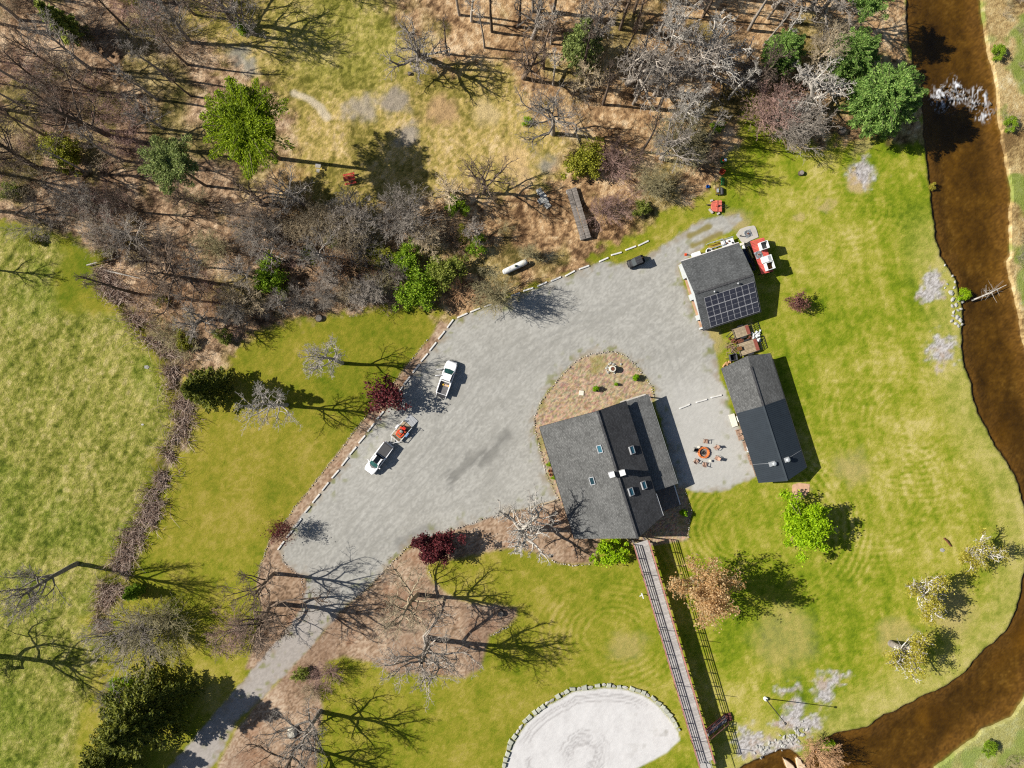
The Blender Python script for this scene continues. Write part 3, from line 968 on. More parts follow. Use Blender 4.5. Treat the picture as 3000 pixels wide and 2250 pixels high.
gut.build('gutter', M_WHITE, lodge)
fa = MB()
strip_between(fa, (-9.55, 11.03, 2.68), (-.4, 11.0, 6.78), 0.05, 0.22)
strip_between(fa, (-.4, 11.0, 6.78), (4.68, 11.0, 4.38), 0.05, 0.22)
fa.build('rake_board', M_DARKTRIM, lodge)
for yy in (-3.9, -0.2, 3.5, 7.2, 10.5):
    MB().box((8.4, yy, 1.2), (.18, .18, 2.4)).build('porch_post', M_TRIM, lodge)
MB().box((6.5, 3.3, 0.06), (4.4, 15.2, 0.12)).build('porch_floor', M_CONC, lodge)
kW = (6.9 - 2.8) / 9.2
kE = (4.5 - 6.9) / 5.1
for x, y, g_ in ((-1.7, 5.22, M_GLASS_T), (-4.21, .66, M_GLASS)):
    skylight(lodge, x, y, 2.8 + (x + 9.55) * kW, kW, glass=g_, rise=0.12)
for x, y in ((3.05, 3.47), (3.2, -2.35), (.86, -2.52)):
    skylight(lodge, x, y, 6.9 + (x + .36) * kE, kE, rise=0.3)
for x, y in ((-1.25, 1.1), (.38, .88)):
    zb = 6.9 - abs(x + .35) * 0.46
    ch = MB().box((x, y, (zb - 0.4 + 7.75) / 2), (.7, .7, 7.75 - zb + .4)).build('chimney', M_STEEL, lodge)
    ch.data.materials.clear()
    ch.data.materials.append(plain('pale stucco chimney', A(196, 196, 198), 0.8, 0.1, 2.0))
    MB().box((x, y, 7.82), (.86, .86, .12)).build('chimney_cap', M_WHITE, ch)
# south terrace under the eaves
MB().box((6.6, -6.4, 0.25), (4.0, 3.6, 0.5)).build('deck', M_WOOD_D, lodge)
MB().box((8.6, -6.3, 1.0), (.14, 3.3, 0.1)).build('deck_rail', M_WHITE, lodge)
for yy in (-7.9, -6.3, -4.8):
    MB().box((8.6, yy, .5), (.12, .12, .95)).build('rail_post', M_TRIM, lodge)

# --- the garage with the solar roof
garage = thing('garage', 'square garage with grey shingle roof carrying a solar array, white open bays', 'garage', (33.6, 15.4, 0), math.radians(18))
M_GW = plain('pale grey garage boards', (0.40, 0.42, 0.42), 0.7, 0.08, 1.5)
gb = MB()
gb.box((0, 5.7, 1.2), (9.5, .18, 2.5))
gb.box((4.66, .3, 1.2), (.18, 10.8, 2.5))
gb.box((0, -5.2, 1.2), (9.5, .18, 2.5))
gb.add([(4.66, 5.7, 2.45), (4.66, -5.2, 2.45), (4.66, .36, 4.15)], [(0, 1, 2)])
gb.build('wall', M_GW, garage)
wf = MB()
# west front: piers, lintel and gable between three open bays
XF = -4.62
bays = [(3.35, 0.60), (-0.35, -2.95), (-3.75, -5.0)]
edges = [5.62, 3.35, 0.60, -0.35, -2.95, -3.75, -5.0, -5.25]
for a, b2 in zip(edges[0::2], edges[1::2]):
    wf.box((XF, (a + b2) / 2, 1.15), (.22, abs(a - b2), 2.3))
wf.box((XF - .003, .2, 2.36), (.216, 10.9, .28))
wf.add([(XF - .11, 5.62, 2.5), (XF - .11, .36, 4.15), (XF - .11, -5.25, 2.5)], [(0, 1, 2)])
wf.build('front_wall', M_GW, garage)
MB().box((.05, .25, .03), (9.1, 10.7, .1)).build('floor', M_CONC_P, garage)
roof_slab([(-4.87, 6.05, 2.6), (-4.87, .37, 4.4), (4.92, .37, 4.4), (4.92, 6.05, 2.6)], 'roof', M_SHIN_G, garage, 0.17)
roof_slab([(-4.87, .367, 4.4), (-4.87, -5.52, 2.6), (4.92, -5.52, 2.6), (4.92, .367, 4.4)], 'roof', M_SHIN_G, garage, 0.17)
cap = MB()
strip_between(cap, (-4.6, .37, 4.43), (4.7, .37, 4.43), 0.34, 0.07)
cap.build('ridge_vent', M_SHIN_D, garage)
gut = MB()
strip_between(gut, (-4.87, -5.6, 2.5), (4.92, -5.6, 2.5), 0.12, 0.11)
gut.build('gutter', M_DARKTRIM, garage)
gut = MB()
strip_between(gut, (-4.87, 6.12, 2.5), (4.92, 6.12, 2.5), 0.12, 0.11)
gut.build('gutter', M_TRIM, garage)


def to_local(o, px, py, h):
    w = Vector(W(px, py, h))
    a = -o.rotation_euler.z
    d = w - o.location
    return (d.x * math.cos(a) - d.y * math.sin(a), d.x * math.sin(a) + d.y * math.cos(a), d.z)


mp_, nt, b = mat_base('solar cell glass')
tc = N(nt, 'ShaderNodeTexCoord').outputs['Object']
br = N(nt, 'ShaderNodeTexBrick')
br.offset = 0.0
nt.links.new(tc, br.inputs['Vector'])
br.inputs['Color1'].default_value = (0.012, 0.014, 0.024, 1)
br.inputs['Color2'].default_value = (0.02, 0.021, 0.033, 1)
br.inputs['Mortar'].default_value = (0.10, 0.10, 0.11, 1)
br.inputs['Scale'].default_value = 1
br.inputs['Mortar Size'].default_value = 0.016
br.inputs['Brick Width'].default_value = 0.17
br.inputs['Row Height'].default_value = 0.80
nt.links.new(br.outputs['Color'], b.inputs['Base Color'])
b.inputs['Roughness'].default_value = 0.22
b.inputs['Specular IOR Level'].default_value = 0.45
M_ALU = plain('pale aluminium frame', (0.34, 0.34, 0.35), 0.4, 0.06, 3.0)
kS = (4.4 - 2.6) / 5.887
sA = math.atan(kS)
RS = Matrix.Rotation(sA, 3, 'X')
pw, ph = 1.035, 1.66
x_left, y_top = -3.62, -0.68
base_panel = None
for r_ in range(3):
    for c_ in range(8):
        cx = x_left + c_ * pw + pw / 2
        d_along = r_ * ph + ph / 2
        cy = y_top - d_along * math.cos(sA)
        cz = 4.4 + (cy - .367) * kS + 0.12
        if base_panel is None:
            f = MB()
            for dx, dy, sx, sy in ((-pw / 2 + .02, 0, .026, ph - .02), (pw / 2 - .02, 0, .026, ph - .02), (0, -ph / 2 + .03, pw - .08, .04), (0, ph / 2 - .03, pw - .08, .04), (0, 0, pw - .08, .018)):
                f.box((dx, dy, 0), (sx, sy, .06))
            fm_ = f.mesh('panel_frame')
            fm_.materials.append(M_ALU)
            gm_ = MB().box((0, 0, .005), (pw - .08, ph - .08, .03)).mesh('panel_glass')
            gm_.materials.append(mp_)
            base_panel = True
        o = bpy.data.objects.new('solar_panel', fm_)
        COL.objects.link(o)
        o.parent = garage
        o.location = (cx, cy, cz)
        o.rotation_euler = (sA, 0, 0)
        g2 = bpy.data.objects.new('glass', gm_)
        COL.objects.link(g2)
        g2.parent = o
for px, py in ((2092, 855), (2161, 831)):
    x, y, zz = to_local(garage, px, py, 4.3)
    zr = 4.4 - abs(y - .367) * kS
    v = MB().lathe([(.09, -.1), (.09, .35), (.16, .38), (.17, .5), (.05, .58)], (x, y, zr), 12).build('vent_pipe', M_FRAME, garage, True)

# --- the long cabin building: shingles on the north half, standing-seam metal on the south half
cabin = thing('cabin', 'long narrow cabin roofed half in grey shingles and half in dark metal', 'cabin', (41.16, -5.04, 0), math.radians(17.4))
cw = MB()
cw.prism([(-4.2, -9.2), (2.7, -9.2), (2.7, 9.0), (-4.2, 9.0)], -0.2, 2.3)
cw.add([(-4.2, 9.0, 2.3), (2.7, 9.0, 2.3), (-.8, 9.0, 3.6), (-4.2, -9.2, 2.3), (2.7, -9.2, 2.3), (-.72, -9.2, 3.6)], [(0, 1, 2), (3, 5, 4)])
cw.build('wall', M_SIDING, cabin)
roof_slab([(-4.98, 9.44, 2.5), (-4.82, 1.86, 2.5), (-.77, 1.88, 3.8), (-.77, 10.2, 3.8)], 'shingle_roof', M_SHIN, cabin, 0.14)
roof_slab([(-.767, 10.2, 3.8), (-.767, 1.88, 3.8), (3.29, 1.84, 2.5), (3.25, 9.44, 2.5)], 'shingle_roof', M_SHIN, cabin, 0.14)
m1 = roof_slab([(-4.82, 1.86, 2.53), (-4.74, -9.88, 2.53), (-.70, -10.62, 3.83), (-.77, 1.88, 3.83)], 'metal_roof', M_METAL_ROOF, cabin, 0.12)
m2_ = roof_slab([(-.767, 1.88, 3.83), (-.697, -10.62, 3.83), (3.34, -9.84, 2.53), (3.29, 1.84, 2.53)], 'metal_roof', M_METAL_ROOF, cabin, 0.12)
rb = MB()
rb2 = MB()
y = 1.7
while y > -9.8:
    strip_between(rb, (-4.8, y, 2.55), (-.76, y, 3.85), 0.055, 0.05)
    strip_between(rb2, (-.74, y, 3.85), (3.3, y, 2.55), 0.055, 0.05)
    y -= 0.31
rb.build('standing_seams', M_METAL_ROOF, m1)['kind'] = 'stuff'
rb2.build('standing_seams', M_METAL_ROOF, m2_)['kind'] = 'stuff'
cap = MB()
strip_between(cap, (-.77, 8.4, 3.84), (-.77, 1.9, 3.84), 0.32, 0.07)
cap.build('ridge_vent', M_SHIN_D, cabin)
cap = MB()
strip_between(cap, (-.77, 1.88, 3.87), (-.70, -10.6, 3.87), 0.26, 0.05)
cap.build('ridge_cap', plain('slate blue ridge metal', (0.05, 0.06, 0.068), 0.4, 0.1, 1.0), cabin)
tr_ = MB()
strip_between(tr_, (3.35, 9.4, 2.45), (3.42, -9.8, 2.45), 0.07, 0.14)
tr_.build('eave_trim', M_DARKTRIM, cabin)
for (x, y) in ((-1.95, -7.36), (.28, -7.42)):
    zr = 3.83 - abs(x + .73) * 0.325
    v = MB().box((x - (.12 if x < -1 else -.05), y, zr + .1), (.95 if x < -1 else .8, .72, .34)).build('roof_vent', M_STEEL, cabin)
    MB().lathe([(.26, 0), (.26, .22), (.36, .26), (.36, .34), (.16, .42)], (x + .12, y - .03, zr + .28), 20).build('vent_cap', M_STEEL, v, True)
MB().tube([(-4.78, -6.75, 2.62), (-2.4, -7.2, 3.36)], .02, 5).build('cable', M_STEEL, cabin)
MB().tube([(.7, -7.3, 3.42), (3.3, -6.9, 2.62)], .02, 5).build('cable', M_STEEL, cabin)
for yy in (7.0, 3.6, -1.5, -7.0):
    window(cabin, (-4.2, yy, 1.4), math.pi, 1.1, 1.0)
door(cabin, (-4.2, .6, 0), math.pi)
door(cabin, (-4.2, -4.6, 0), math.pi)
for yy in (6.4, 1.2, -4.6):
    window(cabin, (2.7, yy, 1.45), 0, 1.1, 1.0)
# door steps of pale stone
s_ = MB()
s_.box((-4.95, .6, .12), (.9, 2.1, .24))
tag(s_.build('door_step', M_CREAM), 'cream stone door step beside the cabin wall below the roof seam', 'step')
bpy.data.objects['door_step'].location = cabin.location
bpy.data.objects['door_step'].rotation_euler = cabin.rotation_euler

# ------------------------------------------------------------------ the raised boardwalk
M_PLANK = plain('silvery boardwalk planks', A(190, 186, 182), 0.9, 0.16, 1.6, bmp=0.25, vary=0.17)
HD = 3.0
bw = thing('boardwalk', 'long raised grey plank boardwalk with faded red railings leading from the lodge', 'boardwalk')
a0 = Vector(W(1876, 1588, HD))
a1 = Vector(W(2067, 2232, HD))
ax = (a1 - a0).normalized()
ay = Vector((-ax.y, ax.x, 0))
LW = (a1 - a0).length
WW = 2.35
bw.location = (a0.x, a0.y, 0)
bw.rotation_euler = (0, 0, math.atan2(ax.y, ax.x))
npl = 176
pm = MB().box((0, 0, 0), (LW / npl - 0.022, WW, .045)).mesh('plank')
pm.materials.append(M_PLANK)
rr = random.Random(5)
for i in range(npl):
    o = bpy.data.objects.new('plank', pm)
    COL.objects.link(o)
    o.parent = bw
    o.location = ((i + .5) * LW / npl, rr.uniform(-.025, .025), HD + rr.uniform(-.004, .004))
nb = 16
post_m = MB().box((0, 0, 0), (.11, .11, 1.1)).mesh('rail_post')
post_m.materials.append(M_PINK)
leg_m = MB().box((0, 0, 0), (.2, .2, HD + .4)).mesh('leg')
leg_m.materials.append(M_WOOD_D)
lamp_m = MB().box((0, 0, 0), (.07, .07, 2.7)).mesh('tall_post')
lamp_m.materials.append(M_DARKTRIM)
for s_ in (-1, 1):
    for zz, hh, w_ in ((HD + 1.13, .045, .17), (HD + .88, .09, .04), (HD + .6, .09, .04), (HD + .32, .09, .04)):
        MB().box((LW / 2, s_ * (WW / 2 + .06), zz), (LW, w_, hh)).build('rail', M_PINK, bw)
    MB().box((LW / 2, s_ * (WW / 2 - .02), HD - .16), (LW, .08, .26)).build('beam', M_WOOD_D, bw)
    for i in range(nb + 1):
        x = i * LW / nb
        o = bpy.data.objects.new('rail_post', post_m)
        COL.objects.link(o)
        o.parent = bw
        o.location = (x, s_ * (WW / 2 + .06), HD + .55)
        o = bpy.data.objects.new('leg', leg_m)
        COL.objects.link(o)
        o.parent = bw
        o.location = (x, s_ * (WW / 2 - .25), HD / 2 - .25)
    for i, x in enumerate((8.1, 17.3, 26.6, 35.8)):
        o = bpy.data.objects.new('tall_post', lamp_m)
        COL.objects.link(o)
        o.parent = bw
        o.location = (x + (0 if s_ > 0 else -3.2), s_ * (WW / 2 + .15), HD + 1.3)
# outriggers on the east side
for i in range(1, nb):
    q = MB()
    strip_between(q, (i * LW / nb, WW / 2 + .1, HD + .95), (i * LW / nb, WW / 2 + .55, HD - .1), .05, .07)
    q.build('brace', M_PINK, bw)
br_ = MB()
for i in range(0, nb, 2):
    for s_ in (-1, 1):
        strip_between(br_, (i * LW / nb, s_ * .9, .3), ((i + 1) * LW / nb, s_ * .9, HD - .3), .05, .15)
br_.build('cross_bracing', M_WOOD_D, bw)
# lower landing beyond the end of the walk
MB().box((LW + 1.2, -.15, HD - .75), (2.3, 1.7, .08)).build('landing', M_PLANK, bw)
for s_ in (-1, 1):
    MB().box((LW + 1.2, s_ * .9 - .15, HD + .2), (2.3, .08, .06)).build('landing_rail', M_STEEL, bw)
    MB().box((LW + .1, s_ * .9 - .15, HD - .2), (.09, .09, 1.1)).build('rail_post', M_STEEL, bw)
    MB().box((LW + 2.25, s_ * .7 - .15, HD / 2 - .6), (.15, .15, HD - .2)).build('leg', M_WOOD_D, bw)

# stairs down on the east side
st_ = thing('staircase', 'dark red wooden stairs going down from the boardwalk to the grass', 'stairs')
p_top = Vector(W(2071, 2150, HD))
p_bot = Vector(W(2127, 2104, 0.3))
dx = (p_bot - p_top)
hor = Vector((dx.x, dx.y, 0))
st_.location = (p_top.x, p_top.y, 0)
st_.rotation_euler = (0, 0, math.atan2(hor.y, hor.x))
Ls = hor.length
nst = 15
M_DRED = plain('dark red stain', (0.10, 0.032, 0.028), 0.8, 0.25, 2.0)
tm = MB().box((0, 0, 0), (Ls / nst * .8, 1.05, .05)).mesh('tread')
tm.materials.append(plain('grey stair treads', A(150, 150, 156), 0.8, 0.2, 3.0))
for i in range(nst):
    o = bpy.data.objects.new('tread', tm)
    COL.objects.link(o)
    o.parent = st_
    o.location = ((i + .5) * Ls / nst, 0, HD - .15 - i * (HD - .3) / nst)
for s_ in (-1, 1):
    q = MB()
    strip_between(q, (0, s_ * .56, HD - .15), (Ls, s_ * .56, .15), .07, .28)
    q.build('stringer', M_DRED, st_)
    q = MB()
    strip_between(q, (0, s_ * .6, HD + .95), (Ls, s_ * .6, 1.2), .1, .06)
    q.build('handrail', M_PINK, st_)
    q = MB()
    strip_between(q, (0, s_ * .6, HD + .5), (Ls, s_ * .6, .75), .05, .08)
    q.build('lower_rail', M_DRED, st_)
    for i in range(5):
        t = i / 4
        MB().box((t * Ls, s_ * .6, HD * (1 - t) + .55), (.1, .1, 1.1)).build('post', M_DRED, st_)
MB().box((Ls + .5, 0, .25), (.9, 1.3, .12)).build('landing', M_DRED, st_)

# ------------------------------------------------------------------ the footbridge in the woods
fb = thing('footbridge', 'grey weathered plank footbridge over the wooded creek', 'footbridge')
q0 = Vector(W(1673, 552, .55))
q1 = Vector(W(1716.5, 699, .55))
fx = (q1 - q0).normalized()
fb.location = (q0.x, q0.y, 0)
fb.rotation_euler = (0, 0, math.atan2(fx.y, fx.x))
LF = (q1 - q0).length
nfp = 52
fpm = MB().box((0, 0, 0), (LF / nfp - .02, .80, .06)).mesh('plank')
fpm.materials.append(M_WOOD_D)
for i in range(nfp):
    for s_ in (-1, 1):
        o = bpy.data.objects.new('plank', fpm)
        COL.objects.link(o)
        o.parent = fb
        o.location = ((i + .5) * LF / nfp, s_ * .445 + rr.uniform(-.02, .02), .55 + rr.uniform(-.01, .01))
        o.rotation_euler = (0, 0, rr.uniform(-.015, .015))
for s_ in (-.75, -.2, .2, .75):
    MB().box((LF / 2, s_, .4), (LF, .12, .22)).build('beam', M_DARKTRIM, fb)
for xx in (.3, LF - .3):
    MB().box((xx, 0, 0.05), (.5, 1.7, .5)).build('abutment', M_STONE, fb)
# ------------------------------------------------------------------ trees
class Tubes:
    def __init__(self):
        self.groups = {}

    def add(self, pts, rad, k):
        self.groups.setdefault((len(pts), k), []).append((pts, rad))

    def arrays(self):
        V, F = [], []
        off = 0
        for (n, k), lst in self.groups.items():
            P_ = np.array([a for a, _ in lst], np.float32)          # T,n,3
            R_ = np.array([r for _, r in lst], np.float32)          # T,n
            d = np.empty_like(P_)
            d[:, 1:-1] = P_[:, 2:] - P_[:, :-2]
            d[:, 0] = P_[:, 1] - P_[:, 0]
            d[:, -1] = P_[:, -1] - P_[:, -2]
            d /= np.linalg.norm(d, axis=-1, keepdims=True) + 1e-9
            ref = np.where(np.abs(d[..., 2:3]) < 0.9, np.array([0, 0, 1.0]), np.array([1.0, 0, 0]))
            a = np.cross(d, ref)
            a /= np.linalg.norm(a, axis=-1, keepdims=True) + 1e-9
            b = np.cross(d, a)
            t = np.arange(k) * 2 * np.pi / k
            v = P_[:, :, None, :] + R_[:, :, None, None] * (a[:, :, None, :] * np.cos(t)[None, None, :, None] + b[:, :, None, :] * np.sin(t)[None, None, :, None])
            T = len(lst)
            i = np.arange(n - 1)[:, None] * k
            j = np.arange(k)[None, :]
            j2 = (j + 1) % k
            q = np.stack([i + j, i + j2, i + k + j2, i + k + j], -1).reshape(-1, 4)
            q = (q[None] + (np.arange(T) * n * k)[:, None, None] + off).reshape(-1, 4)
            V.append(v.reshape(-1, 3))
            F.append(q)
            off += T * n * k
        return np.concatenate(V), np.concatenate(F)

    def mesh(self, name):
        v, f = self.arrays()
        return np_mesh(name, v, f)


def unit(v):
    return v / (math.sqrt(v[0] * v[0] + v[1] * v[1] + v[2] * v[2]) + 1e-9)


def branch(rg, tb, p, d, L, r, lvl, sp, maxl):
    """One branch as a tapering crooked tube, then its own branches."""
    n = sp['seg'][lvl]
    pts = [p]
    dirs = [d]
    up = np.array([0, 0, sp['up'][lvl]])
    w = sp['wander'][lvl]
    for _ in range(n):
        d = unit(d + rg.normal(0, w, 3) + up)
        p = p + d * (L / n)
        pts.append(p)
        dirs.append(d)
    rt = r * (sp['tip'][lvl])
    rad = [r + (rt - r) * i / n for i in range(n + 1)]
    tb[min(lvl, 1)].add(pts, rad, sp['sides'][lvl])
    if lvl >= maxl:
        return
    nc = sp['n'][lvl]
    az = rg.uniform(0, 6.28)
    for c in range(nc):
        t = sp['start'][lvl] + (1 - sp['start'][lvl]) * (c + rg.uniform(0.1, 0.9)) / nc
        f = t * n
        i = min(int(f), n - 1)
        q = pts[i] + (pts[i + 1] - pts[i]) * (f - i)
        dd_ = dirs[i + 1]
        az += 2.4 + rg.normal(0, .4)
        ref = np.array([0, 0, 1.0]) if abs(dd_[2]) < .9 else np.array([1.0, 0, 0])
        a = unit(np.cross(dd_, ref))
        b = np.cross(dd_, a)
        ang = math.radians(sp['ang'][lvl] + rg.normal(0, 9)) * (1.15 - .45 * t)
        nd = unit(dd_ * math.cos(ang) + (a * math.cos(az) + b * math.sin(az)) * math.sin(ang))
        cl = L * sp['len'][lvl] * (1.15 - .65 * t) * rg.uniform(.75, 1.2)
        cr = min(rad[i] * .8, r * sp['rad'][lvl] * (1.1 - .5 * t))
        branch(rg, tb, q, nd, cl, max(cr, sp['minr']), lvl + 1, sp, maxl)


SP_OAK = dict(seg=[7, 6, 5, 4, 3], up=[.06, .10, .06, .04, .03], wander=[.07, .20, .24, .26, .28], tip=[.35, .3, .3, .35, .5], n=[11, 7, 6, 5], start=[.26, .22, .2, .2],
              ang=[62, 50, 48, 46], len=[.74, .56, .5, .48], rad=[.5, .5, .5, .55], sides=[8, 5, 4, 3, 3], minr=.014)
SP_ASH = dict(seg=[7, 6, 5, 4, 3], up=[.10, .18, .10, .06, .04], wander=[.05, .13, .2, .22, .25], tip=[.3, .3, .3, .35, .5], n=[13, 6, 6, 5], start=[.34, .25, .2, .2],
              ang=[52, 42, 42, 42], len=[.58, .54, .5, .46], rad=[.42, .5, .5, .55], sides=[7, 5, 4, 3, 3], minr=.013)
SP_POLE = dict(seg=[8, 5, 4, 3, 3], up=[.10, .12, .08, .05, .03], wander=[.04, .18, .22, .25, .25], tip=[.3, .3, .35, .4, .5], n=[9, 5, 4, 3], start=[.55, .25, .2, .2],
               ang=[50, 42, 42, 40], len=[.22, .6, .55, .5], rad=[.36, .5, .5, .55], sides=[7, 4, 3, 3, 3], minr=.015)
SP_SYC = dict(seg=[6, 7, 6, 4, 3], up=[.04, .10, .06, .03, .03], wander=[.09, .22, .26, .28, .28], tip=[.5, .3, .3, .35, .5], n=[8, 8, 6, 5], start=[.32, .2, .2, .2],
              ang=[48, 52, 50, 48], len=[1.0, .54, .5, .46], rad=[.62, .48, .5, .55], sides=[8, 6, 4, 3, 3], minr=.015)


def bare_parts(sp, seed, H=10.0, r=.2, tl=.72, maxl=4):
    rg = np.random.default_rng(seed)
    tb = [Tubes(), Tubes()]
    lean = rg.normal(0, .05, 3)
    branch(rg, tb, np.array([0, 0, -.15]), unit(np.array([lean[0], lean[1], 1.0])), H * tl, r, 0, sp, maxl)
    return tb[0].mesh('trunk'), tb[1].mesh('crown')


def stems_parts(seed, n, H, spread, r=.05, maxl=3, sub=5, minr=.013):
    """Several stems from one root: a shrub or a multi-stemmed tree."""
    rg = np.random.default_rng(seed)
    sp = dict(seg=[5, 4, 3, 3], up=[.12, .06, .04, .03], wander=[.13, .2, .25, .25], tip=[.3, .35, .4, .5], n=[sub + 2, sub, 4], start=[.25, .2, .2], ang=[34, 38, 40], len=[.5, .5, .48], rad=[.5, .55, .6], sides=[5, 3, 3, 3], minr=minr)
    tb = [Tubes(), Tubes()]
    for i in range(n):
        a = 2.4 * i + rg.normal(0, .3)
        t = math.sqrt((i + .5) / n) * spread
        d = unit(np.array([math.cos(a) * math.sin(t), math.sin(a) * math.sin(t), math.cos(t)]))
        branch(rg, tb, np.array([math.cos(a) * .15, math.sin(a) * .15, -.1]), d, H * rg.uniform(.75, 1.05), r * rg.uniform(.6, 1.2), 0, sp, maxl)
    return tb[0].mesh('stems'), tb[1].mesh('twigs')


def leaf_quads(centres, size, rg, elong=1.0, axis=None, upbias=.3):
    """Leaf-sized four-cornered faces at the given points, each turned its own way."""
    n = len(centres)
    nrm = rg.normal(0, 1, (n, 3))
    nrm[:, 2] = np.abs(nrm[:, 2]) + upbias
    nrm /= np.linalg.norm(nrm, axis=1, keepdims=True)
    t = rg.normal(0, 1, (n, 3)) if axis is None else axis + rg.normal(0, .25, (n, 3))
    u = t - nrm * np.sum(t * nrm, 1, keepdims=True)
    u /= np.linalg.norm(u, axis=1, keepdims=True) + 1e-9
    w = np.cross(nrm, u)
    s = (size * rg.uniform(.6, 1.35, n))[:, None]
    u = u * s * elong
    w = w * s
    v = np.stack([centres - u - w * .25, centres - u * .1 - w, centres + u + w * .15, centres + u * .1 + w], 1)
    f = np.arange(n * 4).reshape(n, 4)
    return v.reshape(-1, 3), f


def blob_cloud(rg, n, rad, zc, clumps, cl_r, hollow=.55, flat=1.0):
    """Points gathered into clumps through a crown's volume, gaps between the clumps."""
    d = rg.normal(0, 1, (clumps, 3))
    d /= np.linalg.norm(d, axis=1, keepdims=True)
    rr_ = (hollow + (1 - hollow) * rg.random(clumps) ** .6)[:, None]
    az = np.arctan2(d[:, 1], d[:, 0])
    ph = rg.uniform(0, 6.28, 3)
    lobe = 1 + .20 * np.sin(2 * az + ph[0]) + .17 * np.sin(3 * az + ph[1]) + .12 * np.sin(5 * az + ph[2]) + .15 * d[:, 2] * np.sin(az + ph[1])
    cen = d * rr_ * np.array(rad) * rg.uniform(.72, 1.16, (clumps, 1)) * lobe[:, None]
    which = rg.integers(0, clumps, n)
    sz = rg.uniform(.55, 1.4, clumps)[which][:, None]
    p = cen[which] + rg.normal(0, 1, (n, 3)) * cl_r * sz * np.array([1, 1, .75 * flat])
    p[:, 2] += zc
    return p, cen + np.array([0, 0, zc])


def leafy_parts(seed, n, rad, zc, clumps, cl_r, leaf, H, r=.14, hollow=.55, elong=1.3, flat=1.0):
    rg = np.random.default_rng(seed)
    p, cen = blob_cloud(rg, n, rad, zc, clumps, cl_r, hollow, flat)
    p[:, 2] = np.maximum(p[:, 2], .12)
    v, f = leaf_quads(p, leaf, rg, elong)
    crown = np_mesh('crown', v, f, smooth=False)
    tb = Tubes()
    top = np.array([0, 0, zc])
    tb.add([np.array([0, 0, -.15]), np.array([.03, 0, zc * .35]), np.array([0, .05, zc * .7]), top + np.array([0, 0, rad[2] * .4])], [r, r * .85, r * .6, r * .25], 7)
    for c in cen[:: max(1, len(cen) // 22)]:
        b0 = np.array([0, 0, max(.2, zc - rad[2] * .7 + rg.uniform(0, rad[2] * .6))])
        mid = (b0 + c) / 2 + np.array([0, 0, -.1]) + rg.normal(0, .1, 3)
        tb.add([b0, mid, c], [r * .42, r * .28, r * .1], 4)
    return tb.mesh('trunk'), crown


def plume_parts(seed, plumes, per, rad, zc, leaf, H, r=.2, width=.42, droop=.12, low=-.35, reach=(.72, 1.15)):
    """Evergreen crown of separate feathery boughs that fan outwards, dark gaps between them."""
    rg = np.random.default_rng(seed)
    pts, axs = [], []
    tb = Tubes()
    tb.add([np.array([0, 0, -.15]), np.array([.05, 0, zc * .5]), np.array([0, .05, zc]), np.array([0, 0, zc + rad[2] * .6])], [r, r * .8, r * .55, r * .15], 7)
    for i in range(plumes):
        a = 2.4 * i + rg.normal(0, .3)
        el = low + (1 - low) * ((i + .5) / plumes) ** 1.1
        c = math.sqrt(max(0.0, 1 - el * el))
        k = rg.uniform(*reach)
        tip = np.array([math.cos(a) * c * rad[0] * k, math.sin(a) * c * rad[1] * k, zc + el * rad[2] * k])
        root = np.array([0, 0, zc + el * rad[2] * .55]) + tip * np.array([.22, .22, 0])
        ax_ = unit(tip - root)
        side = unit(np.cross(ax_, np.array([0, 0, 1.0]) + rg.normal(0, .15, 3)))
        n = int(per * rg.uniform(.7, 1.3))
        t = rg.random(n) ** .7
        w = width * (0.25 + 1.0 * np.sin(np.pi * np.clip(t * .85 + .1, 0, 1)))
        q = root + np.outer(t, tip - root) + np.outer(rg.normal(0, 1, n) * w, side) + rg.normal(0, .09, (n, 3))
        q[:, 2] -= droop * t * t * np.linalg.norm(tip - root)
        pts.append(q)
        axs.append(np.tile(ax_, (n, 1)) + np.outer(rg.normal(0, .5, n), side))
        tb.add([np.array([0, 0, max(.4, root[2] - .5)]), (root + tip) / 2, tip], [.06, .04, .015], 3)
    v, f = leaf_quads(np.concatenate(pts), leaf, rg, 2.6, np.concatenate(axs), .5)
    return tb.mesh('trunk'), np_mesh('crown', v, f, smooth=False)


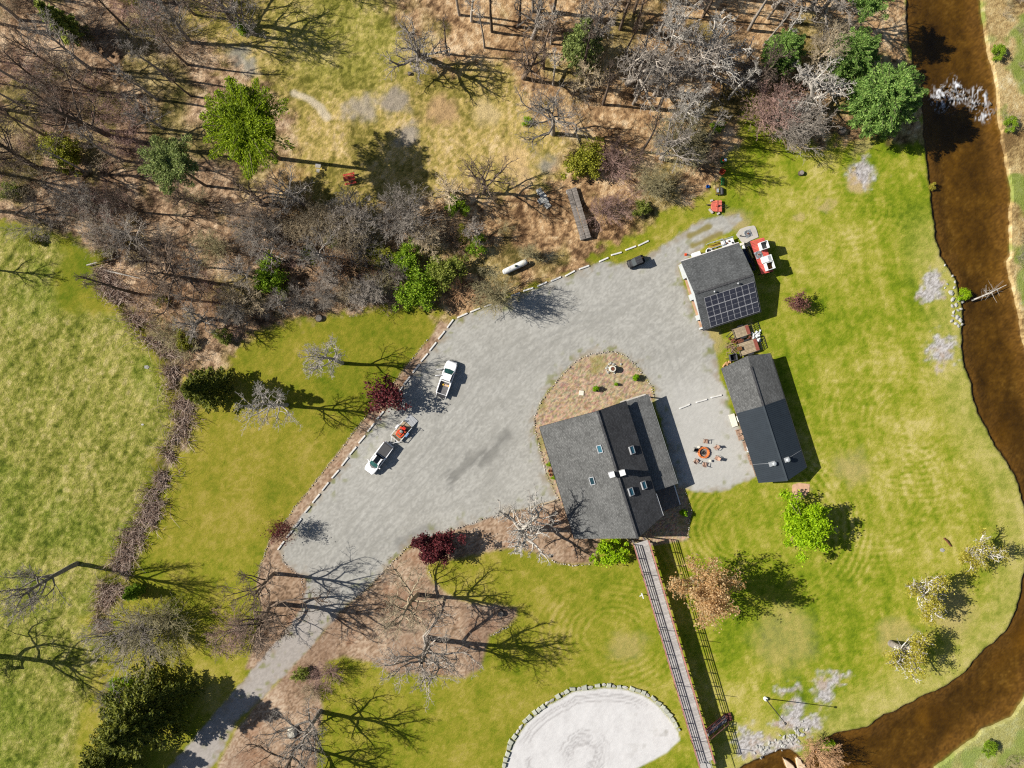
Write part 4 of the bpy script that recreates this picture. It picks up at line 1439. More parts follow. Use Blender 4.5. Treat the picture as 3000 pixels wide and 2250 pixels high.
def conifer_parts(seed, H, R0, whorls, per, leaf, droop=.25, base=.1, n_leaf=26, r=.16):
    """Whorls of drooping boughs carrying needle sprays, shorter towards the tip."""
    rg = np.random.default_rng(seed)
    tb = Tubes()
    tb.add([np.array([0, 0, -.15]), np.array([0, 0, H * .5]), np.array([0, 0, H])], [r, r * .6, .02], 7)
    pts, axs = [], []
    for i in range(whorls):
        t = i / (whorls - 1)
        z0 = H * (base + (1 - base) * t ** .9) * .985
        R = R0 * (1 - t) ** .8 + .18
        k = max(3, int(per * (1 - .5 * t)))
        for j in range(k):
            a = 2.4 * i + 6.283 * j / k + rg.normal(0, .25)
            L = R * rg.uniform(.7, 1.12)
            d = np.array([math.cos(a), math.sin(a), 0])
            e = np.array([math.cos(a) * L, math.sin(a) * L, z0 - droop * L + .12 * L])
            m = np.array([math.cos(a) * L * .5, math.sin(a) * L * .5, z0 - droop * L * .35])
            tb.add([np.array([0, 0, z0]), m, e], [.045, .03, .012], 3)
            s = rg.random(n_leaf) ** .75
            side = rg.normal(0, 1, n_leaf) * (.10 + .20 * (1 - s)) * L * .55
            q = np.array([0, 0, z0]) * (1 - s)[:, None] + e * s[:, None] + np.outer(side, np.array([-d[1], d[0], 0])) + rg.normal(0, .05, (n_leaf, 3))
            q[:, 2] -= np.abs(side) * .25
            pts.append(q)
            axs.append(np.tile(d + np.array([0, 0, -.2]), (n_leaf, 1)) + np.outer(np.sign(side) * .5, np.array([-d[1], d[0], 0])))
    pts = np.concatenate(pts)
    v, f = leaf_quads(pts, leaf, rg, 2.0, np.concatenate(axs), .6)
    return tb.mesh('trunk'), np_mesh('crown', v, f, smooth=False)


BARK = dict(ashen=bark_mat('ashen bark', A(196, 188, 178), .1), white=bark_mat('whitish bark', A(228, 222, 210), .1), grey=bark_mat('grey bark', A(172, 163, 152)), pale=bark_mat('pale bark', A(206, 199, 188), .12), brown=bark_mat('brown bark', A(138, 120, 104)),
            dark=bark_mat('dark bark', A(112, 98, 86)), purple=bark_mat('purplish twigs', A(190, 158, 146)), straw=bark_mat('straw twigs', A(208, 190, 158)),
            rusty=bark_mat('rusty budding twigs', A(234, 190, 146)), olive=bark_mat('olive twigs', A(186, 176, 134)), red=bark_mat('red-brown twigs', A(140, 84, 74)))
LEAF = dict(pine=leaf_mat('pine needles', A(96, 122, 10), A(198, 222, 44), .45), pine2=leaf_mat('blue green pine needles', A(96, 116, 56), A(190, 204, 120), .35),
            hemlock=leaf_mat('hemlock sprays', A(80, 126, 46), A(190, 224, 118), .4), spruce=leaf_mat('dark spruce needles', A(60, 74, 20), A(158, 162, 56), .25),
            lime=leaf_mat('lime green young leaves', A(136, 180, 4), A(210, 244, 40), .4), spring=leaf_mat('fresh green leaves', A(104, 146, 16), A(184, 212, 62), .35),
            olive=leaf_mat('olive green leaves', A(108, 126, 34), A(182, 188, 90), .3), willow=leaf_mat('yellow green willow leaves', A(182, 172, 44), A(246, 234, 112), .5),
            maroon=leaf_mat('maroon leaves', A(66, 24, 30), A(136, 60, 64), .2), plum=leaf_mat('dusky plum leaves', A(100, 62, 56), A(178, 126, 112), .2),
            larch=leaf_mat('orange tan buds', A(226, 174, 112), A(253, 224, 174), .5), box_=leaf_mat('clipped bright green leaves', A(100, 146, 6), A(160, 206, 24), .2),
            straw=leaf_mat('dead straw leaves', A(120, 94, 66), A(206, 176, 140), .15), yellow=leaf_mat('yellow green brush leaves', A(120, 126, 26), A(206, 204, 76), .35))
# proto shapes: (first mesh name, first mesh, second mesh name, second mesh, natural height)
PROTO = {}
for i in range(3):
    PROTO['oak%d' % i] = ('trunk', 'crown', *bare_parts(SP_OAK, 20 + i, r=.27, tl=.74), 10.5)
for i in range(2):
    PROTO['ash%d' % i] = ('trunk', 'crown', *bare_parts(SP_ASH, 40 + i, r=.22, tl=.8), 10.5)
    PROTO['pole%d' % i] = ('trunk', 'crown', *bare_parts(SP_POLE, 50 + i, r=.17, tl=.85), 10.5)
    PROTO['syc%d' % i] = ('trunk', 'crown', *bare_parts(SP_SYC, 60 + i, r=.31, tl=.5), 10.5)
PROTO['willow0'] = ('trunk', 'crown', *bare_parts(SP_SYC, 77, r=.42, tl=.45, maxl=3), 10.0)
for i in range(2):
    PROTO['stems%d' % i] = ('stems', 'crown', *stems_parts(70 + i, 26, 5.0, .95, .06, 3, 5), 5.0)
    PROTO['brush%d' % i] = ('stems', 'twigs', *stems_parts(80 + i, 16, 3.0, 1.15, .022, 2, 6, .0095), 3.0)
    PROTO['vase%d' % i] = ('stems', 'crown', *stems_parts(95 + i, 30, 6.0, .5, .06, 3, 5, .014), 6.0)
    PROTO['fan%d' % i] = ('stems', 'crown', *stems_parts(90 + i, 34, 6.0, .8, .07, 3, 5, .016), 6.0)


def place(name, proto, label, cat, x, y, h, mats, group=None, rz=None, z0=None, lean=(0, 0), sq=1.0):
    """One tree or shrub: an Empty at its foot with its two parts."""
    n1, n2, m1, m2, hh = PROTO[proto]
    px, py = x / S + 1500, 1125 - y / S
    t = thing(name, label, cat, (x, y, ground_z(px, py) if z0 is None else z0), rr.uniform(0, 6.28) if rz is None else rz, group)
    k = h / hh
    t.scale = (k * sq, k * sq, k)
    t.rotation_euler = (lean[1], lean[0], t.rotation_euler.z)
    for nm, me, mt in ((n1, m1, mats[0]), (n2, m2, mats[1])):
        if not me.materials:
            me.materials.append(mt)
        o = bpy.data.objects.new(nm, me)
        COL.objects.link(o)
        o.parent = t
        o.material_slots[0].link = 'OBJECT'
        o.material_slots[0].material = mt
    return t


def tree_px(name, proto, label, cat, px, py, h, mats, **kw):
    x, y = P(px, py)
    return place(name, proto, label, cat, x, y, h, mats, **kw)


def B(n):
    return (BARK[n], BARK[n])


# bare trees one can pick out: foot in the photograph, height, bark
T = [
    ('bare_tree', 'oak0', 1253, 1868, 16.5, 'grey', 'bare grey tree rising from the brown leaf bed, casting a long branching shadow'),
    ('bare_tree', 'oak1', 1224, 1742, 14, 'straw', 'bare pale-twigged tree on the leaf bed just below the maroon tree'),
    ('bare_tree', 'syc0', 1530, 1540, 16.5, 'pale', 'bare whitish tree beside the lodge whose shadow falls on the roof'),
    ('bare_tree', 'ash0', 802, 1681, 14.5, 'brown', 'bare brown tree on the bark strip where the driveway narrows, upper of two'),
    ('bare_tree', 'oak2', 798, 1770, 15, 'brown', 'bare brown tree on the bark strip where the driveway narrows, lower of two'),
    ('bare_tree', 'ash1', 226, 1651, 17, 'grey', 'tall bare tree with forked trunk in the rough meadow by the ditch'),
    ('bare_tree', 'oak0', -30, 1922, 16, 'grey', 'bare tree at the meadow edge of the picture throwing a fan shadow over the grass'),
    ('bare_tree', 'ash1', 1003, 1064, 13, 'ashen', 'dead whitish tree on the lawn next to the dusky red tree at the kerb'),
    ('bare_tree', 'ash0', 841, 1186, 13.5, 'ashen', 'dead whitish tree on the lawn in front of the dark spruce'),
    ('bare_tree', 'oak1', 938, 2083, 13.5, 'grey', 'bare tree on the leaf bed beside the driveway with a pale boulder at its foot'),
    ('bare_tree', 'oak2', 861, 2187, 13, 'brown', 'bare tree on the leaf bed beside the driveway at the picture bottom edge'),
    ('bare_tree', 'ash0', 325, 400, 19, 'dark', 'tall dark leaning trunk rising out of the purple brush at the upper left'),
    ('bare_tree', 'ash1', 113, 493, 18, 'dark', 'tall dark trunk beside the yellow-green thicket at the upper left'),
    ('bare_tree', 'pole0', 407, 863, 16, 'dark', 'tall dark leaning tree at the top corner of the rough meadow'),
    ('bare_tree', 'oak0', 556, 818, 13.5, 'brown', 'bare dark-limbed tree by the creek above the spruce'),
    ('bare_tree', 'oak1', 692, 76, 14, 'brown', 'bare tree with dark crooked limbs at the top clearing edge by a tiny fir'),
    ('bare_tree', 'ash0', 748, 102, 12, 'grey', 'slender bare tree right beside the tiny fir at the top clearing edge'),
    ('bare_tree', 'oak2', 768, 601, 12, 'brown', 'bare brown tree on the orange slope below the big pine'),
    ('bare_tree', 'syc1', 1246, 172, 14, 'grey', 'bare double-trunked grey tree at the top middle of the clearing'),
    ('bare_tree', 'pole1', 1312, 158, 11, 'brown', 'thin bare tree right of the double-trunked grey tree'),
    ('bare_tree', 'syc0', 2060, 178, 17, 'pale', 'big white-limbed sycamore sprawling over the upper right woods'),
    ('bare_tree', 'syc1', 2357, 328, 15, 'pale', 'white-trunked sycamore leaning toward the green hemlock by the river'),
    ('bare_tree', 'ash1', 2343, 213, 12, 'straw', 'pale bare tree in front of the left hemlock'),
    ('bare_tree', 'oak1', 2390, 60, 14, 'grey', 'grey bare tree above the hemlocks near the dark pine'),
    ('bare_tree', 'oak0', 1619, 393, 13, 'grey', 'bare grey tree with dense pale twigs between clearing and woods'),
    ('bare_tree', 'oak1', 1420, 567, 11, 'brown', 'bare tree on the lower clearing edge left of the footbridge path'),
    ('bare_tree', 'syc1', 1325, 560, 9, 'straw', 'dead pale tree above the leafy green bush on the lower clearing edge'),
    ('bare_tree', 'oak2', 1981, 217, 15, 'grey', 'grey bare tree left of the big sycamore'),
    ('bare_tree', 'ash0', 1935, 465, 14, 'grey', 'leaning grey tree above the red implements by the lane'),
    ('bare_tree', 'ash1', 1927, 322, 13, 'grey', 'grey bare tree in the leaf litter between sycamore and clearing'),
    ('bare_tree', 'oak1', 1723, 259, 8, 'straw', 'small pale forked tree on open leaf litter in the upper woods'),
    ('bare_tree', 'oak0', 1592, 200, 12, 'brown', 'brown twin-stemmed tree on the leaf litter above the grey twiggy tree'),
    ('bare_tree', 'pole0', 1441, 93, 15, 'dark', 'dark straight trunk at the top edge above the clearing, with white bark base'),
    ('bare_tree', 'pole1', 1520, 78, 15, 'dark', 'dark straight trunk at the top edge right of the white-based trunk'),
    ('bare_tree', 'pole0', 1346, 44, 14, 'grey', 'grey trunk at the top edge over the clearing corner'),
    ('bare_tree', 'pole1', 1705, 218, 15, 'dark', 'slim dark tree with the drooping green pine behind it'),
    ('bare_tree', 'pole0', 1816, 86, 15, 'brown', 'brown straight trunk at the top edge right of the drooping pine'),
    ('bare_tree', 'ash0', 1857, 93, 15, 'brown', 'forked brown trunk at the top edge between two straight trunks'),
    ('bare_tree', 'pole1', 1925, 113, 15, 'grey', 'leaning grey trunk at the top edge left of the big sycamore'),
    ('bare_tree', 'pole1', 2066, 412, 13, 'grey', 'grey tree whose shadow crosses the grass above the log frame'),
    ('bare_tree', 'pole0', 2046, 500, 11, 'brown', 'bare tree a few steps left of the orange fire basin'),
]
for nm, pr, px, py, h, bk, lb in T:
    if py < 335 and 1400 < px < 2200 and 'sycamore' not in lb and h > 9:
        tree_px(nm, 'pole%d' % (px % 2), lb, 'tree', px, py, rr.uniform(16.5, 20), B(bk), sq=rr.uniform(.85, 1.0))
        continue
    tree_px(nm, pr, lb, 'tree', px, py, h * (1.18 if pr[:4] == 'pole' else 1.06), B(bk), sq=rr.uniform(.92, 1.0) if pr[:4] == 'pole' else rr.uniform(1.1, 1.22))
# multi-stemmed bare trees and grey shrubs
T2 = [
    ('vase0', 1452, 874, 7.4, 'olive', 'round bare multi-stemmed tree leaning over the white kerb logs, with a fan shadow on gravel'),
    ('vase1', 1548, 748, 3.6, 'olive', 'bare olive-twigged shrub at the right end of the white gas tank'),
    ('fan1', 1190, 655, 7.5, 'grey', 'grey bushy bare tree in the hollow below the pine shadow'),
    ('fan0', 1045, 645, 6.5, 'grey', 'grey bushy shrub left of the larger grey bushy tree'),
    ('fan1', 2303, 395, 8, 'grey', 'fan-shaped grey tree on the lawn edge beside the hemlocks'),
    ('fan0', 2240, 350, 7.0, 'purple', 'purplish bare bush on the lawn edge left of the fan-shaped tree'),
    ('fan0', 1905, 552, 5, 'olive', 'olive-grey bush at the woods edge left of the implements'),
    ('fan1', 1978, 430, 8, 'olive', 'long pale bush among the trees above the implements'),
    ('stems0', 250, 600, 6, 'grey', 'whitish feathery shrub above the rough meadow'),
    ('stems1', 345, 690, 6, 'grey', 'whitish feathery shrub lower right of the other feathery one'),
    ('stems0', 785, 690, 6, 'grey', 'grey shrub below the bare tree on the orange slope'),
    ('stems1', 1000, 790, 5.5, 'rusty', 'rusty-twigged shrub above the lawn corner'),
    ('stems0', 1155, 800, 4.5, 'grey', 'silvery grey shrub between the green bushes'),
    ('stems1', 490, 1825, 6.4, 'olive', 'olive-grey shrub mass in the hedge left of the driveway'),
    ('stems0', 405, 1850, 6.2, 'grey', 'dark grey shrub at the left end of the hedge by the driveway'),
    ('stems1', 690, 1845, 4, 'purple', 'purplish bare shrub at the hedge end by the driveway'),
    ('stems0', 965, 1965, 3.6, 'purple', 'purplish bare shrub on the leaf bed beside the small evergreen'),
    ('stems1', 915, 2020, 2.6, 'straw', 'pale low shrub on the leaf bed below the purplish one'),
    ('stems0', 2390, 2205, 5, 'rusty', 'reddish-twigged shrub on the riverbank stones'),
    ('stems1', 1770, 620, 4, 'purple', 'dark bare shrub at the right side of the footbridge'),
    ('stems0', 1800, 490, 5, 'purple', 'dark purple shrub right of the yellow-green bush'),
    ('stems1', 360, 2030, 5, 'grey', 'feathery grey shrub above the big dark spruce'),
    ('stems0', 2160, 230, 5, 'grey', 'grey bare shrub under the left hemlock'),
    ('stems1', 2420, 150, 6, 'straw', 'pale feathery shrub between the two hemlock groups'),
]
for pr, px, py, h, bk, lb in T2:
    tree_px('bare_shrub' if h < 6.6 else 'bare_tree', pr, lb, 'shrub' if h < 6.6 else 'tree', px, py, h, B(bk), sq=1.45 if 'hedge' in lb else rr.uniform(.95, 1.15))
# trees just outside the frame whose shadows reach in
for px, py, h in ((-70, 495, 19), (-95, 610, 18), (-120, 300, 17), (-60, 60, 16), (-40, 790, 10), (200, -70, 17), (950, -110, 16), (840, -60, 15)):
    tree_px('bare_tree', 'ash%d' % rr.randint(0, 1), 'bare tree just outside the picture whose shadow reaches into the woods', 'tree', px, py, h, B('dark'), group='trees outside the picture')

# woods that fill in between: every stem its own tree
taken = [(t[2], t[3]) for t in T]
dens = [
    ('upper right woods', [(1330, -60), (2300, -60), (2300, 200), (2160, 330), (2090, 420), (1960, 500), (1830, 420), (1700, 330), (1560, 250), (1400, 130)], 40, ('pole0', 'pole1', 'pole0', 'pole1', 'ash1', 'syc1'), ('grey', 'brown', 'dark', 'pale', 'grey'), (14, 20), 40,
     'bare leafless tree among the crowded trunks of the upper right woods'),
    ('upper left woods', [(-60, -60), (560, -60), (640, 150), (560, 300), (420, 450), (300, 640), (60, 600), (-60, 480)], 26, ('pole0', 'pole1', 'ash1', 'ash0'), ('brown', 'grey', 'dark', 'grey'), (12, 18), 60,
     'bare leafless tree among the purple brush of the upper left woods'),
    ('middle woods', [(300, 640), (640, 520), (900, 600), (1060, 700), (1400, 660), (1640, 700), (1560, 800), (1200, 830), (950, 850), (640, 950), (470, 930), (380, 800)], 19, ('pole1', 'ash0', 'oak1', 'syc1'), ('grey', 'brown', 'grey', 'dark'), (8, 14), 62,
     'bare leafless tree in the creek woods above the parking lot'),
]


def in_poly(p, poly):
    x, y = p
    c = False
    for i in range(len(poly)):
        ax_, ay_ = poly[i]
        bx_, by_ = poly[(i + 1) % len(poly)]
        if (ay_ > y) != (by_ > y) and x < (bx_ - ax_) * (y - ay_) / (by_ - ay_) + ax_:
            c = not c
    return c


MARKS = [((714, 362), 'left of the big rounded pine', 'right of the big rounded pine'), ((1026, 526), 'left of the red picnic table', 'right of the red picnic table'), ((1510, 784), 'left of the gas tank', 'right of the gas tank'),
         ((1700, 625), 'left of the footbridge', 'right of the footbridge'), ((185, 445), 'left of the yellow-green thicket', 'right of the yellow-green thicket'), ((790, 810), 'left of the round creek bush', 'right of the round creek bush'),
         ((1716, 470), 'left of the yellow-green clearing bush', 'right of the yellow-green clearing bush'), ((2100, 450), 'left of the log frame', 'right of the log frame'), ((2300, 150), 'left of the left hemlock', 'right of the left hemlock'), ((1716, 90), 'left of the drooping hemlock', 'right of the drooping hemlock'),
         ((500, 478), 'left of the duller pine', 'right of the duller pine'), ((2930, 300), 'left of the rapids', 'below the rapids'), ((2900, 860), 'left of the fallen branch', 'below the fallen branch'), ((170, 60), 'left of the thin top-left hemlock', 'right of the thin top-left hemlock'), ((640, 1136), 'left of the ditch spruce', 'right of the ditch spruce'),
         ((1190, 655), 'left of the grey bushy tree', 'right of the grey bushy tree'), ((300, 690), 'left of the feathery shrubs', 'right of the feathery shrubs'), ((2900, 2190), 'left of the bend bush', 'right of the bend bush')]
TONE = dict(grey='grey', brown='brown', pale='whitish', straw='straw-pale', purple='purplish', olive='olive-grey', rusty='rusty', red='reddish', dark='dark')


def wood_label(lb, bk_, tall, p, kind):
    """Says how high and what colour it is, and which way it stands from the nearest thing one can find."""
    m = min(MARKS, key=lambda q: (q[0][0] - p[0]) ** 2 + (q[0][1] - p[1]) ** 2)
    x, y = m[0]
    dx, dy = p[0] - x, p[1] - y
    mark = m[1].split(' of ', 1)[1] if ' of ' in m[1] else m[1].split('above ', 1)[1]
    if abs(dx) > 2.2 * abs(dy):
        where = ('left of ' if dx < 0 else 'right of ')
    elif abs(dy) > 2.2 * abs(dx):
        where = ('above ' if dy < 0 else 'below ')
    else:
        where = ('upper ' if dy < 0 else 'lower ') + ('left of ' if dx < 0 else 'right of ')
    near = 'well ' if math.hypot(dx, dy) > 170 else 'close ' if math.hypot(dx, dy) < 85 else ''
    return '%s leafless %s %s, %s%s%s' % (('tall' if tall else 'short') if kind == 'tree' else ('high' if tall else 'low'), TONE[bk_], kind, near, where, mark)


for grp, poly, cnt, prs, bks, hr, gap, lb in dens:
    xs = [p[0] for p in poly]
    ys = [p[1] for p in poly]
    k = 0
    tries = 0
    while k < cnt and tries < 6000:
        tries += 1
        p = (rr.uniform(min(xs), max(xs)), rr.uniform(min(ys), max(ys)))
        if not in_poly(p, poly) or any((p[0] - q[0]) ** 2 + (p[1] - q[1]) ** 2 < gap * gap for q in taken) or river_d(*p) > -60 or (2055 < p[0] < 2150 and 415 < p[1] < 640) or (1320 < p[0] < 1580 and 735 < p[1] < 838):
            continue
        if abs(p[0] - 1700) < 60 and abs(p[1] - 620) < 110 or any(math.hypot(p[0] - a_, p[1] - b_) < c_ for a_, b_, c_ in ((1510, 800, 95), (1026, 535, 70), (934, 500, 50), (1410, 470, 60))):
            continue
        taken.append(p)
        k += 1
        bk_ = rr.choice(bks)
        h_ = rr.uniform(*hr)
        tree_px('bare_tree', rr.choice(prs), wood_label(lb, bk_, h_ > sum(hr) / 2, p, 'tree'), 'tree', p[0], p[1], h_, B(bk_), group=grp, sq=rr.uniform(.8, 1.0))
# grey shrubs filling the creek woods above the lot
k = 0
CW = [(560, 700), (900, 640), (1150, 700), (1400, 690), (1480, 720), (1420, 840), (1290, 900), (1150, 880), (960, 870), (820, 900), (640, 960), (520, 920)]
while k < 15:
    p = (rr.uniform(540, 1480), rr.uniform(640, 960))
    if not in_poly(p, CW) or (1320 < p[0] < 1580 and 735 < p[1] < 838) or any(math.hypot(p[0] - a_, p[1] - b_) < c_ for a_, b_, c_ in ((1200, 775, 75), (1120, 760, 50), (1235, 850, 75), (1305, 805, 70), (790, 815, 75), (1510, 800, 100), (840, 860, 45))) or any((p[0] - q[0]) ** 2 + (p[1] - q[1]) ** 2 < 48 ** 2 for q in taken):
        continue
    taken.append(p)
    k += 1
    bk_ = rr.choice(('grey', 'olive', 'grey', 'straw'))
    h_ = rr.uniform(3.4, 5.6)
    tree_px('bare_shrub', rr.choice(('stems0', 'stems1', 'vase1', 'fan0')), wood_label('', bk_, h_ > 4.5, p, 'shrub'), 'shrub', p[0], p[1], h_, B(bk_), group='shrubs of the creek woods', sq=rr.uniform(1.0, 1.3))
# brush under the trees
brush_zones = [
    ('brush of the upper left woods', [(-60, -60), (480, -60), (560, 140), (640, 260), (560, 420), (420, 560), (300, 720), (60, 660), (-60, 560)], 48, ('purple', 'purple', 'straw', 'grey', 'brown'), (2.6, 4.6), 'low leafless purple-brown brush in the upper left woods'),
    ('brush of the creek woods', [(300, 700), (620, 560), (900, 620), (1100, 700), (1400, 650), (1640, 690), (1560, 790), (1420, 860), (1200, 880), (1000, 880), (840, 930), (640, 1010), (540, 1080), (470, 960), (380, 840)], 52, ('brown', 'olive', 'grey', 'purple', 'rusty'), (1.8, 3.4), 'low leafless brush in the creek woods above the parking lot'),
    ('brush of the upper right woods', [(1400, -60), (2300, -60), (2250, 300), (2080, 440), (1960, 560), (1840, 640), (1760, 560), (1820, 420), (1700, 320), (1560, 200)], 20, ('brown', 'grey', 'purple', 'straw'), (1.6, 3.4), 'low leafless brush in the upper right woods'),
    ('scrub on the far river bank', [(2900, -60), (3080, -60), (3100, 900), (2985, 860), (2980, 560), (2950, 350), (2925, 120)], 26, ('straw', 'straw', 'olive', 'grey'), (1.0, 2.6), 'pale leafless scrub on the far river bank'),
    ('scrub on the lower river bank', [(2800, 2230), (2990, 2100), (3080, 2080), (3080, 2330), (2760, 2330)], 14, ('olive', 'straw'), (.8, 1.8), 'low pale scrub on the bank across the river bend'),
]
for grp, poly, cnt, bks, hr, lb in brush_zones:
    xs = [p[0] for p in poly]
    ys = [p[1] for p in poly]
    k = 0
    while k < cnt:
        p = (rr.uniform(min(xs), max(xs)), rr.uniform(min(ys), max(ys)))
        if not in_poly(p, poly) or river_d(*p) > -14 or (2055 < p[0] < 2150 and 415 < p[1] < 640) or (1320 < p[0] < 1580 and 735 < p[1] < 838) or math.hypot(p[0] - 1510, p[1] - 800) < 75 or math.hypot(p[0] - 1700, p[1] - 625) < 85 or any(math.hypot(p[0] - a_, p[1] - b_) < 60 for a_, b_ in ((1190, 770), (1225, 850), (1300, 800), (790, 810), (1335, 605), (1716, 470))):
            continue
        k += 1
        bk_ = rr.choice(bks)
        h_ = rr.uniform(*hr)
        tree_px('scrub' if 'scrub' in lb else 'brush', 'brush%d' % rr.randint(0, 1), wood_label(lb, bk_, h_ > sum(hr) / 2, p, 'scrub' if 'scrub' in lb else 'brush'), 'shrub', p[0], p[1], h_, B(bk_), group=grp, sq=rr.uniform(1.0, 1.4))


# leafy trees: shapes of their own
def leafy(key, *a, **kw):
    PROTO[key] = ('trunk', 'crown', *leafy_parts(*a, **kw), 10.0)


PROTO['pineA'] = ('trunk', 'crown', *plume_parts(101, 88, 430, (7.2, 6.3, 2.8), 14.2, .068, 16, .34, .42, .06, -.2, (.42, 1.08)), 10.0)
PROTO['pineB'] = ('trunk', 'crown', *plume_parts(102, 44, 380, (4.6, 5.6, 2.8), 12.0, .066, 16, .26, .48, .05, -.25, (.45, 1.15)), 10.0)
PROTO['hemA'] = ('trunk', 'crown', *plume_parts(103, 150, 330, (5.2, 5.4, 5.2), 6.4, .075, 13, .3, .40, .16, -.7, (.7, 1.12)), 10.0)
leafy('roundA', 104, 15000, (3.0, 3.0, 2.6), 3.6, 90, .32, .095, 6, .14, .35)
leafy('bushA', 105, 9000, (2.6, 2.6, 1.7), 1.9, 60, .30, .085, 4, .08, .4)
leafy('bushB', 106, 6200, (2.2, 2.2, 1.5), 1.7, 40, .30, .085, 4, .08, .5)
leafy('looseA', 107, 4000, (2.5, 2.5, 1.4), 2.0, 48, .26, .10, 4, .07, .35)
leafy('mapleA', 108, 11500, (2.5, 2.5, 1.9), 3.3, 80, .30, .09, 5, .1, .3)
leafy('mapleB', 109, 3000, (2.4, 2.4, 1.8), 3.2, 70, .34, .10, 5, .1, .3)
PROTO['spruceA'] = ('trunk', 'crown', *conifer_parts(111, 10, 3.0, 18, 8, .085, droop=.16, n_leaf=120), 10.0)
PROTO['spruceB'] = ('trunk', 'crown', *conifer_parts(112, 10, 4.9, 17, 9, .085, droop=.14, n_leaf=210), 10.0)
PROTO['drooper'] = ('trunk', 'crown', *conifer_parts(113, 10, 2.0, 14, 6, .22, n_leaf=22, base=.25), 10.0)


def px_under(px, py, h):
    """Ground point of a crown seen at this pixel and standing h above the ground."""
    return W(px, py, h)[:2]


def leaf_tree(name, proto, label, cat, cx, cy, hc, h, bark, leaf, **kw):
    x, y = px_under(cx, cy, hc)
    return place(name, proto, label, cat, x, y, h, (BARK[bark], LEAF[leaf]), **kw)


leaf_tree('pine_tree', 'pineA', 'big rounded bright green pine at the clearing edge, largest in the woods', 'tree', 722, 372, 14.4, 10, 'brown', 'pine', sq=1.08)
leaf_tree('pine_tree', 'pineB', 'smaller duller green pine just left of the big rounded pine', 'tree', 500, 478, 12, 10, 'brown', 'pine2', sq=.95)
leaf_tree('hemlock_tree', 'hemA', 'big blue-green hemlock hanging over the river at the rapids', 'tree', 2600, 285, 7.5, 10.5, 'dark', 'hemlock', sq=1.0)
leaf_tree('hemlock_tree', 'hemA', 'blue-green hemlock just above the big one over the river', 'tree', 2505, 160, 6, 8.5, 'dark', 'hemlock', sq=.92)
leaf_tree('hemlock_tree', 'hemA', 'green hemlock farther left behind white bare branches', 'tree', 2300, 150, 5.5, 8, 'dark', 'hemlock', sq=.78)
leaf_tree('pine_tree', 'pineB', 'dark blue-green pine at the top edge by the river', 'tree', 2535, 10, 9, 8.5, 'dark', 'hemlock', sq=.85)
leaf_tree('hemlock_tree', 'spruceA', 'slender green hemlock with drooping sprays at the top edge of the woods', 'tree', 1716, 90, 9, 12.5, 'dark', 'pine2', sq=.95)
leaf_tree('hemlock_tree', 'drooper', 'thin green hemlock at the top left edge among purple brush', 'tree', 170, 60, 6, 11, 'dark', 'olive')
tree_px('spruce_tree', 'spruceA', 'dark spruce by the ditch behind the dead white tree', 'tree', 640, 1136, 12.8, (BARK['dark'], LEAF['spruce']), sq=.98)
tree_px('spruce_tree', 'spruceB', 'huge dark spruce left of the driveway at the bottom, upper of two', 'tree', 462, 2050, 15.0, (BARK['dark'], LEAF['spruce']), sq=1.02)
tree_px('spruce_tree', 'spruceB', 'dark spruce left of the driveway at the bottom edge, lower of two', 'tree', 345, 2205, 11.0, (BARK['dark'], LEAF['spruce']), sq=.9)
tree_px('fir_sapling', 'spruceA', 'tiny bright green fir at the foot of bare trees by the top clearing', 'tree', 714, 88, 3.2, (BARK['dark'], LEAF['spring']), sq=1.2)
tree_px('fir_sapling', 'spruceA', 'small bright green fir beside the hedge in the rough meadow', 'tree', 405, 1728, 4.6, (BARK['dark'], LEAF['spring']), sq=1.15)
leaf_tree('maple_tree', 'roundA', 'round lime green leafy tree alone on the wide lawn', 'tree', 2366, 1541, 3.6, 10.5, 'brown', 'lime', sq=1.3)
leaf_tree('maple_tree', 'mapleB', 'dusky plum ornamental tree at the kerb beside the white pickup', 'tree', 1126, 1158, 3.4, 10.5, 'dark', 'maroon', sq=1.15)
leaf_tree('maple_tree', 'mapleA', 'dense maroon ornamental tree on the bed by the driveway bend', 'tree', 1280, 1602, 3.0, 10, 'dark', 'maroon', sq=1.2)
PROTO['mapleC'] = ('trunk', 'crown', *leafy_parts(110, 900, (2.2, 2.2, 1.7), 3.1, 50, .4, .08, 5, .09, .3), 10.0)
t3 = leaf_tree('maple_tree', 'mapleC', 'sparse red-twigged ornamental tree straddling the kerb where the lot narrows', 'tree', 818, 1556, 3.0, 9.5, 'red', 'maroon')
o = bpy.data.objects.new('twigs', PROTO['stems0'][3])
COL.objects.link(o)
o.parent = t3
o.location = (0, 0, 1.2)
o.scale = (.6, .6, .75)
o.material_slots[0].link = 'OBJECT'
o.material_slots[0].material = BARK['red']
leaf_tree('crabapple_tree', 'mapleB', 'small brownish-purple tree with pale trunk on the lawn east of the garage', 'tree', 2340, 886, 2.2, 6.5, 'pale', 'plum', sq=1.0)
leaf_tree('ornamental_bush', 'looseA', 'loose yellow-green bush at the lodge end of the boardwalk', 'shrub', 1785, 1618, 1.6, 10.5, 'brown', 'lime')
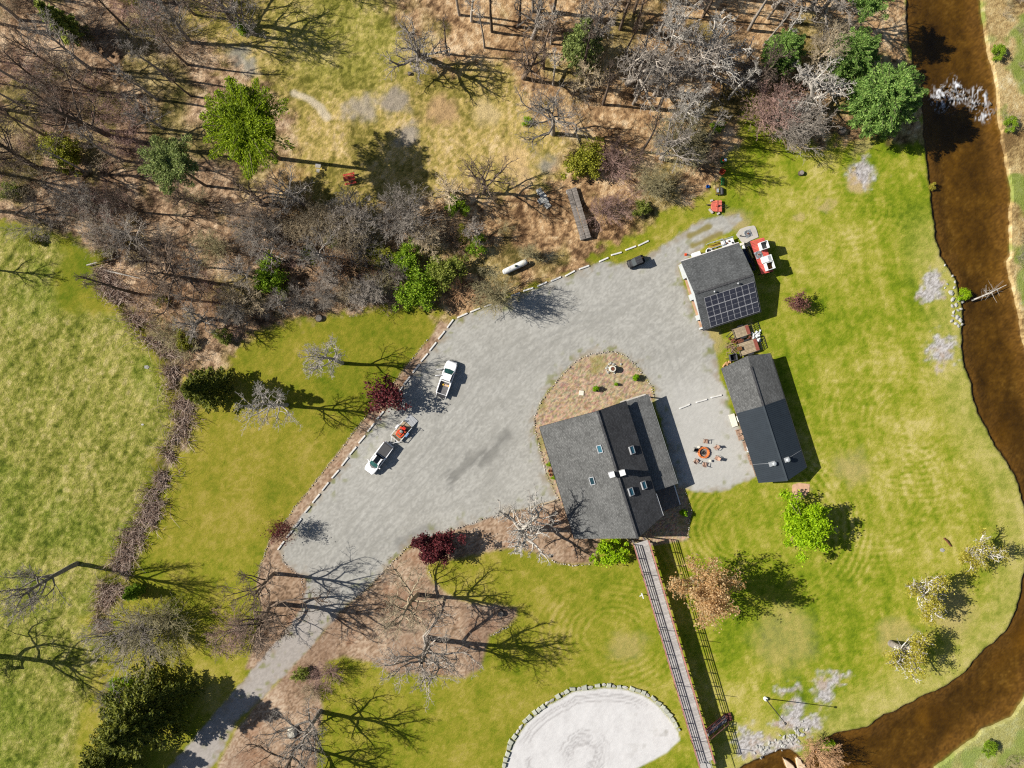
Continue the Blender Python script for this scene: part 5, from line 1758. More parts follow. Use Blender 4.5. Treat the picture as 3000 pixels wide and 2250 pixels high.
for px, py, s_, lf_, pr, lb in ((185, 445, 11, 'yellow', 'bushA', 'yellow-green thicket among the brush at the upper left'), (1716, 470, 11.5, 'yellow', 'bushA', 'bright yellow-green bush at the right edge of the clearing'),
                                (1335, 602, 7.5, 'spring', 'bushB', 'green bush with white branches below the clearing'), (790, 808, 11.5, 'spring', 'bushB', 'round bright green bush by the creek above the dead tree'),
                                (1195, 765, 10, 'spring', 'bushA', 'fresh green bush topmost in the clump left of the gas tank'), (1115, 750, 9, 'yellow', 'bushB', 'yellow-green bush at the left of the clump by the gas tank'),
                                (1225, 850, 12.5, 'spring', 'bushA', 'large olive green bush lowest in the clump beside the lawn'), (1305, 805, 11.5, 'olive', 'bushA', 'olive green bush in the clump nearest the gas tank'),
                                (1395, 722, 7, 'spring', 'bushB', 'small green bush above the gas tank'), (352, 2010, 7.5, 'lime', 'bushB', 'lime green bush above the huge dark spruce'),
                                (885, 1975, 5.5, 'olive', 'bushB', 'small dark evergreen bush on the leaf bed by the driveway'), (330, 1885, 7, 'yellow', 'bushB', 'yellow-green bush at the left end of the hedge'),
                                (2425, 2192, 4.8, 'lime', 'bushB', 'bright leafy bush leaning over the water at the bottom bank'), (2830, 862, 4.6, 'lime', 'bushB', 'small lime green bush on the river stones by the fallen branch'),
                                (300, 745, 5, 'yellow', 'bushB', 'yellow-green growth at the top corner of the rough meadow'), (830, 855, 5, 'olive', 'bushB', 'dark green bush right of the round bright bush'),
                                (2960, 360, 5, 'spring', 'bushB', 'green bush on the far bank below the rapids'), (2925, 150, 5, 'spring', 'bushB', 'green bush on the far bank above the rapids'),
                                (2900, 2190, 5, 'spring', 'bushB', 'green bush on the bank across the river bend'), (100, 700, 4.5, 'yellow', 'bushB', 'mossy yellow-green bush along the top of the rough meadow'),
                                (2735, 545, 2.6, 'willow', 'bushB', 'small straw-green tuft leaning over the river edge'), (2100, 372, 4.4, 'spring', 'bushB', 'small bright green shrub under the grey woods by the lawn'),
                                (975, 700, 6, 'olive', 'bushB', 'dull green bush under the bare shrubs below the red table'), (905, 745, 6, 'olive', 'bushB', 'dull green bush between the feathery shrubs and the round creek bush'), (655, 985, 6, 'olive', 'bushB', 'dull green bush above the ditch near the lawn tip'), (540, 1000, 6.5, 'yellow', 'bushB', 'yellow-green bush among weeds at the ditch bend'), (470, 880, 5, 'yellow', 'bushB', 'yellow-green bush beside the top of the ditch'), (30, 560, 7, 'olive', 'bushB', 'dull green bush at the picture edge above the meadow'), (240, 100, 7, 'olive', 'bushB', 'dull green bush among purple brush near the top edge'), (1880, 610, 6, 'olive', 'bushB', 'dull green bush at the woods edge near the black buggy'), (1360, 690, 6, 'yellow', 'bushB', 'yellow-green bush below the clearing bush with white branches'), (1545, 355, 3.4, 'lime', 'bushB', 'little bright green shrub at the clearing edge beside the twiggy grey tree')):
    leaf_tree('leafy_bush', pr, lb, 'shrub', px, py, 1.6 * s_ / 10, s_, 'brown', lf_)
# low weeds by the lodge and clipped round bushes
PROTO['ball'] = ('trunk', 'crown', *leafy_parts(120, 2600, (.40, .40, .55), .62, 200, .06, .05, 2, .05, .8), 10.0)
for px, py, h, lb in ((1746, 1139, 10, 'clipped round bush on the pebble island next to the pale slab'), (1864, 1106, 10.5, 'clipped round bush on the pebble island nearest the gravel'),
                      (1806, 1126, 6, 'tiny clipped bush between two bigger ones on the pebble island'), (2004, 1504, 12, 'tall clipped bush catching sun at the edge of the lodge shadow')):
    leaf_tree('clipped_bush', 'ball', lb, 'shrub', px, py, .9 * h / 10, h, 'brown', 'box_')
for px, py, h, lb in ((1609, 1361, 8, 'bright green plant by the pots on the lodge west wall, upper'), (1622, 1400, 7, 'bright green plant by the pots on the lodge west wall, lower')):
    leaf_tree('garden_plant', 'bushB', lb, 'plant', px, py, .3, h * .22, 'brown', 'lime')

# larch with orange buds: fine twigs and bud clusters
rgl = np.random.default_rng(31)
spL = dict(SP_ASH)
spL['n'] = [26, 8, 5, 4]
spL['start'] = [.18, .15, .2, .2]
spL['len'] = [.62, .5, .5, .45]
tbl = [Tubes(), Tubes()]
branch(rgl, tbl, np.array([0, 0, -.1]), np.array([.02, .03, 1.0]), 9.0, .2, 0, spL, 2)
v_, f_ = tbl[1].arrays()
pick = rgl.integers(0, len(v_), 11000)
cen = v_[pick] + rgl.normal(0, .26, (11000, 3))
lv, lf2 = leaf_quads(cen, .078, rgl, 1.6)
me_b = np_mesh('buds', lv, lf2, smooth=False)
PROTO['larch'] = ('trunk', 'crown', tbl[0].mesh('trunk'), np_mesh('crown', v_, f_), 10.0)
lx, ly = P(2026, 1694)
lt = place('larch_tree', 'larch', 'orange-tan budding larch standing on the lawn by the boardwalk', 'tree', lx, ly, 11.0, (BARK['straw'], BARK['straw']), rz=0.4, lean=(.10, .16), sq=1.25)
o = link('buds', me_b, LEAF['larch'], lt)
# riverside willows: white limbs and thin yellow-green leaf
for i, (px, py, h, rz_, lb) in enumerate(((2835, 1610, 9.0, 1.0, 'white-limbed willow with yellow-green leaves at the river bend, uppermost of three'),
                                          (2680, 1715, 10.5, 2.2, 'white-limbed willow with yellow-green leaves, middle of three on the bend'),
                                          (2610, 1885, 10.5, 4.4, 'gnarled white-limbed willow with a limb reaching over the river, lowest of three'))):
    x, y = P(px, py)
    t = place('willow_tree', 'willow0', lb, 'tree', x, y, h, (BARK['grey'], BARK['white']), rz=rz_, lean=(.12, .10), sq=1.35)
    rgw = np.random.default_rng(200 + i)
    v_ = np.empty(len(PROTO['willow0'][3].vertices) * 3, np.float32)
    PROTO['willow0'][3].vertices.foreach_get('co', v_)
    v_ = v_.reshape(-1, 3)
    cl = v_[rgw.integers(0, len(v_), 60)]
    cen = cl[rgw.integers(0, 60, 3400)] + rgw.normal(0, .30, (3400, 3))
    lv, lf2 = leaf_quads(cen, .055, rgw, 2.2)
    link('foliage', np_mesh('foliage', lv, lf2, smooth=False), LEAF['willow'], t)

# dead weeds standing in the ditch, and tufts along the meadow's upper corner: nobody could count them
rgd = np.random.default_rng(41)
tb = Tubes()
cnt = 0
DL = np.array(DITCH, np.float32)
seglen = np.hypot(*(DL[1:] - DL[:-1]).T)
while cnt < 6500:
    i = rgd.choice(len(seglen), p=seglen / seglen.sum())
    t = rgd.random()
    q = DL[i] * (1 - t) + DL[i + 1] * t + rgd.normal(0, 1, 2) * (8 + 16 * abs(math.sin(i * 1.7 + t * 2.2)))
    if float(vnoise(np.array([q[0]]), np.array([q[1]]), 26, 3)[0]) < .40:
        continue
    x, y = P(*q)
    zz = ground_z(*q)
    h = rgd.uniform(.5, 1.5)
    d = rgd.normal(0, .55, 2)
    p0 = np.array([x, y, zz - .05])
    tb.add([p0, p0 + np.array([d[0] * h * .5, d[1] * h * .5, h * .6]), p0 + np.array([d[0] * h * 1.3, d[1] * h * 1.3, h * .85])], [.036, .03, .014], 3)
    cnt += 1
wm = leaf_mat('dead weed stalks', A(140, 108, 88), A(246, 224, 206), 0)
link('dead_weeds', tb.mesh('dead_weeds'), wm, kind='stuff')
# ------------------------------------------------------------------ vehicles
M_CAR = glossy('white car paint', (0.80, 0.80, 0.80), 0.25, 0.4, coat=0.4)
M_WIND = glossy('windscreen glass', (0.02, 0.085, 0.08), 0.05, 0.6)
M_CGLASS = glossy('dark car glass', (0.006, 0.008, 0.010), 0.05, 0.5)
M_TYRE = plain('tyre rubber', (0.014, 0.014, 0.014), 0.85, 0.2, 6.0)
M_LINER = plain('grey bed liner', (0.15, 0.145, 0.145), 0.7, 0.12, 5.0)
M_CHROME = plain('chrome', (0.6, 0.6, 0.62), 0.2, 0.04, 3.0, metal=0.9)
M_LAMP = glossy('clear lamp glass', (0.55, 0.57, 0.6), 0.1, 0.5)
M_TAIL = glossy('red lamp glass', (0.35, 0.01, 0.01), 0.15, 0.5)
M_AMBER = glossy('yellow jug plastic', A(236, 190, 40), 0.5)


def loft(sections, mat, name, parent, smooth=True, close=True):
    """Skin over cross-sections with equal point counts (each a closed ring)."""
    k = len(sections[0])
    vs_ = [p for s_ in sections for p in s_]
    fs = []
    for i in range(len(sections) - 1):
        for j in range(k):
            j2 = (j + 1) % k
            fs.append((i * k + j, i * k + j2, (i + 1) * k + j2, (i + 1) * k + j))
    if close:
        fs.append(tuple(range(k - 1, -1, -1)))
        fs.append(tuple((len(sections) - 1) * k + j for j in range(k)))
    o = MB().add(vs_, fs).build(name, mat, parent, False)
    me = o.data
    if smooth:
        me.polygons.foreach_set('use_smooth', [True] * len(me.polygons))
        m = o.modifiers.new('bevel', 'BEVEL')
        m.width = .04
        m.segments = 2
        m.limit_method = 'ANGLE'
        m.angle_limit = math.radians(35)
        m.harden_normals = False
    return o


def ring(x, hw, z0, z1, tuck=.06, rad=.1):
    """Body cross-section at x: half-width hw, from sill z0 to shoulder z1."""
    return [(x, -hw + tuck, z0), (x, -hw, z0 + .25), (x, -hw, z1 - rad), (x, -hw + rad, z1), (x, hw - rad, z1), (x, hw, z1 - rad), (x, hw, z0 + .25), (x, hw - tuck, z0)]


def wheel(parent, x, y, r=.39, w=.26):
    s_ = 1 if y > 0 else -1
    prof = [(r * .62, -w / 2), (r * .95, -w / 2), (r, -w / 4), (r, w / 4), (r * .95, w / 2), (r * .62, w / 2)]
    t = MB()
    k = 24
    vs_ = []
    for rr_, zz in prof:
        for j in range(k):
            a = 2 * math.pi * j / k
            vs_.append((x + rr_ * math.cos(a), y + zz, r + rr_ * math.sin(a)))
    fs = [(i * k + j, i * k + (j + 1) % k, (i + 1) * k + (j + 1) % k, (i + 1) * k + j) for i in range(len(prof) - 1) for j in range(k)]
    t.add(vs_, fs)
    wh = t.build('wheel', M_TYRE, parent, True)
    m = MB()
    m.tube([(x, y - w / 2 + .03, r), (x, y + w / 2 - .03, r)], r * .63, 18)
    for j in range(6):
        a = j * math.pi / 3
        strip_between(m, (x, y + s_ * (w / 2 - .02), r), (x + r * .58 * math.cos(a), y + s_ * (w / 2 - .02), r + r * .58 * math.sin(a)), .05, .03)
    m.build('rim', M_CHROME, wh)


def pickup(name, label, px, py, ang, open_doors, tonneau, L=5.65):
    t = thing(name, label, 'pickup truck', (*P(px, py), 0), ang)
    xf, xr = L / 2, -L / 2
    hw = .98
    bed0 = -.62            # rear of the cab
    # front clip and cab shell up to the belt line, shaped nose
    secs = [ring(xf - .02, .60, .50, .86), ring(xf - .16, .80, .40, .98), ring(xf - .42, .93, .36, 1.06), ring(xf - .95, hw, .36, 1.12), ring(xf - 1.55, hw, .36, 1.15), ring(bed0 + .05, hw, .36, 1.16), ring(bed0, hw, .36, 1.16)]
    body = loft(secs, M_CAR, 'body', t)
    hood = MB()
    hood.slab([(xf - .30, -.66, 1.01), (xf - .30, .66, 1.01), (xf - 1.0, .80, 1.155), (xf - 1.52, .80, 1.19), (xf - 1.52, -.80, 1.19), (xf - 1.0, -.80, 1.155)], .06)
    hood.build('bonnet', M_CAR, t, bevel=.03)
    # greenhouse
    wz, rz_ = 1.14, 1.80
    f0, f1 = xf - 1.42, xf - 2.12
    b0, b1 = bed0 + .03, bed0 + .22
    cab = MB()
    cab.slab([(f1, -.66, rz_ - .01), (f1 - .1, -.70, rz_ + .03), (b1 - .02, -.68, rz_ + .02), (b1, .68, rz_ + .02), (f1 - .1, .70, rz_ + .03), (f1, .66, rz_ - .01)][::-1], .07)
    roof = cab.build('roof', M_CAR, t, bevel=.03)
    ws = MB().slab([(f0, -.80, wz + .03), (f0 + .10, 0, wz + .03), (f0, .80, wz + .03), (f1 + .02, .66, rz_ - .02), (f1 + .08, 0, rz_ - .01), (f1 + .02, -.66, rz_ - .02)], .03)
    ws.build('windscreen', M_WIND, t)
    MB().slab([(b0, -.74, wz), (b1, -.66, rz_ - .02), (b1, .66, rz_ - .02), (b0, .74, wz)], .03).build('rear_window', M_CGLASS, t)
    for s_ in (-1, 1):
        g_ = MB().add([(f0 - .12, s_ * .87, wz), (b0, s_ * .87, wz), (b1, s_ * .70, rz_ - .03), (f1 - .05, s_ * .70, rz_ - .03)], [(0, 1, 2, 3) if s_ < 0 else (3, 2, 1, 0)])
        g_.build('side_window', M_CGLASS, t)
        p_ = MB()
        strip_between(p_, (f0 - .02, s_ * .84, wz), (f1 - .02, s_ * .69, rz_ - .03), .09, .06)
        strip_between(p_, (b0, s_ * .86, wz), (b1, s_ * .70, rz_ - .03), .12, .08)
        xm = (f1 + b1) / 2 - .1
        strip_between(p_, (xm, s_ * .875, wz), (xm, s_ * .71, rz_ - .03), .07, .05)
        p_.build('pillar', M_CAR, t)
        mr = MB().box((f0 - .28, s_ * 1.13, 1.22), (.14, .30, .2))
        mr.build('mirror', M_CAR if tonneau else M_DARKTRIM, t, bevel=.03)
        MB().box((xf - .13, s_ * .62, .84), (.18, .34, .16)).build('headlight', M_LAMP, t, bevel=.03)
        MB().box((xr + .08, s_ * .90, .95), (.12, .12, .34)).build('tail_light', M_TAIL, t)
    # load bed: floor, sides, headboard
    MB().box(((bed0 + xr) / 2, 0, .62), (bed0 - xr, 1.56, .1)).build('bed_floor', M_LINER, t)
    rbs = MB()
    for i in range(11):
        rbs.box(((bed0 + xr) / 2, -.70 + i * .14, .68), (bed0 - xr - .1, .06, .04))
    rbs.build('bed_ribs', M_LINER, t)['kind'] = 'stuff'
    for s_ in (-1, 1):
        sd = MB()
        sd.prism([(bed0, s_ * .78), (xr + .04, s_ * .80), (xr + .02, s_ * .93), (bed0 - .8, s_ * .98), (bed0, s_ * .98)][::s_], .42, 1.17)
        sd.build('bed_side', M_CAR, t, bevel=.03)
    MB().box((bed0 - .05, 0, .88), (.08, 1.56, .56)).build('bed_front', M_CAR, t)
    MB().box((xr - .02 if tonneau else xr + .02, 0, .5), (.2, 1.7, .2)).build('rear_bumper', M_CHROME if not tonneau else M_CAR, t, bevel=.02)
    MB().box((xf - .06, 0, .5), (.2, 1.35, .22)).build('front_bumper', M_CAR, t, bevel=.04)
    MB().box((xf - .03, 0, .72), (.1, .95, .22)).build('grille', M_DARKTRIM, t)
    for x in (xf - .95, xr + 1.15):
        for s_ in (-1, 1):
            wheel(t, x, s_ * .86)
    if tonneau:
        MB().box((xr + .02, 0, .88), (.08, 1.6, .55)).build('tailgate', M_CAR, t, bevel=.02)
        MB().box(((bed0 + xr) / 2 + .05, 0, 1.19), (bed0 - xr - .22, 1.62, .05)).build('tonneau_cover', plain('black bed cover', (0.055, 0.055, 0.057), 0.5, 0.1, 3.0), t, bevel=.015)
        MB().box((xr + .1, 0, 1.19), (.24, 1.66, .06)).build('tailgate_trim', M_DARKTRIM, t, bevel=.02)
        MB().box(((f1 + b1) / 2 - .02, 0, rz_ + .035), (1.1, .82, .03)).build('sunroof', M_CGLASS, t, bevel=.01)
        MB().slab([(f0 + .25, -.50, 1.21), (f0 + .45, 0, 1.20), (f0 + .25, .50, 1.21), (f0 + .04, .66, 1.21), (f0 + .10, 0, 1.215), (f0 + .04, -.66, 1.21)][::-1], .03).build('cowl', M_LINER, t)
    else:
        tg = MB().box((xr - .27, 0, .60), (.52, 1.55, .07))
        tg.build('tailgate', M_DARKTRIM, t)
        edge_ = MB()
        edge_.box((xr + .03, 0, .66), (.06, 1.5, .06))
        edge_.box((xr - .3, .80, .62), (.6, .05, .1))
        edge_.box((xr - .3, -.80, .62), (.6, .05, .1))
        for i, bx in enumerate(((xr + .03, 0, .66), (xr - .3, .80, .62), (xr - .3, -.80, .62))):
            MB().box(bx, ((.06, 1.5, .06) if i == 0 else (.6, .05, .1))).build('tailgate_edge', M_CAR, t)
        for s_ in (-.35, .35):
            MB().box((b1 + .06, s_, rz_ + .035), (.08, .05, .04)).build('brake_lamp', M_DARKTRIM, t)
    if open_doors:
        for x, a, l_ in ((f0 - .20, 1.98, 1.12), ((f1 + b1) / 2 - .02, 2.02, 1.0)):
            # hinged at their front edge on the left side, swung out
            ca, sa = math.cos(math.radians(65) + math.pi / 2 + .6), math.sin(math.radians(65) + math.pi / 2 + .6)
            ca, sa = -math.sin(math.radians(70)) * .42, .91
            nrm = math.hypot(ca, sa)
            ca, sa = ca / nrm, sa / nrm
            rz2 = math.atan2(sa, ca)
            c = (x + ca * l_ / 2, .99 + sa * l_ / 2, .78)
            d = MB().box(c, (l_, .10, .78), rz2).build('open_door', M_CAR, t, bevel=.02)
            MB().box((c[0] - ca * .06, c[1] - sa * .06, 1.42), (l_ * .72, .04, .5), rz2).build('door_window', M_CGLASS, d)
            MB().box((c[0] - ca * .06, c[1] - sa * .06, 1.69), (l_ * .74, .06, .05), rz2).build('window_frame', M_CAR, d)
    return t


pickup('pickup_truck', 'white pickup with both left doors open and an open load bed, tailgate down', 1311, 1107, math.radians(71.2), True, False)
pickup('pickup_truck', 'white pickup with black bed cover and glass sunroof towing the small trailer', 1112, 1341.5, math.radians(233), False, True)
for px, py, c_, sz, lb in ((1299.5, 1127, M_AMBER, (.32, .32, .4), 'yellow jug in the load bed behind the pickup cab'), (1307, 1129, plain('tan box', A(226, 190, 160), .8, .1), (.75, .34, .25), 'long tan box in the load bed behind the pickup cab'),
                           (1316, 1131, M_AMBER, (.30, .30, .36), 'orange-yellow jug at the right side of the pickup load bed')):
    x, y = W(px, py, .9)[:2]
    o = MB().lathe([(sz[0] * .5, 0), (sz[0] * .5, sz[2] * .7), (sz[0] * .2, sz[2] * .9), (sz[0] * .2, sz[2])], (0, 0, 0), 12).build('jug', c_) if c_ is M_AMBER else MB().box((0, 0, sz[2] / 2), sz).build('cargo_box', c_, bevel=.02)
    o.location = (x, y, .70)
    o.rotation_euler = (0, 0, math.radians(71.2 - 90))
    tag(o, lb, 'jug' if c_ is M_AMBER else 'box')

# --- the utility trailer and the mower on it
tr = thing('utility_trailer', 'small white-framed utility trailer with its ramp lowered behind the pickup', 'trailer', (*P(1178, 1263), 0), math.radians(229))
Lt, Wt = 3.15, 1.75
M_WFR = plain('white steel tube', (0.6, 0.6, 0.6), 0.5, 0.1, 3.0)
nd = 8
dm = MB().box((0, 0, 0), (Lt, Wt / nd - .02, .05)).mesh('deck_board')
dm.materials.append(M_WOOD_T)
for i in range(nd):
    o = bpy.data.objects.new('deck_board', dm)
    COL.objects.link(o)
    o.parent = tr
    o.location = (0, -Wt / 2 + (i + .5) * Wt / nd, .5)
for s_ in (-1, 1):
    for zz in (.48, 1.0):
        MB().box((0, s_ * (Wt / 2 + .04), zz), (Lt, .07, .07)).build('side_rail', M_WFR, tr)
    for x in (-Lt / 2, -.5, .55, Lt / 2):
        MB().box((x, s_ * (Wt / 2 + .04), .74), (.06, .06, .55)).build('upright', M_WFR, tr)
    wheel(tr, -.15, s_ * (Wt / 2 + .24), .3, .2)
    MB().box((-.15, s_ * (Wt / 2 + .22), .66), (.8, .28, .05)).build('mudguard', M_WFR if s_ < 0 else plain('blue grey mudguard', (.12, .22, .38), .5), tr, bevel=.02)
    q = MB()
    strip_between(q, (Lt / 2, s_ * .75, .48), (Lt / 2 + 1.15, 0, .48), .08, .08)
    q.build('drawbar', M_WFR, tr)
MB().box((Lt / 2 + .04, 0, .78), (.07, Wt, .08)).build('front_rail', M_WFR, tr)
MB().box((Lt / 2 + .04, 0, 1.0), (.07, Wt, .07)).build('front_rail', M_WFR, tr)
MB().tube([(Lt / 2 + 1.1, 0, .48), (Lt / 2 + 1.3, 0, .48)], .06, 8).build('coupler', M_STEEL, tr)
rmp = MB()
nrs = 9
for i in range(nrs):
    t0 = i / (nrs - 1)
    rmp.box((-Lt / 2 - .08 - t0 * 1.32, 0, .48 - t0 * .42), (.10, Wt, .04))
rpo = MB().slab([(-Lt / 2 - .05, -Wt / 2, .49), (-Lt / 2 - 1.42, -Wt / 2, .06), (-Lt / 2 - 1.42, Wt / 2, .06), (-Lt / 2 - .05, Wt / 2, .49)], .03).build('ramp', M_STEEL, tr)
for i in range(nrs):
    t0 = (i + .5) / nrs
    MB().box((-Lt / 2 - .06 - t0 * 1.34, 0, .515 - t0 * .425), (.05, Wt, .04)).build('ramp_bar', M_WFR, rpo)
mw_ = thing('riding_mower', 'orange zero-turn riding mower standing on the utility trailer', 'mower', (*W(1176, 1265, .8)[:2], .53), math.radians(229))
M_MBLK = plain('mower black', (.02, .02, .02), .5, .2, 4)
MB().prism([(.55, -.62), (.95, -.45), (.95, .45), (.55, .62), (-.05, .62), (-.05, -.62)], .14, .36).build('mower_deck', M_ORANGE, mw_, bevel=.03)
MB().box((-.25, 0, .42), (1.5, .55, .18)).build('chassis', M_ORANGE, mw_, bevel=.03)
MB().box((-.72, 0, .68), (.58, .56, .38)).build('engine_cover', glossy('red orange engine cover', A(250, 54, 30), .35), mw_, bevel=.05)
se = MB().lathe([(.27, 0), (.30, .06), (.28, .12), (.1, .14)], (-.12, 0, .62), 18).build('seat', plain('grey seat', A(150, 148, 140), .6, .1), mw_, True)
MB().box((-.36, 0, .9), (.1, .5, .4)).build('seat_back', M_MBLK, mw_, bevel=.04)
MB().box((.45, 0, .44), (.55, .6, .05)).build('foot_plate', plain('olive foot plate', A(120, 112, 90), .7), mw_)
for s_ in (-1, 1):
    wheel(mw_, -.62, s_ * .5, .28, .24)
    wheel(mw_, .85, s_ * .38, .16, .14)
    MB().box((-.5, s_ * .5, .62), (.42, .24, .06)).build('fender', M_ORANGE, mw_, bevel=.02)
    MB().tube([(.1, s_ * .35, .5), (.25, s_ * .38, .95), (.2, s_ * .1, 1.02)], .02, 6).build('lever', M_MBLK, mw_)
MB().tube([(-.85, -.45, .4), (-.95, -.45, 1.45), (-.95, .45, 1.45), (-.85, .45, .4)], .03, 6).build('roll_bar', M_MBLK, mw_)

# --- black side-by-side buggy
ut = thing('utility_buggy', 'black two-seat utility buggy with a roof parked at the gravel edge', 'buggy', (*P(1861, 769), 0), math.radians(203))
secs = [ring(1.38, .42, .40, .70), ring(1.15, .62, .36, .84), ring(.55, .70, .34, .95), ring(.5, .70, .34, .60), ring(-.3, .70, .34, .60), ring(-.34, .70, .34, .85), ring(-1.30, .68, .40, .85)]
loft(secs, M_BLACK, 'body', ut)
MB().slab([(.95, -.40, .93), (.6, -.52, .99), (.6, .52, .99), (.95, .40, .93)], .04).build('bonnet', plain('dark grey hood', (.05, .05, .052), .5), ut)
M_BROOF = plain('scuffed black roof', (.040, .040, .043), .55, .22, 3)
MB().slab([(.28, -.62, 1.92), (-.82, -.62, 1.95), (-.82, .62, 1.95), (.28, .62, 1.92)], .06).build('roof', M_BROOF, ut, bevel=.03)
for i in range(3):
    MB().box((-.27, -.36 + .36 * i, 1.955), (.98, .10, .02)).build('roof_rib', M_BROOF, ut)
MB().slab([(.72, -.56, 1.0), (.30, -.58, 1.9), (.30, .58, 1.9), (.72, .56, 1.0)], .02).build('windscreen', glossy('hazy screen', (.06, .07, .075), .12), ut)
for s_ in (-1, 1):
    for a, b2 in (((.70, s_ * .62, .9), (.28, s_ * .60, 1.92)), ((-.38, s_ * .62, .8), (-.80, s_ * .60, 1.93))):
        MB().tube([a, b2], .03, 6).build('cage_tube', M_BLACK, ut)
    MB().box((.02, s_ * .34, .72), (.5, .5, .18)).build('seat', M_LINER, ut, bevel=.04)
    for x in (.95, -.95):
        wheel(ut, x, s_ * .62, .33, .24)
MB().box((-.88, 0, .88), (.9, 1.2, .06)).build('cargo_bed', M_BLACK, ut)
for bx, sz in (((-.88, .6, 1.0), (.9, .05, .26)), ((-.88, -.6, 1.0), (.9, .05, .26)), ((-1.32, 0, 1.0), (.05, 1.2, .26))):
    MB().box(bx, sz).build('bed_wall', M_BLACK, ut)
MB().box((1.42, 0, .62), (.1, .8, .12)).build('bumper', M_DARKTRIM, ut)
o = MB().box((0, 0, .12), (.5, .4, .24)).build('tool_case', plain('olive brown case', A(120, 92, 50), .8, .15), bevel=.03)
o.location = (*W(1884, 748, .6)[:2], .92)
o.location = (ut.location.x + .80, ut.location.y + .38, .92)
o.rotation_euler = (0, 0, .4)
tag(o, 'olive brown case riding in the black buggy cargo bed', 'case')

# ------------------------------------------------------------------ kerb logs
CURBS = [(1755, 767, 1783, 754.5), (1696, 789, 1727, 778), (1656, 809, 1685, 793), (1614, 824, 1644, 811), (1574, 839, 1603, 826), (1533, 853, 1563, 843), (1497, 867, 1524, 857.5),
         (1418, 899, 1441, 891), (1378, 914.5, 1408, 902), (1340, 931, 1371, 917), (1310, 960.5, 1329, 935), (1284, 994, 1304, 969), (1258.5, 1027.5, 1279, 1002), (1233, 1059.5, 1254, 1035),
         (1209, 1092, 1229.5, 1067), (1182.5, 1127, 1203, 1101.5), (1165, 1153, 1181, 1130.5), (1104, 1228, 1125, 1204), (1077, 1264.5, 1097.5, 1239), (1050.5, 1299, 1071, 1274.5),
         (1025, 1332, 1045, 1308), (1001, 1365, 1021, 1339.5), (972, 1401, 994, 1376), (944, 1437, 964, 1412), (915.5, 1473, 938, 1446), (893, 1502, 910, 1482), (866, 1543, 884, 1518),
         (839, 1575, 859, 1552), (814, 1611, 834, 1584), (1790, 748, 1822, 739), (1832, 733, 1864, 721), (1870, 720, 1901, 705)]
for i, (ax_, ay_, bx_, by_) in enumerate(CURBS):
    x0_, y0_ = P(ax_, ay_)
    x1_, y1_ = P(bx_, by_)
    L = math.hypot(x1_ - x0_, y1_ - y0_)
    o = MB().prism([(-L / 2, -.13), (L / 2, -.13), (L / 2, .13), (-L / 2, .13)], 0, .2, .06).build('parking_kerb', M_CONC_W, bevel=.03)
    o.location = ((x0_ + x1_) / 2, (y0_ + y1_) / 2, -.01)
    o.rotation_euler = (0, 0, math.atan2(y1_ - y0_, x1_ - x0_))
    tag(o, 'white concrete parking kerb in the long line edging the gravel lot', 'kerb', 'kerbs along the gravel lot edge')
for i, (ax_, ay_, bx_, by_, lb) in enumerate(((1990, 1197, 2022, 1184, 'white parking kerb on the patio gravel nearest the lodge'), (2038, 1179, 2072, 1169.5, 'white parking kerb on the patio gravel, middle of three'), (2082, 1165, 2115, 1157, 'white parking kerb on the patio gravel nearest the cabin'))):
    x0_, y0_ = P(ax_, ay_)
    x1_, y1_ = P(bx_, by_)
    L = math.hypot(x1_ - x0_, y1_ - y0_)
    o = MB().prism([(-L / 2, -.12), (L / 2, -.12), (L / 2, .12), (-L / 2, .12)], 0, .2, .06).build('parking_kerb', M_CONC_W, bevel=.03)
    o.location = ((x0_ + x1_) / 2, (y0_ + y1_) / 2, 0)
    o.rotation_euler = (0, 0, math.atan2(y1_ - y0_, x1_ - x0_))
    tag(o, lb, 'kerb', 'kerbs on the patio gravel')
for ax_, ay_, bx_, by_, lb in ((1542, 1492, 1582, 1478, 'pale landscape timber edging the leaf bed, left of two'), (1583, 1478, 1636, 1464, 'pale landscape timber edging the leaf bed, next to the lodge')):
    x0_, y0_ = P(ax_, ay_)
    x1_, y1_ = P(bx_, by_)
    o = MB().tube([(x0_, y0_, .1), (x1_, y1_, .1)], .13, 8).build('landscape_timber', M_WOOD_T)
    tag(o, lb, 'timber')

# ------------------------------------------------------------------ stones
def rock_mesh(seed, sx=1.0, sy=1.0, sz=.7, sub=1):
    rgk = random.Random(seed)
    me = bpy.data.meshes.new('stone')
    import bmesh
    bm = bmesh.new()
    bmesh.ops.create_icosphere(bm, subdivisions=sub, radius=.5)
    for v in bm.verts:
        k = rgk.uniform(.78, 1.18)
        v.co = Vector((v.co.x * sx * k, v.co.y * sy * k, max(v.co.z, -.3) * sz * k))
    bm.to_mesh(me)
    bm.free()
    return me


def block_mesh(seed):
    rgk = random.Random(seed)
    m = MB()
    m.prism([(-.5 + rgk.uniform(-.06, .1), -.5 + rgk.uniform(-.05, .12)), (.5 + rgk.uniform(-.1, .06), -.5 + rgk.uniform(-.06, .1)), (.56 + rgk.uniform(-.08, .06), rgk.uniform(-.1, .1)),
             (.5 + rgk.uniform(-.12, .05), .5 + rgk.uniform(-.1, .08)), (-.5 + rgk.uniform(-.05, .14), .5 + rgk.uniform(-.12, .06))], -.2, .5, .14)
    return m.mesh('stone')


ROCKS = [rock_mesh(i, 1.1, .9, .7) for i in range(6)]
BLOCKS = [block_mesh(i) for i in range(5)]
for me in ROCKS:
    me.materials.append(M_STONE)
for me in BLOCKS:
    me.materials.append(M_STONE_G)
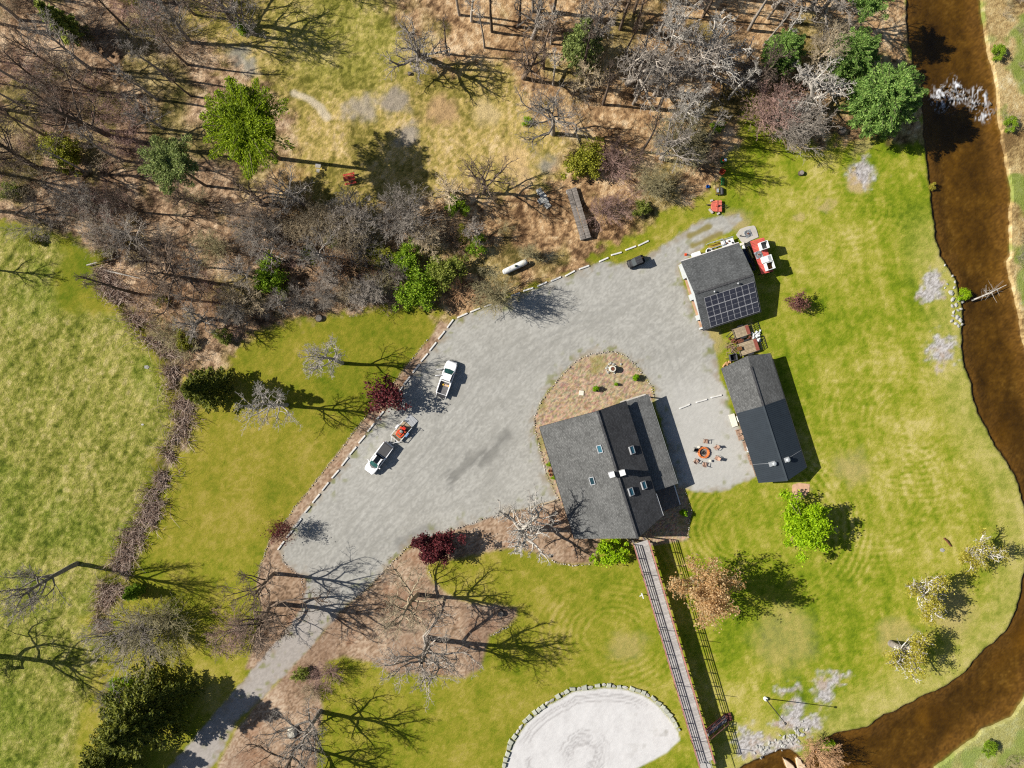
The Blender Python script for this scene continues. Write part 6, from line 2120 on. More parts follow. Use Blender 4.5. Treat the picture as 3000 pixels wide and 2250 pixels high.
# boulder rim round the sand court
rim = thing('stone_border', 'curved border of squared greenish boulders around the white sand court', 'stone border', (0, 0, 0))
path = [(1472, 2290), (1478, 2232), (1494, 2180), (1534, 2114), (1604, 2058), (1674, 2018), (1769, 2006), (1838, 2013), (1886, 2027), (1932, 2060), (1964, 2096), (1990, 2138)]
acc = 0.0
k = 0
for (ax_, ay_), (bx_, by_) in zip(path[:-1], path[1:]):
    L = math.hypot(bx_ - ax_, by_ - ay_)
    while acc < L:
        t = acc / L
        px, py = ax_ + (bx_ - ax_) * t, ay_ + (by_ - ay_) * t
        late = k > 40
        w_ = rr.uniform(11, 19) if not late else rr.uniform(7, 15)
        d_ = rr.uniform(10, 15) if not late else rr.uniform(6, 13)
        if not (late and rr.random() < .25):
            o = bpy.data.objects.new('stone', rr.choice(BLOCKS) if rr.random() < .8 else rr.choice(ROCKS))
            COL.objects.link(o)
            o.parent = rim
            o.location = (*P(px + rr.uniform(-1.5, 1.5), py + rr.uniform(-1.5, 1.5)), .1)
            o.scale = (w_ * S, d_ * S, rr.uniform(.3, .5))
            o.rotation_euler = (0, 0, -math.atan2(by_ - ay_, bx_ - ax_) + rr.uniform(-.15, .15))
        acc += w_ + rr.uniform(1, 3)
        k += 1
    acc -= L


def stone_line(name, label, lines, size, step, jit, mat=None, seed=1):
    """A line of small edging stones, too small to lift out singly: one object."""
    rg_ = random.Random(seed)
    m = MB()
    for line in lines:
        a = 0.0
        for (ax_, ay_), (bx_, by_) in zip(line[:-1], line[1:]):
            L = math.hypot(bx_ - ax_, by_ - ay_)
            while a < L:
                t = a / L
                x, y = P(ax_ + (bx_ - ax_) * t + rg_.uniform(-jit, jit), ay_ + (by_ - ay_) * t + rg_.uniform(-jit, jit))
                s_ = rg_.uniform(.6, 1.35) * size
                az = rg_.uniform(0, 6.28)
                n = 5
                poly = [(x + s_ * .5 * rg_.uniform(.75, 1.2) * math.cos(az + j * 6.283 / n), y + s_ * .5 * rg_.uniform(.75, 1.2) * math.sin(az + j * 6.283 / n)) for j in range(n)]
                zz = ground_z(x / S + 1500, 1125 - y / S)
                m.prism(poly, zz - .1, zz + s_ * .55, .3)
                a += step * rg_.uniform(.7, 1.3)
            a -= L
    o = m.build(name, mat or MST)
    o['kind'] = 'stuff'
    return o


MST = leaf_mat('pale edging stones', A(150, 132, 116), A(236, 226, 214), 0)
stone_line('edging_stones', '', [[(1253, 994), (1217, 1039), (1167, 1103), (1120, 1165), (1081, 1211), (1045, 1252), (1000, 1315), (936, 1396), (859, 1491), (850, 1509), (791, 1581), (764, 1654), (752, 1712), (770, 1760)],
                                  [(826, 1625), (832, 1650), (880, 1690), (890, 1725), (878, 1765)]], .20, 6, 2.0)
stone_line('bed_edge_stones', '', [[(1635, 1462), (1624, 1440), (1601, 1392), (1583, 1324), (1567, 1261), (1565, 1220), (1583, 1179), (1633, 1112), (1687, 1057), (1723, 1039), (1787, 1030), (1827, 1039), (1859, 1066), (1886, 1103), (1909, 1134), (1914, 1165)],
                                    [(1086, 1714), (1158, 1637), (1194, 1602), (1226, 1586), (1316, 1557), (1420, 1518), (1493, 1503), (1540, 1492)], [(1000, 1785), (1040, 1750), (1086, 1714)],
                                    [(1250, 1656), (1262, 1690), (1290, 1722)], [(1620, 1640), (1633, 1649), (1678, 1656), (1732, 1654)], [(2004, 1436), (2013, 1460), (2026, 1500), (2018, 1530), (2015, 1578)],
                                    [(1440, 1860), (1470, 1845), (1500, 1830)]], .26, 6.5, 1.6, seed=2)
# rocks along the stream: each big enough to see is a thing of its own
RK = [(2786, 858, .95), (2790, 878, .8), (2800, 893, .7), (2789, 897, .6), (2793, 915, .6), (2797, 826, .4), (2806, 909, .55), (2815, 905, .5), (2822, 884, .6), (2808, 880, .5), (2803, 930, .8), (2812, 938, .7), (2800, 948, .6), (2818, 950, .5), (2788, 940, .6), (2808, 955, .55), (2792, 925, .5),
      (2768, 777, .4), (2790, 808, .4), (2795, 842, .5), (2775, 832, .4), (2768, 843, .35)]
for px, py, s_ in RK:
    o = bpy.data.objects.new('rock', rr.choice(ROCKS))
    COL.objects.link(o)
    o.location = (*P(px, py), max(ground_z(px, py), -.7) + .05)
    o.scale = (s_ * 1.1, s_ * .95, s_)
    o.rotation_euler = (0, 0, rr.uniform(0, 6))
    tag(o, 'pale grey rock in the bank armour by the fallen branch', 'rock', 'rocks on the river bank by the fallen branch')
for i in range(60):
    t = rr.random()
    px, py = 2215 + t * 145 + rr.gauss(0, 12), 2205 - t * 60 + rr.gauss(0, 14)
    s_ = rr.uniform(.22, .75)
    o = bpy.data.objects.new('rock', rr.choice(ROCKS))
    COL.objects.link(o)
    o.location = (*P(px, py), max(ground_z(px, py), -.65) + .03)
    o.scale = (s_ * 1.1, s_ * .9, s_)
    o.rotation_euler = (0, 0, rr.uniform(0, 6))
    tag(o, 'white grey rock in the stone spill at the bottom river bank', 'rock', 'rocks in the bottom stone spill')
for i in range(34):
    px, py = rr.uniform(2745, 2935), 0
    py = 250 + (px - 2745) * .42 + rr.gauss(0, 16)
    s_ = rr.uniform(.3, .7)
    o = bpy.data.objects.new('rock', rr.choice(ROCKS))
    COL.objects.link(o)
    o.location = (*P(px, py), WATER_Z - .12)
    o.scale = (s_ * 1.2, s_, s_)
    o.rotation_euler = (0, 0, rr.uniform(0, 6))
    o.material_slots[0].link = 'OBJECT'
    o.material_slots[0].material = M_WOOD_D
    tag(o, 'dark wet rock breaking the water in the rapids', 'rock', 'rocks in the rapids')
MBEIGE = plain('beige river slab', A(226, 202, 172), .9, .16, .8, bmp=.3)
for pts, lb in (([(2294, 2222), (2302, 2224), (2315, 2234), (2327, 2244), (2338, 2262), (2320, 2275), (2304, 2250)], 'long beige rock slab lying in the water at the bottom edge, left of two'),
                ([(2330, 2222), (2337, 2217), (2347, 2224), (2352, 2236), (2360, 2242), (2365, 2250), (2362, 2275), (2342, 2270), (2334, 2244)], 'big beige rock slab at the bottom edge beside the reddish shrub')):
    poly = [P(*p) for p in pts][::-1]
    cx_ = sum(p[0] for p in poly) / len(poly)
    cy_ = sum(p[1] for p in poly) / len(poly)
    o = MB().prism([(p[0] - cx_, p[1] - cy_) for p in poly], -.9, .12, .16).build('rock_slab', MBEIGE, bevel=.08)
    o.location = (cx_, cy_, -.2)
    tag(o, lb, 'rock')
tb = Tubes()
rgf = np.random.default_rng(55)
p0 = np.array([*P(2850, 880), -.35])
p1 = np.array([*P(2900, 858), .15])
p2 = np.array([*P(2942, 836), .5])
tb.add([p0, (p0 + p1) / 2 + np.array([0, 0, .1]), p1, p2], [.15, .13, .1, .04], 6)
fbm_ = tb.mesh('trunk')
fl = thing('fallen_branch', 'pale fallen branch reaching from the stony bank over the river', 'branch')
link('trunk', fbm_, BARK['pale'], fl)
tb = Tubes()
for i in range(34):
    t = rgf.uniform(.3, .75)
    q = p0 + (p2 - p0) * t
    d = rgf.normal(0, 1, 3)
    d[2] = abs(d[2]) * .5
    tb.add([q, q + d * .35 + rgf.normal(0, .08, 3), q + d * rgf.uniform(.5, .9)], [.028, .02, .01], 3)
link('twigs', tb.mesh('twigs'), BARK['pale'], fl)
# two fallen poles across the ditch corner
for a_, b2, lb in (((258, 778), (345, 757), 'long white fallen trunk lying across the creek at the meadow corner'), ((312, 793), (415, 817), 'thin pale fallen pole below the white fallen trunk')):
    o = MB().tube([(*P(*a_), .35), (*P((a_[0] + b2[0]) / 2, (a_[1] + b2[1]) / 2), .5), (*P(*b2), .4)], [.13, .11, .05], 6).build('fallen_log', BARK['pale'])
    tag(o, lb, 'log')
o = MB().tube([(*P(2763, 1576), .2), (*P(2772, 1584), .25), (*P(2784, 1600), .2)], [.12, .14, .1], 6).build('fallen_log', M_RUST)
tag(o, 'short reddish log on the grass above the uppermost willow', 'log')
# ------------------------------------------------------------------ fire pit and seats
fp = thing('fire_pit', 'round fire pit ringed with orange bricks on the patio gravel', 'fire pit', (*P(2060.5, 1325.5), 0))
bk = MB().prism([(-.17, -.15), (.17, -.13), (.14, .15), (-.14, .15)], 0, .36, .08).mesh('brick')
bk.materials.append(plain('orange fire brick', A(228, 130, 70), .85, .25, 3, vary=.3))
for i in range(17):
    a = i * 2 * math.pi / 17
    o = bpy.data.objects.new('brick', bk)
    COL.objects.link(o)
    o.parent = fp
    o.location = (.80 * math.cos(a), .80 * math.sin(a), rr.uniform(-.03, .03))
    o.rotation_euler = (0, 0, a - math.pi / 2 + rr.uniform(-.1, .1))
MB().lathe([(.64, .01), (.60, .05), (.3, .08)], (0, 0, 0), 20).build('ash_bed', plain('grey ash', A(150, 146, 138), .95, .45, 6), fp)
for i in range(7):
    a = rr.uniform(0, 6.28)
    q = MB()
    strip_between(q, (.35 * math.cos(a), .35 * math.sin(a), .12), (.35 * math.cos(a + 2.5), .35 * math.sin(a + 2.5), .2), .09, .08)
    q.build('charred_log', plain('charred wood', (.02, .019, .018), .95, .3, 5) if i == 0 else bpy.data.materials['charred wood'], fp)


def sling_chair(name, label, px, py, ang, seat_mat, group=None):
    """Low patio chair: sling seat and tall back on a tube frame with arms; faces local +x."""
    t = thing(name, label, 'chair', (*P(px, py), 0), ang, group)
    MB().slab([(.30, -.26, .42), (-.22, -.26, .34), (-.22, .26, .34), (.30, .26, .42)][::-1], .03).build('seat', seat_mat, t)
    MB().slab([(-.20, -.26, .36), (-.46, -.26, 1.02), (-.46, .26, 1.02), (-.20, .26, .36)][::-1], .03).build('backrest', seat_mat, t)
    for s_ in (-1, 1):
        MB().box((-.04, s_ * .33, .60), (.58, .08, .04)).build('arm', seat_mat, t)
        MB().tube([(.28, s_ * .31, 0), (.26, s_ * .31, .6)], .022, 6).build('leg', M_DARKTRIM, t)
        MB().tube([(-.40, s_ * .31, 0), (-.28, s_ * .31, .6)], .022, 6).build('leg', M_DARKTRIM, t)
    return t


def face_to(px, py, qx, qy):
    return math.atan2(-(qy - py), qx - px)


M_SLING = plain('tan mesh sling', A(196, 160, 138), .8, .15, 8)
M_SLING_D = plain('charcoal mesh sling', (.03, .03, .03), .8, .2, 8)
for px, py, m_, lb, da in ((2064.5, 1293, M_SLING, 'tan sling chair north of the fire pit', 0), (2096, 1311, M_SLING, 'tan sling chair east of the fire pit, upper one', .35), (2098, 1341, M_SLING, 'tan sling chair east of the fire pit, lower one', -.1),
                           (2062, 1359, M_SLING, 'tan sling chair south of the fire pit', -.2), (2037, 1350, M_SLING, 'tan sling chair southwest of the fire pit by the lodge shadow', .2), (2037, 1318, M_SLING_D, 'charcoal chair west of the fire pit', 0)):
    sling_chair('patio_chair', lb, px, py, face_to(px, py, 2060.5, 1325.5) + da, m_, 'chairs around the fire pit')
for px, py, lb in ((2044, 1309, 'small cream side table between fire pit and charcoal chair'), (2077, 1349, 'small cream side table by the south chair')):
    t = thing('side_table', lb, 'table', (*P(px, py), 0))
    MB().lathe([(.20, 0), (.22, .03)], (0, 0, .48), 16).build('table_top', M_CREAM, t)
    for j in range(3):
        a = j * 2.1
        MB().tube([(.16 * math.cos(a), .16 * math.sin(a), 0), (.12 * math.cos(a), .12 * math.sin(a), .48)], .02, 5).build('leg', M_CREAM, t)


def slat_chair(label, px, py, ang, w=.62, name='wooden_chair', cat='chair', group='seats along the cabin wall'):
    t = thing(name, label, cat, (*P(px, py), 0), ang, group)
    n = 5
    for i in range(n):
        MB().box((.28 - i * .13, 0, .40 - i * .02), (.115, w, .03)).build('seat_slat', M_TAN, t)
    k = max(4, int(w / .15))
    for i in range(k):
        q = MB()
        yy = -w / 2 + (i + .5) * w / k
        strip_between(q, (-.30, yy, .30), (-.58, yy, 1.0), w / k - .03, .03)
        q.build('back_slat', M_TAN, t)
    for s_ in (-1, 1):
        MB().box((0, s_ * (w / 2 + .07), .58), (.72, .13, .03)).build('arm', M_TAN, t)
        MB().box((.28, s_ * (w / 2 + .04), .29), (.1, .05, .58)).build('leg', M_TAN, t)
        MB().box((-.32, s_ * (w / 2 + .04), .29), (.1, .05, .58)).build('leg', M_TAN, t)
    return t


AW = math.radians(17.4) + math.pi
slat_chair('tan slatted armchair along the cabin wall, uppermost', 2160, 1265, AW)
slat_chair('tan slatted armchair along the cabin wall, second from top', 2166, 1281, AW)
slat_chair('tan slatted bench between the armchairs on the cabin wall', 2182, 1305, AW, 1.35, 'wooden_bench', 'bench')
slat_chair('tan slatted armchair along the cabin wall, third from top', 2194, 1337, AW)
slat_chair('tan slatted armchair along the cabin wall, lowest near the lawn', 2199, 1352, AW)

# ------------------------------------------------------------------ gas tank
gt = thing('gas_tank', 'long white horizontal gas tank among brush above the parking lot', 'gas tank', (*P(1508.5, 784), ground_z(1508, 784)), math.atan2(35, 73))
M_TANK = plain('weathered white tank paint', A(236, 236, 232), .6, .10, 2.0)
prof = [(-2.2, .03), (-2.17, .22), (-2.08, .36), (-1.92, .44), (-1.7, .47), (1.7, .47), (1.92, .44), (2.08, .36), (2.17, .22), (2.2, .03)]
MB().tube([(x, 0, .78) for x, r_ in prof], [r_ for x, r_ in prof], 24).build('tank_body', M_TANK, gt, True)
MB().lathe([(.19, 0), (.19, .22), (.15, .3)], (.15, .0, 1.2), 14).build('valve_dome', plain('dark valve dome', A(70, 84, 60), .6), gt, True)
for x in (-1.3, 1.3):
    MB().box((x, 0, .2), (.22, .85, .45)).build('saddle', M_CONC, gt)
    MB().tube([(x + .4, 0, 1.24), (x + .4, 0, 1.34)], .05, 8).build('lifting_lug', M_TANK, gt)

# ------------------------------------------------------------------ pebble island features
wl_ = thing('stone_well', 'small round whitewashed stone planter with rusty filling on the pebble island', 'planter', (*P(1793, 1081), 0))
MB().lathe([(.55, 0), (.56, .7), (.5, 1.05), (.34, 1.05), (.34, .9)], (0, 0, 0), 18).build('drum', plain('whitewashed stone', A(228, 222, 206), .9, .15, 3, bmp=.4), wl_)
MB().lathe([(.33, .0), (.2, .03)], (0, 0, .96), 14).build('filling', M_RUST, wl_)
rw_ = thing('rock_arc', 'low curved arrangement of rocks beside the small stone planter', 'rocks', (0, 0, 0))
for px, py in ((1777, 1086), (1776, 1079), (1779, 1073), (1785, 1067), (1790, 1064), (1797, 1067), (1781, 1091), (1804, 1071), (1800, 1092), (1819, 1067), (1783, 1077)):
    o = bpy.data.objects.new('stone', rr.choice(ROCKS))
    COL.objects.link(o)
    o.parent = rw_
    o.location = (*P(px, py), .08)
    o.scale = (rr.uniform(.3, .55),) * 3
    o.rotation_euler = (0, 0, rr.uniform(0, 6))
o = MB().prism([(-.42, -.36), (.36, -.44), (.44, .34), (-.34, .42)], 0, .12, .04).build('stone_slab', M_CREAM, bevel=.02)
o.location = (*P(1703, 1151), 0)
tag(o, 'pale square slab lying on the pebble island', 'slab')
for px, py, lb in ((1610, 1379, 'terracotta pot on the lodge west wall, upper'), (1613, 1390, 'terracotta pot on the lodge west wall, lower')):
    t = thing('flower_pot', lb, 'flower pot', (*P(px, py), 0))
    MB().lathe([(.18, 0), (.26, .38), (.28, .42), (.22, .42), (.2, .3)], (0, 0, 0), 16).build('pot', plain('terracotta', A(178, 104, 64), .85, .2, 4) if 'terracotta' not in bpy.data.materials else bpy.data.materials['terracotta'], t, True)
    MB().lathe([(.2, .0), (.1, .03)], (0, 0, .36), 12).build('soil', plain('potting soil', (.02, .015, .012), .95) if 'potting soil' not in bpy.data.materials else bpy.data.materials['potting soil'], t)

# ------------------------------------------------------------------ posts and small fittings
lp = thing('light_pole', 'tall thin dark light pole with a white footing on the lawn near the river', 'light pole', (*P(2242, 2046), 0))
MB().lathe([(.35, 0), (.33, .35), (.28, .45)], (0, 0, 0), 14).build('footing', M_WHITE, lp)
MB().tube([(0, 0, .3), (0, 0, 8.5)], [.09, .06], 8).build('pole', M_DARKTRIM, lp)
MB().lathe([(.1, 0), (.2, .1), (.2, .22), (.06, .32)], (0, 0, 8.45), 12).build('lamp_head', M_DARKTRIM, lp)
tt = thing('bracket_post', 'small white T-shaped post on the grass just left of the boardwalk', 'post', (*P(1879, 1740), 0))
MB().box((0, 0, .5), (.1, .1, 1.0)).build('post', M_WHITE, tt)
MB().box((0, 0, 1.04), (.14, .95, .1), .3).build('crossbar', M_WHITE, tt)
MB().box((-.25, .05, 1.04), (.55, .12, .08), .5).build('arm', M_WHITE, tt)

# ------------------------------------------------------------------ east of the garage: pad, red deck, boxes
pad = MB().prism([P(*p) for p in [(2156, 688), (2168, 671), (2188, 664), (2207, 661), (2212, 664), (2217, 677), (2222, 695), (2199, 705), (2180, 716), (2171, 708)]][::-1], 0, .12, .0)
po = pad.build('concrete_pad', M_CONC, bevel=.02)
tag(po, 'irregular pale concrete pad at the garage northeast corner', 'concrete pad')
rd_ = thing('red_deck', 'raised red plank deck along the garage east side carrying white boxes', 'deck')
HR = 1.85
e0a, e0b = Vector(W(2197.5, 707, HR)), Vector(W(2238.5, 695.5, HR))
e1a, e1b = Vector(W(2231.5, 804, HR)), Vector(W(2266, 795, HR))
npk = 23
for i in range(npk):
    t0, t1 = i / npk, (i + 1) / npk - .006
    a0_, b0_ = e0a.lerp(e1a, t0), e0b.lerp(e1b, t0)
    a1_, b1_ = e0a.lerp(e1a, t1), e0b.lerp(e1b, t1)
    MB().slab([a0_, a1_, b1_, b0_], .05).build('plank', M_RED, rd_)
for t in (.03, .35, .68, .97):
    for s_ in (.06, .94):
        q = e0a.lerp(e1a, t).lerp(e0b.lerp(e1b, t), s_)
        MB().box((q.x, q.y, HR / 2 - .08), (.14, .14, HR - .06)).build('post', M_DARKTRIM, rd_)
for s_ in (.04, .5, .96):
    q = MB()
    strip_between(q, e0a.lerp(e0b, s_) - Vector((0, 0, .16)), e1a.lerp(e1b, s_) - Vector((0, 0, .16)), .06, .2)
    q.build('beam', M_DARKTRIM, rd_)
MB().slab([e0b + Vector((.02, .02, -.06)), e1b + Vector((.02, 0, -.06)), e1b + Vector((.02, 0, -1.7)), e0b + Vector((.02, .02, -1.7))], .02).build('skirt', M_DARKTRIM, rd_)
AG = math.radians(18)


def white_box(label, px, py, wx, wy, h, inner, lid):
    """Square white bin with its own walls; hollow unless it has a lid. px,py: centre of the top."""
    x, y = W(px, py, HR + h)[:2]
    t = thing('white_bin', label, 'bin', (x, y, HR + .005), AG, 'white bins on the red deck')
    for c, sz in (((wx / 2 - .04, 0, h / 2), (.08, wy, h)), ((-wx / 2 + .04, 0, h / 2), (.08, wy, h)), ((0, wy / 2 - .04, h / 2), (wx - .16, .08, h)), ((0, -wy / 2 + .04, h / 2), (wx - .16, .08, h))):
        MB().box(c, sz).build('side_panel', M_WHITE, t)
    MB().box((0, 0, .12), (wx - .16, wy - .16, .06)).build('bottom', inner, t)
    if lid:
        MB().box((0, 0, h + .03), (wx, wy, .05)).build('lid', M_WHITE, t, bevel=.02)
        MB().box((wx * .2, 0, h + .06), (.45, wy * .8, .02)).build('mesh_panel', M_STEEL, t)
    return t


M_BINW = plain('brown bin contents', A(104, 70, 32), .9, .2, 5)
white_box('open white bin with grey inside, uppermost on the red deck', 2241, 717.5, 1.25, 1.25, 1.15, M_LINER, False)
white_box('closed white bin with a grey mesh panel in its lid on the red deck', 2249, 757.5, 1.5, 1.0, .95, M_LINER, True)
white_box('open white bin with brown inside, lowest on the red deck', 2258, 777.5, 1.25, 1.25, 1.15, M_BINW, False)


def diamond_mat(label, px, py, h):
    x, y = W(px, py, h)[:2]
    t = thing('square_grate', label, 'grate', (x, y, h), AG + .1)
    MB().box((0, 0, .03), (1.15, 1.15, .05)).build('slab', M_STEEL, t)
    for k, s_ in enumerate((.56, .40)):
        a = math.pi / 4
        for j in range(4):
            p_ = (s_ * math.cos(j * math.pi / 2), s_ * math.sin(j * math.pi / 2), .07)
            q_ = (s_ * math.cos((j + 1) * math.pi / 2), s_ * math.sin((j + 1) * math.pi / 2), .07)
            b_ = MB()
            strip_between(b_, p_, q_, .045, .03)
            b_.build('bar', M_DARKTRIM, t)
    for j in range(4):
        c_ = ((.5, .5), (-.5, .5), (-.5, -.5), (.5, -.5))[j]
        b_ = MB()
        strip_between(b_, (c_[0] * 1.08, c_[1] * .35, .065), (c_[0] * .35, c_[1] * 1.08, .065), .05, .03)
        b_.build('corner_bar', M_DARKTRIM, t)
    MB().lathe([(.16, 0), (.17, .1), (.08, .1)], (0, 0, .05), 14).build('hub', M_RUST, t)


diamond_mat('grey square grate with diamond bars on the concrete pad', 2191, 684.5, .12)
diamond_mat('grey square grate with diamond bars on the red deck', 2222.5, 746, HR + .01)
o = MB().tube([(-.12, 0, 0), (-.12, 0, .75)], .07, 8).build('bollard', M_BLACK)
o.location = (*P(2169, 692), .12)
tag(o, 'short black post standing on the concrete pad', 'post')
dk = thing('dark_ramp', 'dark plank walkway between the garage and the red deck', 'walkway')
c0a, c0b = Vector(W(2183, 718, .7)), Vector(W(2197, 707, .7))
c1a, c1b = Vector(W(2207, 795, .7)), Vector(W(2216, 790, .7))
for i in range(18):
    t0, t1 = i / 18, (i + 1) / 18 - .008
    MB().slab([c0a.lerp(c1a, t0), c0a.lerp(c1a, t1), c0b.lerp(c1b, t1), c0b.lerp(c1b, t0)], .05).build('plank', M_DARKTRIM, dk)
for t in (.05, .5, .95):
    q = c0a.lerp(c1a, t).lerp(c0b.lerp(c1b, t), .5)
    MB().box((q.x, q.y, .33), (.5, .12, .62)).build('support', M_DARKTRIM, dk)
q = MB()
strip_between(q, W(2195, 731, .9), W(2205, 756, .9), .18, .3)
tag(q.build('yellow_beam', plain('pale yellow board', A(232, 214, 130), .7, .1)), 'pale yellow board lying on the dark walkway by the red deck', 'board')
tp = MB().slab([W(2173, 731, .9), W(2184, 730, .6), W(2204, 768, .5), W(2196, 772, .9)][::-1], .05).build('tarp', plain('navy blue tarp', (.012, .03, .06), .6, .3, 3))
tag(tp, 'dark blue tarp strip along the garage east wall', 'tarp')
for i, (px, py, s_, m_, lb) in enumerate(((2172, 716, (.6, .4, .5), M_CREAM, 'pale crate in the gap at the garage northeast corner'), (2177, 724, (.3, .9, .4), M_WHITE, 'white board leaning in the gap at the garage corner'))):
    o = MB().box((0, 0, s_[2] / 2), s_).build('crate' if i == 0 else 'leaning_board', m_, bevel=.02)
    o.location = (*P(px, py), .0)
    o.rotation_euler = (0, 0, AG)
    tag(o, lb, 'crate' if i == 0 else 'board')

# north side of the garage
cl_ = thing('cooler_box', 'white chest with rounded lid beside the garage north wall', 'chest', (*P(2037, 747.5), 0), AG)
MB().box((0, 0, .36), (1.35, .7, .72)).build('chest_body', M_WHITE, cl_, bevel=.06)
MB().box((0, 0, .77), (1.42, .78, .1)).build('lid', M_WHITE, cl_, bevel=.04)
dm_ = thing('white_drum', 'white round tub with dark opening against the garage north wall', 'tub', (*P(2075, 738), 0), AG)
MB().lathe([(.50, 0), (.55, .65), (.55, .75), (.45, .75), (.42, .4)], (0, 0, 0), 20).build('tub_wall', M_WHITE, dm_, True)
MB().lathe([(.44, .0), (.2, .02)], (0, 0, .42), 16).build('tub_inside', M_DARKTRIM, dm_)
rk = thing('metal_rack', 'long grey metal rack with open bays along the garage north wall', 'rack', (*P(2093, 718), 0), AG)
for y_ in (-.45, .45):
    for x in (-1.25, 0, 1.25):
        MB().box((x, y_, .55), (.08, .08, 1.1)).build('upright', M_STEEL, rk)
    MB().box((0, y_, 1.1), (2.6, .1, .08)).build('top_rail', M_STEEL, rk)
MB().box((.0, -.1, .25), (2.4, .6, .06)).build('shelf', plain('mustard shelf', A(168, 140, 50), .8, .2), rk)
MB().box((1.25, 0, 1.1), (.1, .9, .08)).build('end_rail', M_STEEL, rk)
lb_ = thing('white_cart', 'low white flatbed cart with a grey rail at the garage north wall', 'cart', (*P(2127, 711), 0), AG)
MB().box((0, -.2, .75), (2.1, 1.1, .12)).build('bed', M_WHITE, lb_, bevel=.02)
MB().box((0, .55, .95), (2.3, .08, .10)).build('rail', M_STEEL, lb_)
MB().box((0, .42, .80), (2.2, .07, .08)).build('rail', M_STEEL, lb_)
for x in (-.8, .8):
    for y_ in (-.6, .25):
        MB().tube([(x, y_ - .05, .22), (x, y_ + .05, .22)], .22, 14).build('wheel', M_TYRE, lb_)
        MB().box((x, y_, .45), (.08, .08, .55)).build('leg', M_STEEL, lb_)
for x, y_, m_ in ((-.2, -.2, M_RUST), (.25, .0, M_RUST), (.7, -.4, M_DARKTRIM)):
    wpos = Vector((x, y_, .81))
    ca, sa = math.cos(AG), math.sin(AG)
    o = MB().lathe([(.13, 0), (.15, .12), (.08, .16)], (0, 0, 0), 12).build('can', m_, None, True)
    o.location = (lb_.location.x + x * ca - y_ * sa, lb_.location.y + x * sa + y_ * ca, .81)
    tag(o, {-.2: 'brown can standing on the white cart, left one', .25: 'brown can standing on the white cart, middle one', .7: 'dark can standing on the white cart by the roof edge'}[x], 'can')
cn = thing('traffic_cone', 'orange cone at the garage northwest corner beside the white chest', 'cone', (*P(2009, 746), 0))
MB().box((0, 0, .03), (.42, .42, .05)).build('base', M_ORANGE, cn)
MB().lathe([(.16, .05), (.04, .72), (.02, .74)], (0, 0, 0), 16).build('cone_body', M_ORANGE, cn, True)

# ------------------------------------------------------------------ between garage and cabin: two flatbed trailers and clutter
def flatbed(label, px, py, L, Wd, ang, ramp_len):
    t = thing('flatbed_trailer', label, 'trailer', (*P(px, py), 0), ang)
    n = 9
    for i in range(n):
        MB().box((0, -Wd / 2 + (i + .5) * Wd / n, .62), (L, Wd / n - .02, .05)).build('deck_board', M_WOOD_T, t)
    MB().box((L / 2 - .25, 0, .665), (.55, Wd - .1, .03)).build('rusty_plate', plain('rusty red plate', A(150, 84, 70), .85, .25, 3) if 'rusty red plate' not in bpy.data.materials else bpy.data.materials['rusty red plate'], t)
    for s_ in (-1, 1):
        MB().box((0, s_ * (Wd / 2 + .04), .60), (L + .1, .07, .14)).build('side_rail', M_DARKTRIM, t)
        wheel(t, .1, s_ * (Wd / 2 + .2), .34, .2)
        MB().box((.1, s_ * (Wd / 2 + .2), .74), (.95, .26, .05)).build('mudguard', M_DARKTRIM, t, bevel=.02)
        q = MB()
        strip_between(q, (-L / 2, s_ * Wd * .4, .58), (-L / 2 - 1.2, 0, .5), .07, .1)
        q.build('drawbar', M_DARKTRIM, t)
    MB().box((-L / 2 - .03, 0, .85), (.06, Wd, .06)).build('front_bar', M_DARKTRIM, t)
    for i in range(6):
        y_ = -Wd / 2 + i * Wd / 5
        q = MB()
        strip_between(q, (L / 2 + .05, y_, .6), (L / 2 + ramp_len, y_, .1), .05, .05)
        q.build('ramp_bar', M_DARKTRIM, t)
    for k in (0.35, 1.0):
        MB().box((L / 2 + ramp_len * k, 0, .6 - .5 * k), (.06, Wd, .06)).build('ramp_bar', M_DARKTRIM, t)
    return t


flatbed('smaller wooden flatbed trailer just below the garage', 2168, 973, 2.7, 1.6, AG, 1.9)
flatbed('larger wooden flatbed trailer just above the cabin roof', 2188, 1018, 3.3, 2.0, AG, 1.5)
ch_ = thing('pallet_seat', 'brown wooden seat standing on the larger flatbed trailer', 'chair', (*W(2166, 1021, .9)[:2], .65), AG)
for i in range(4):
    MB().box((-.3 + i * .2, 0, .36), (.17, .6, .04)).build('seat_slat', plain('brown slat', A(140, 96, 58), .85, .2, 4) if i == 0 else bpy.data.materials['brown slat'], ch_)
for x in (-.32, .32):
    for y_ in (-.24, .24):
        MB().box((x, y_, .17), (.07, .07, .34)).build('leg', M_DARKTRIM, ch_)
bc = thing('dump_cart', 'square black dump cart beside the cabin northwest corner', 'cart', (*P(2145, 1047), 0), AG - .1)
for c, sz in (((.55, 0, .55), (.1, 1.05, .6)), ((-.55, 0, .55), (.1, 1.05, .6)), ((0, .5, .55), (1.0, .08, .6)), ((0, -.5, .55), (1.0, .08, .6))):
    MB().box(c, sz).build('tub_wall', plain('grey black tub', (.06, .062, .07), .5, .15, 3) if 'grey black tub' not in bpy.data.materials else bpy.data.materials['grey black tub'], bc, bevel=.02)
MB().box((0, 0, .3), (1.0, .95, .06)).build('tub_floor', M_BLACK, bc)
for x in (-.4, .4):
    for s_ in (-1, 1):
        MB().tube([(x, s_ * .5, .17), (x, s_ * .58, .17)], .17, 12).build('wheel', M_TYRE, bc)
MB().tube([(-.6, 0, .3), (-1.3, 0, .25)], .03, 6).build('handle', M_DARKTRIM, bc)
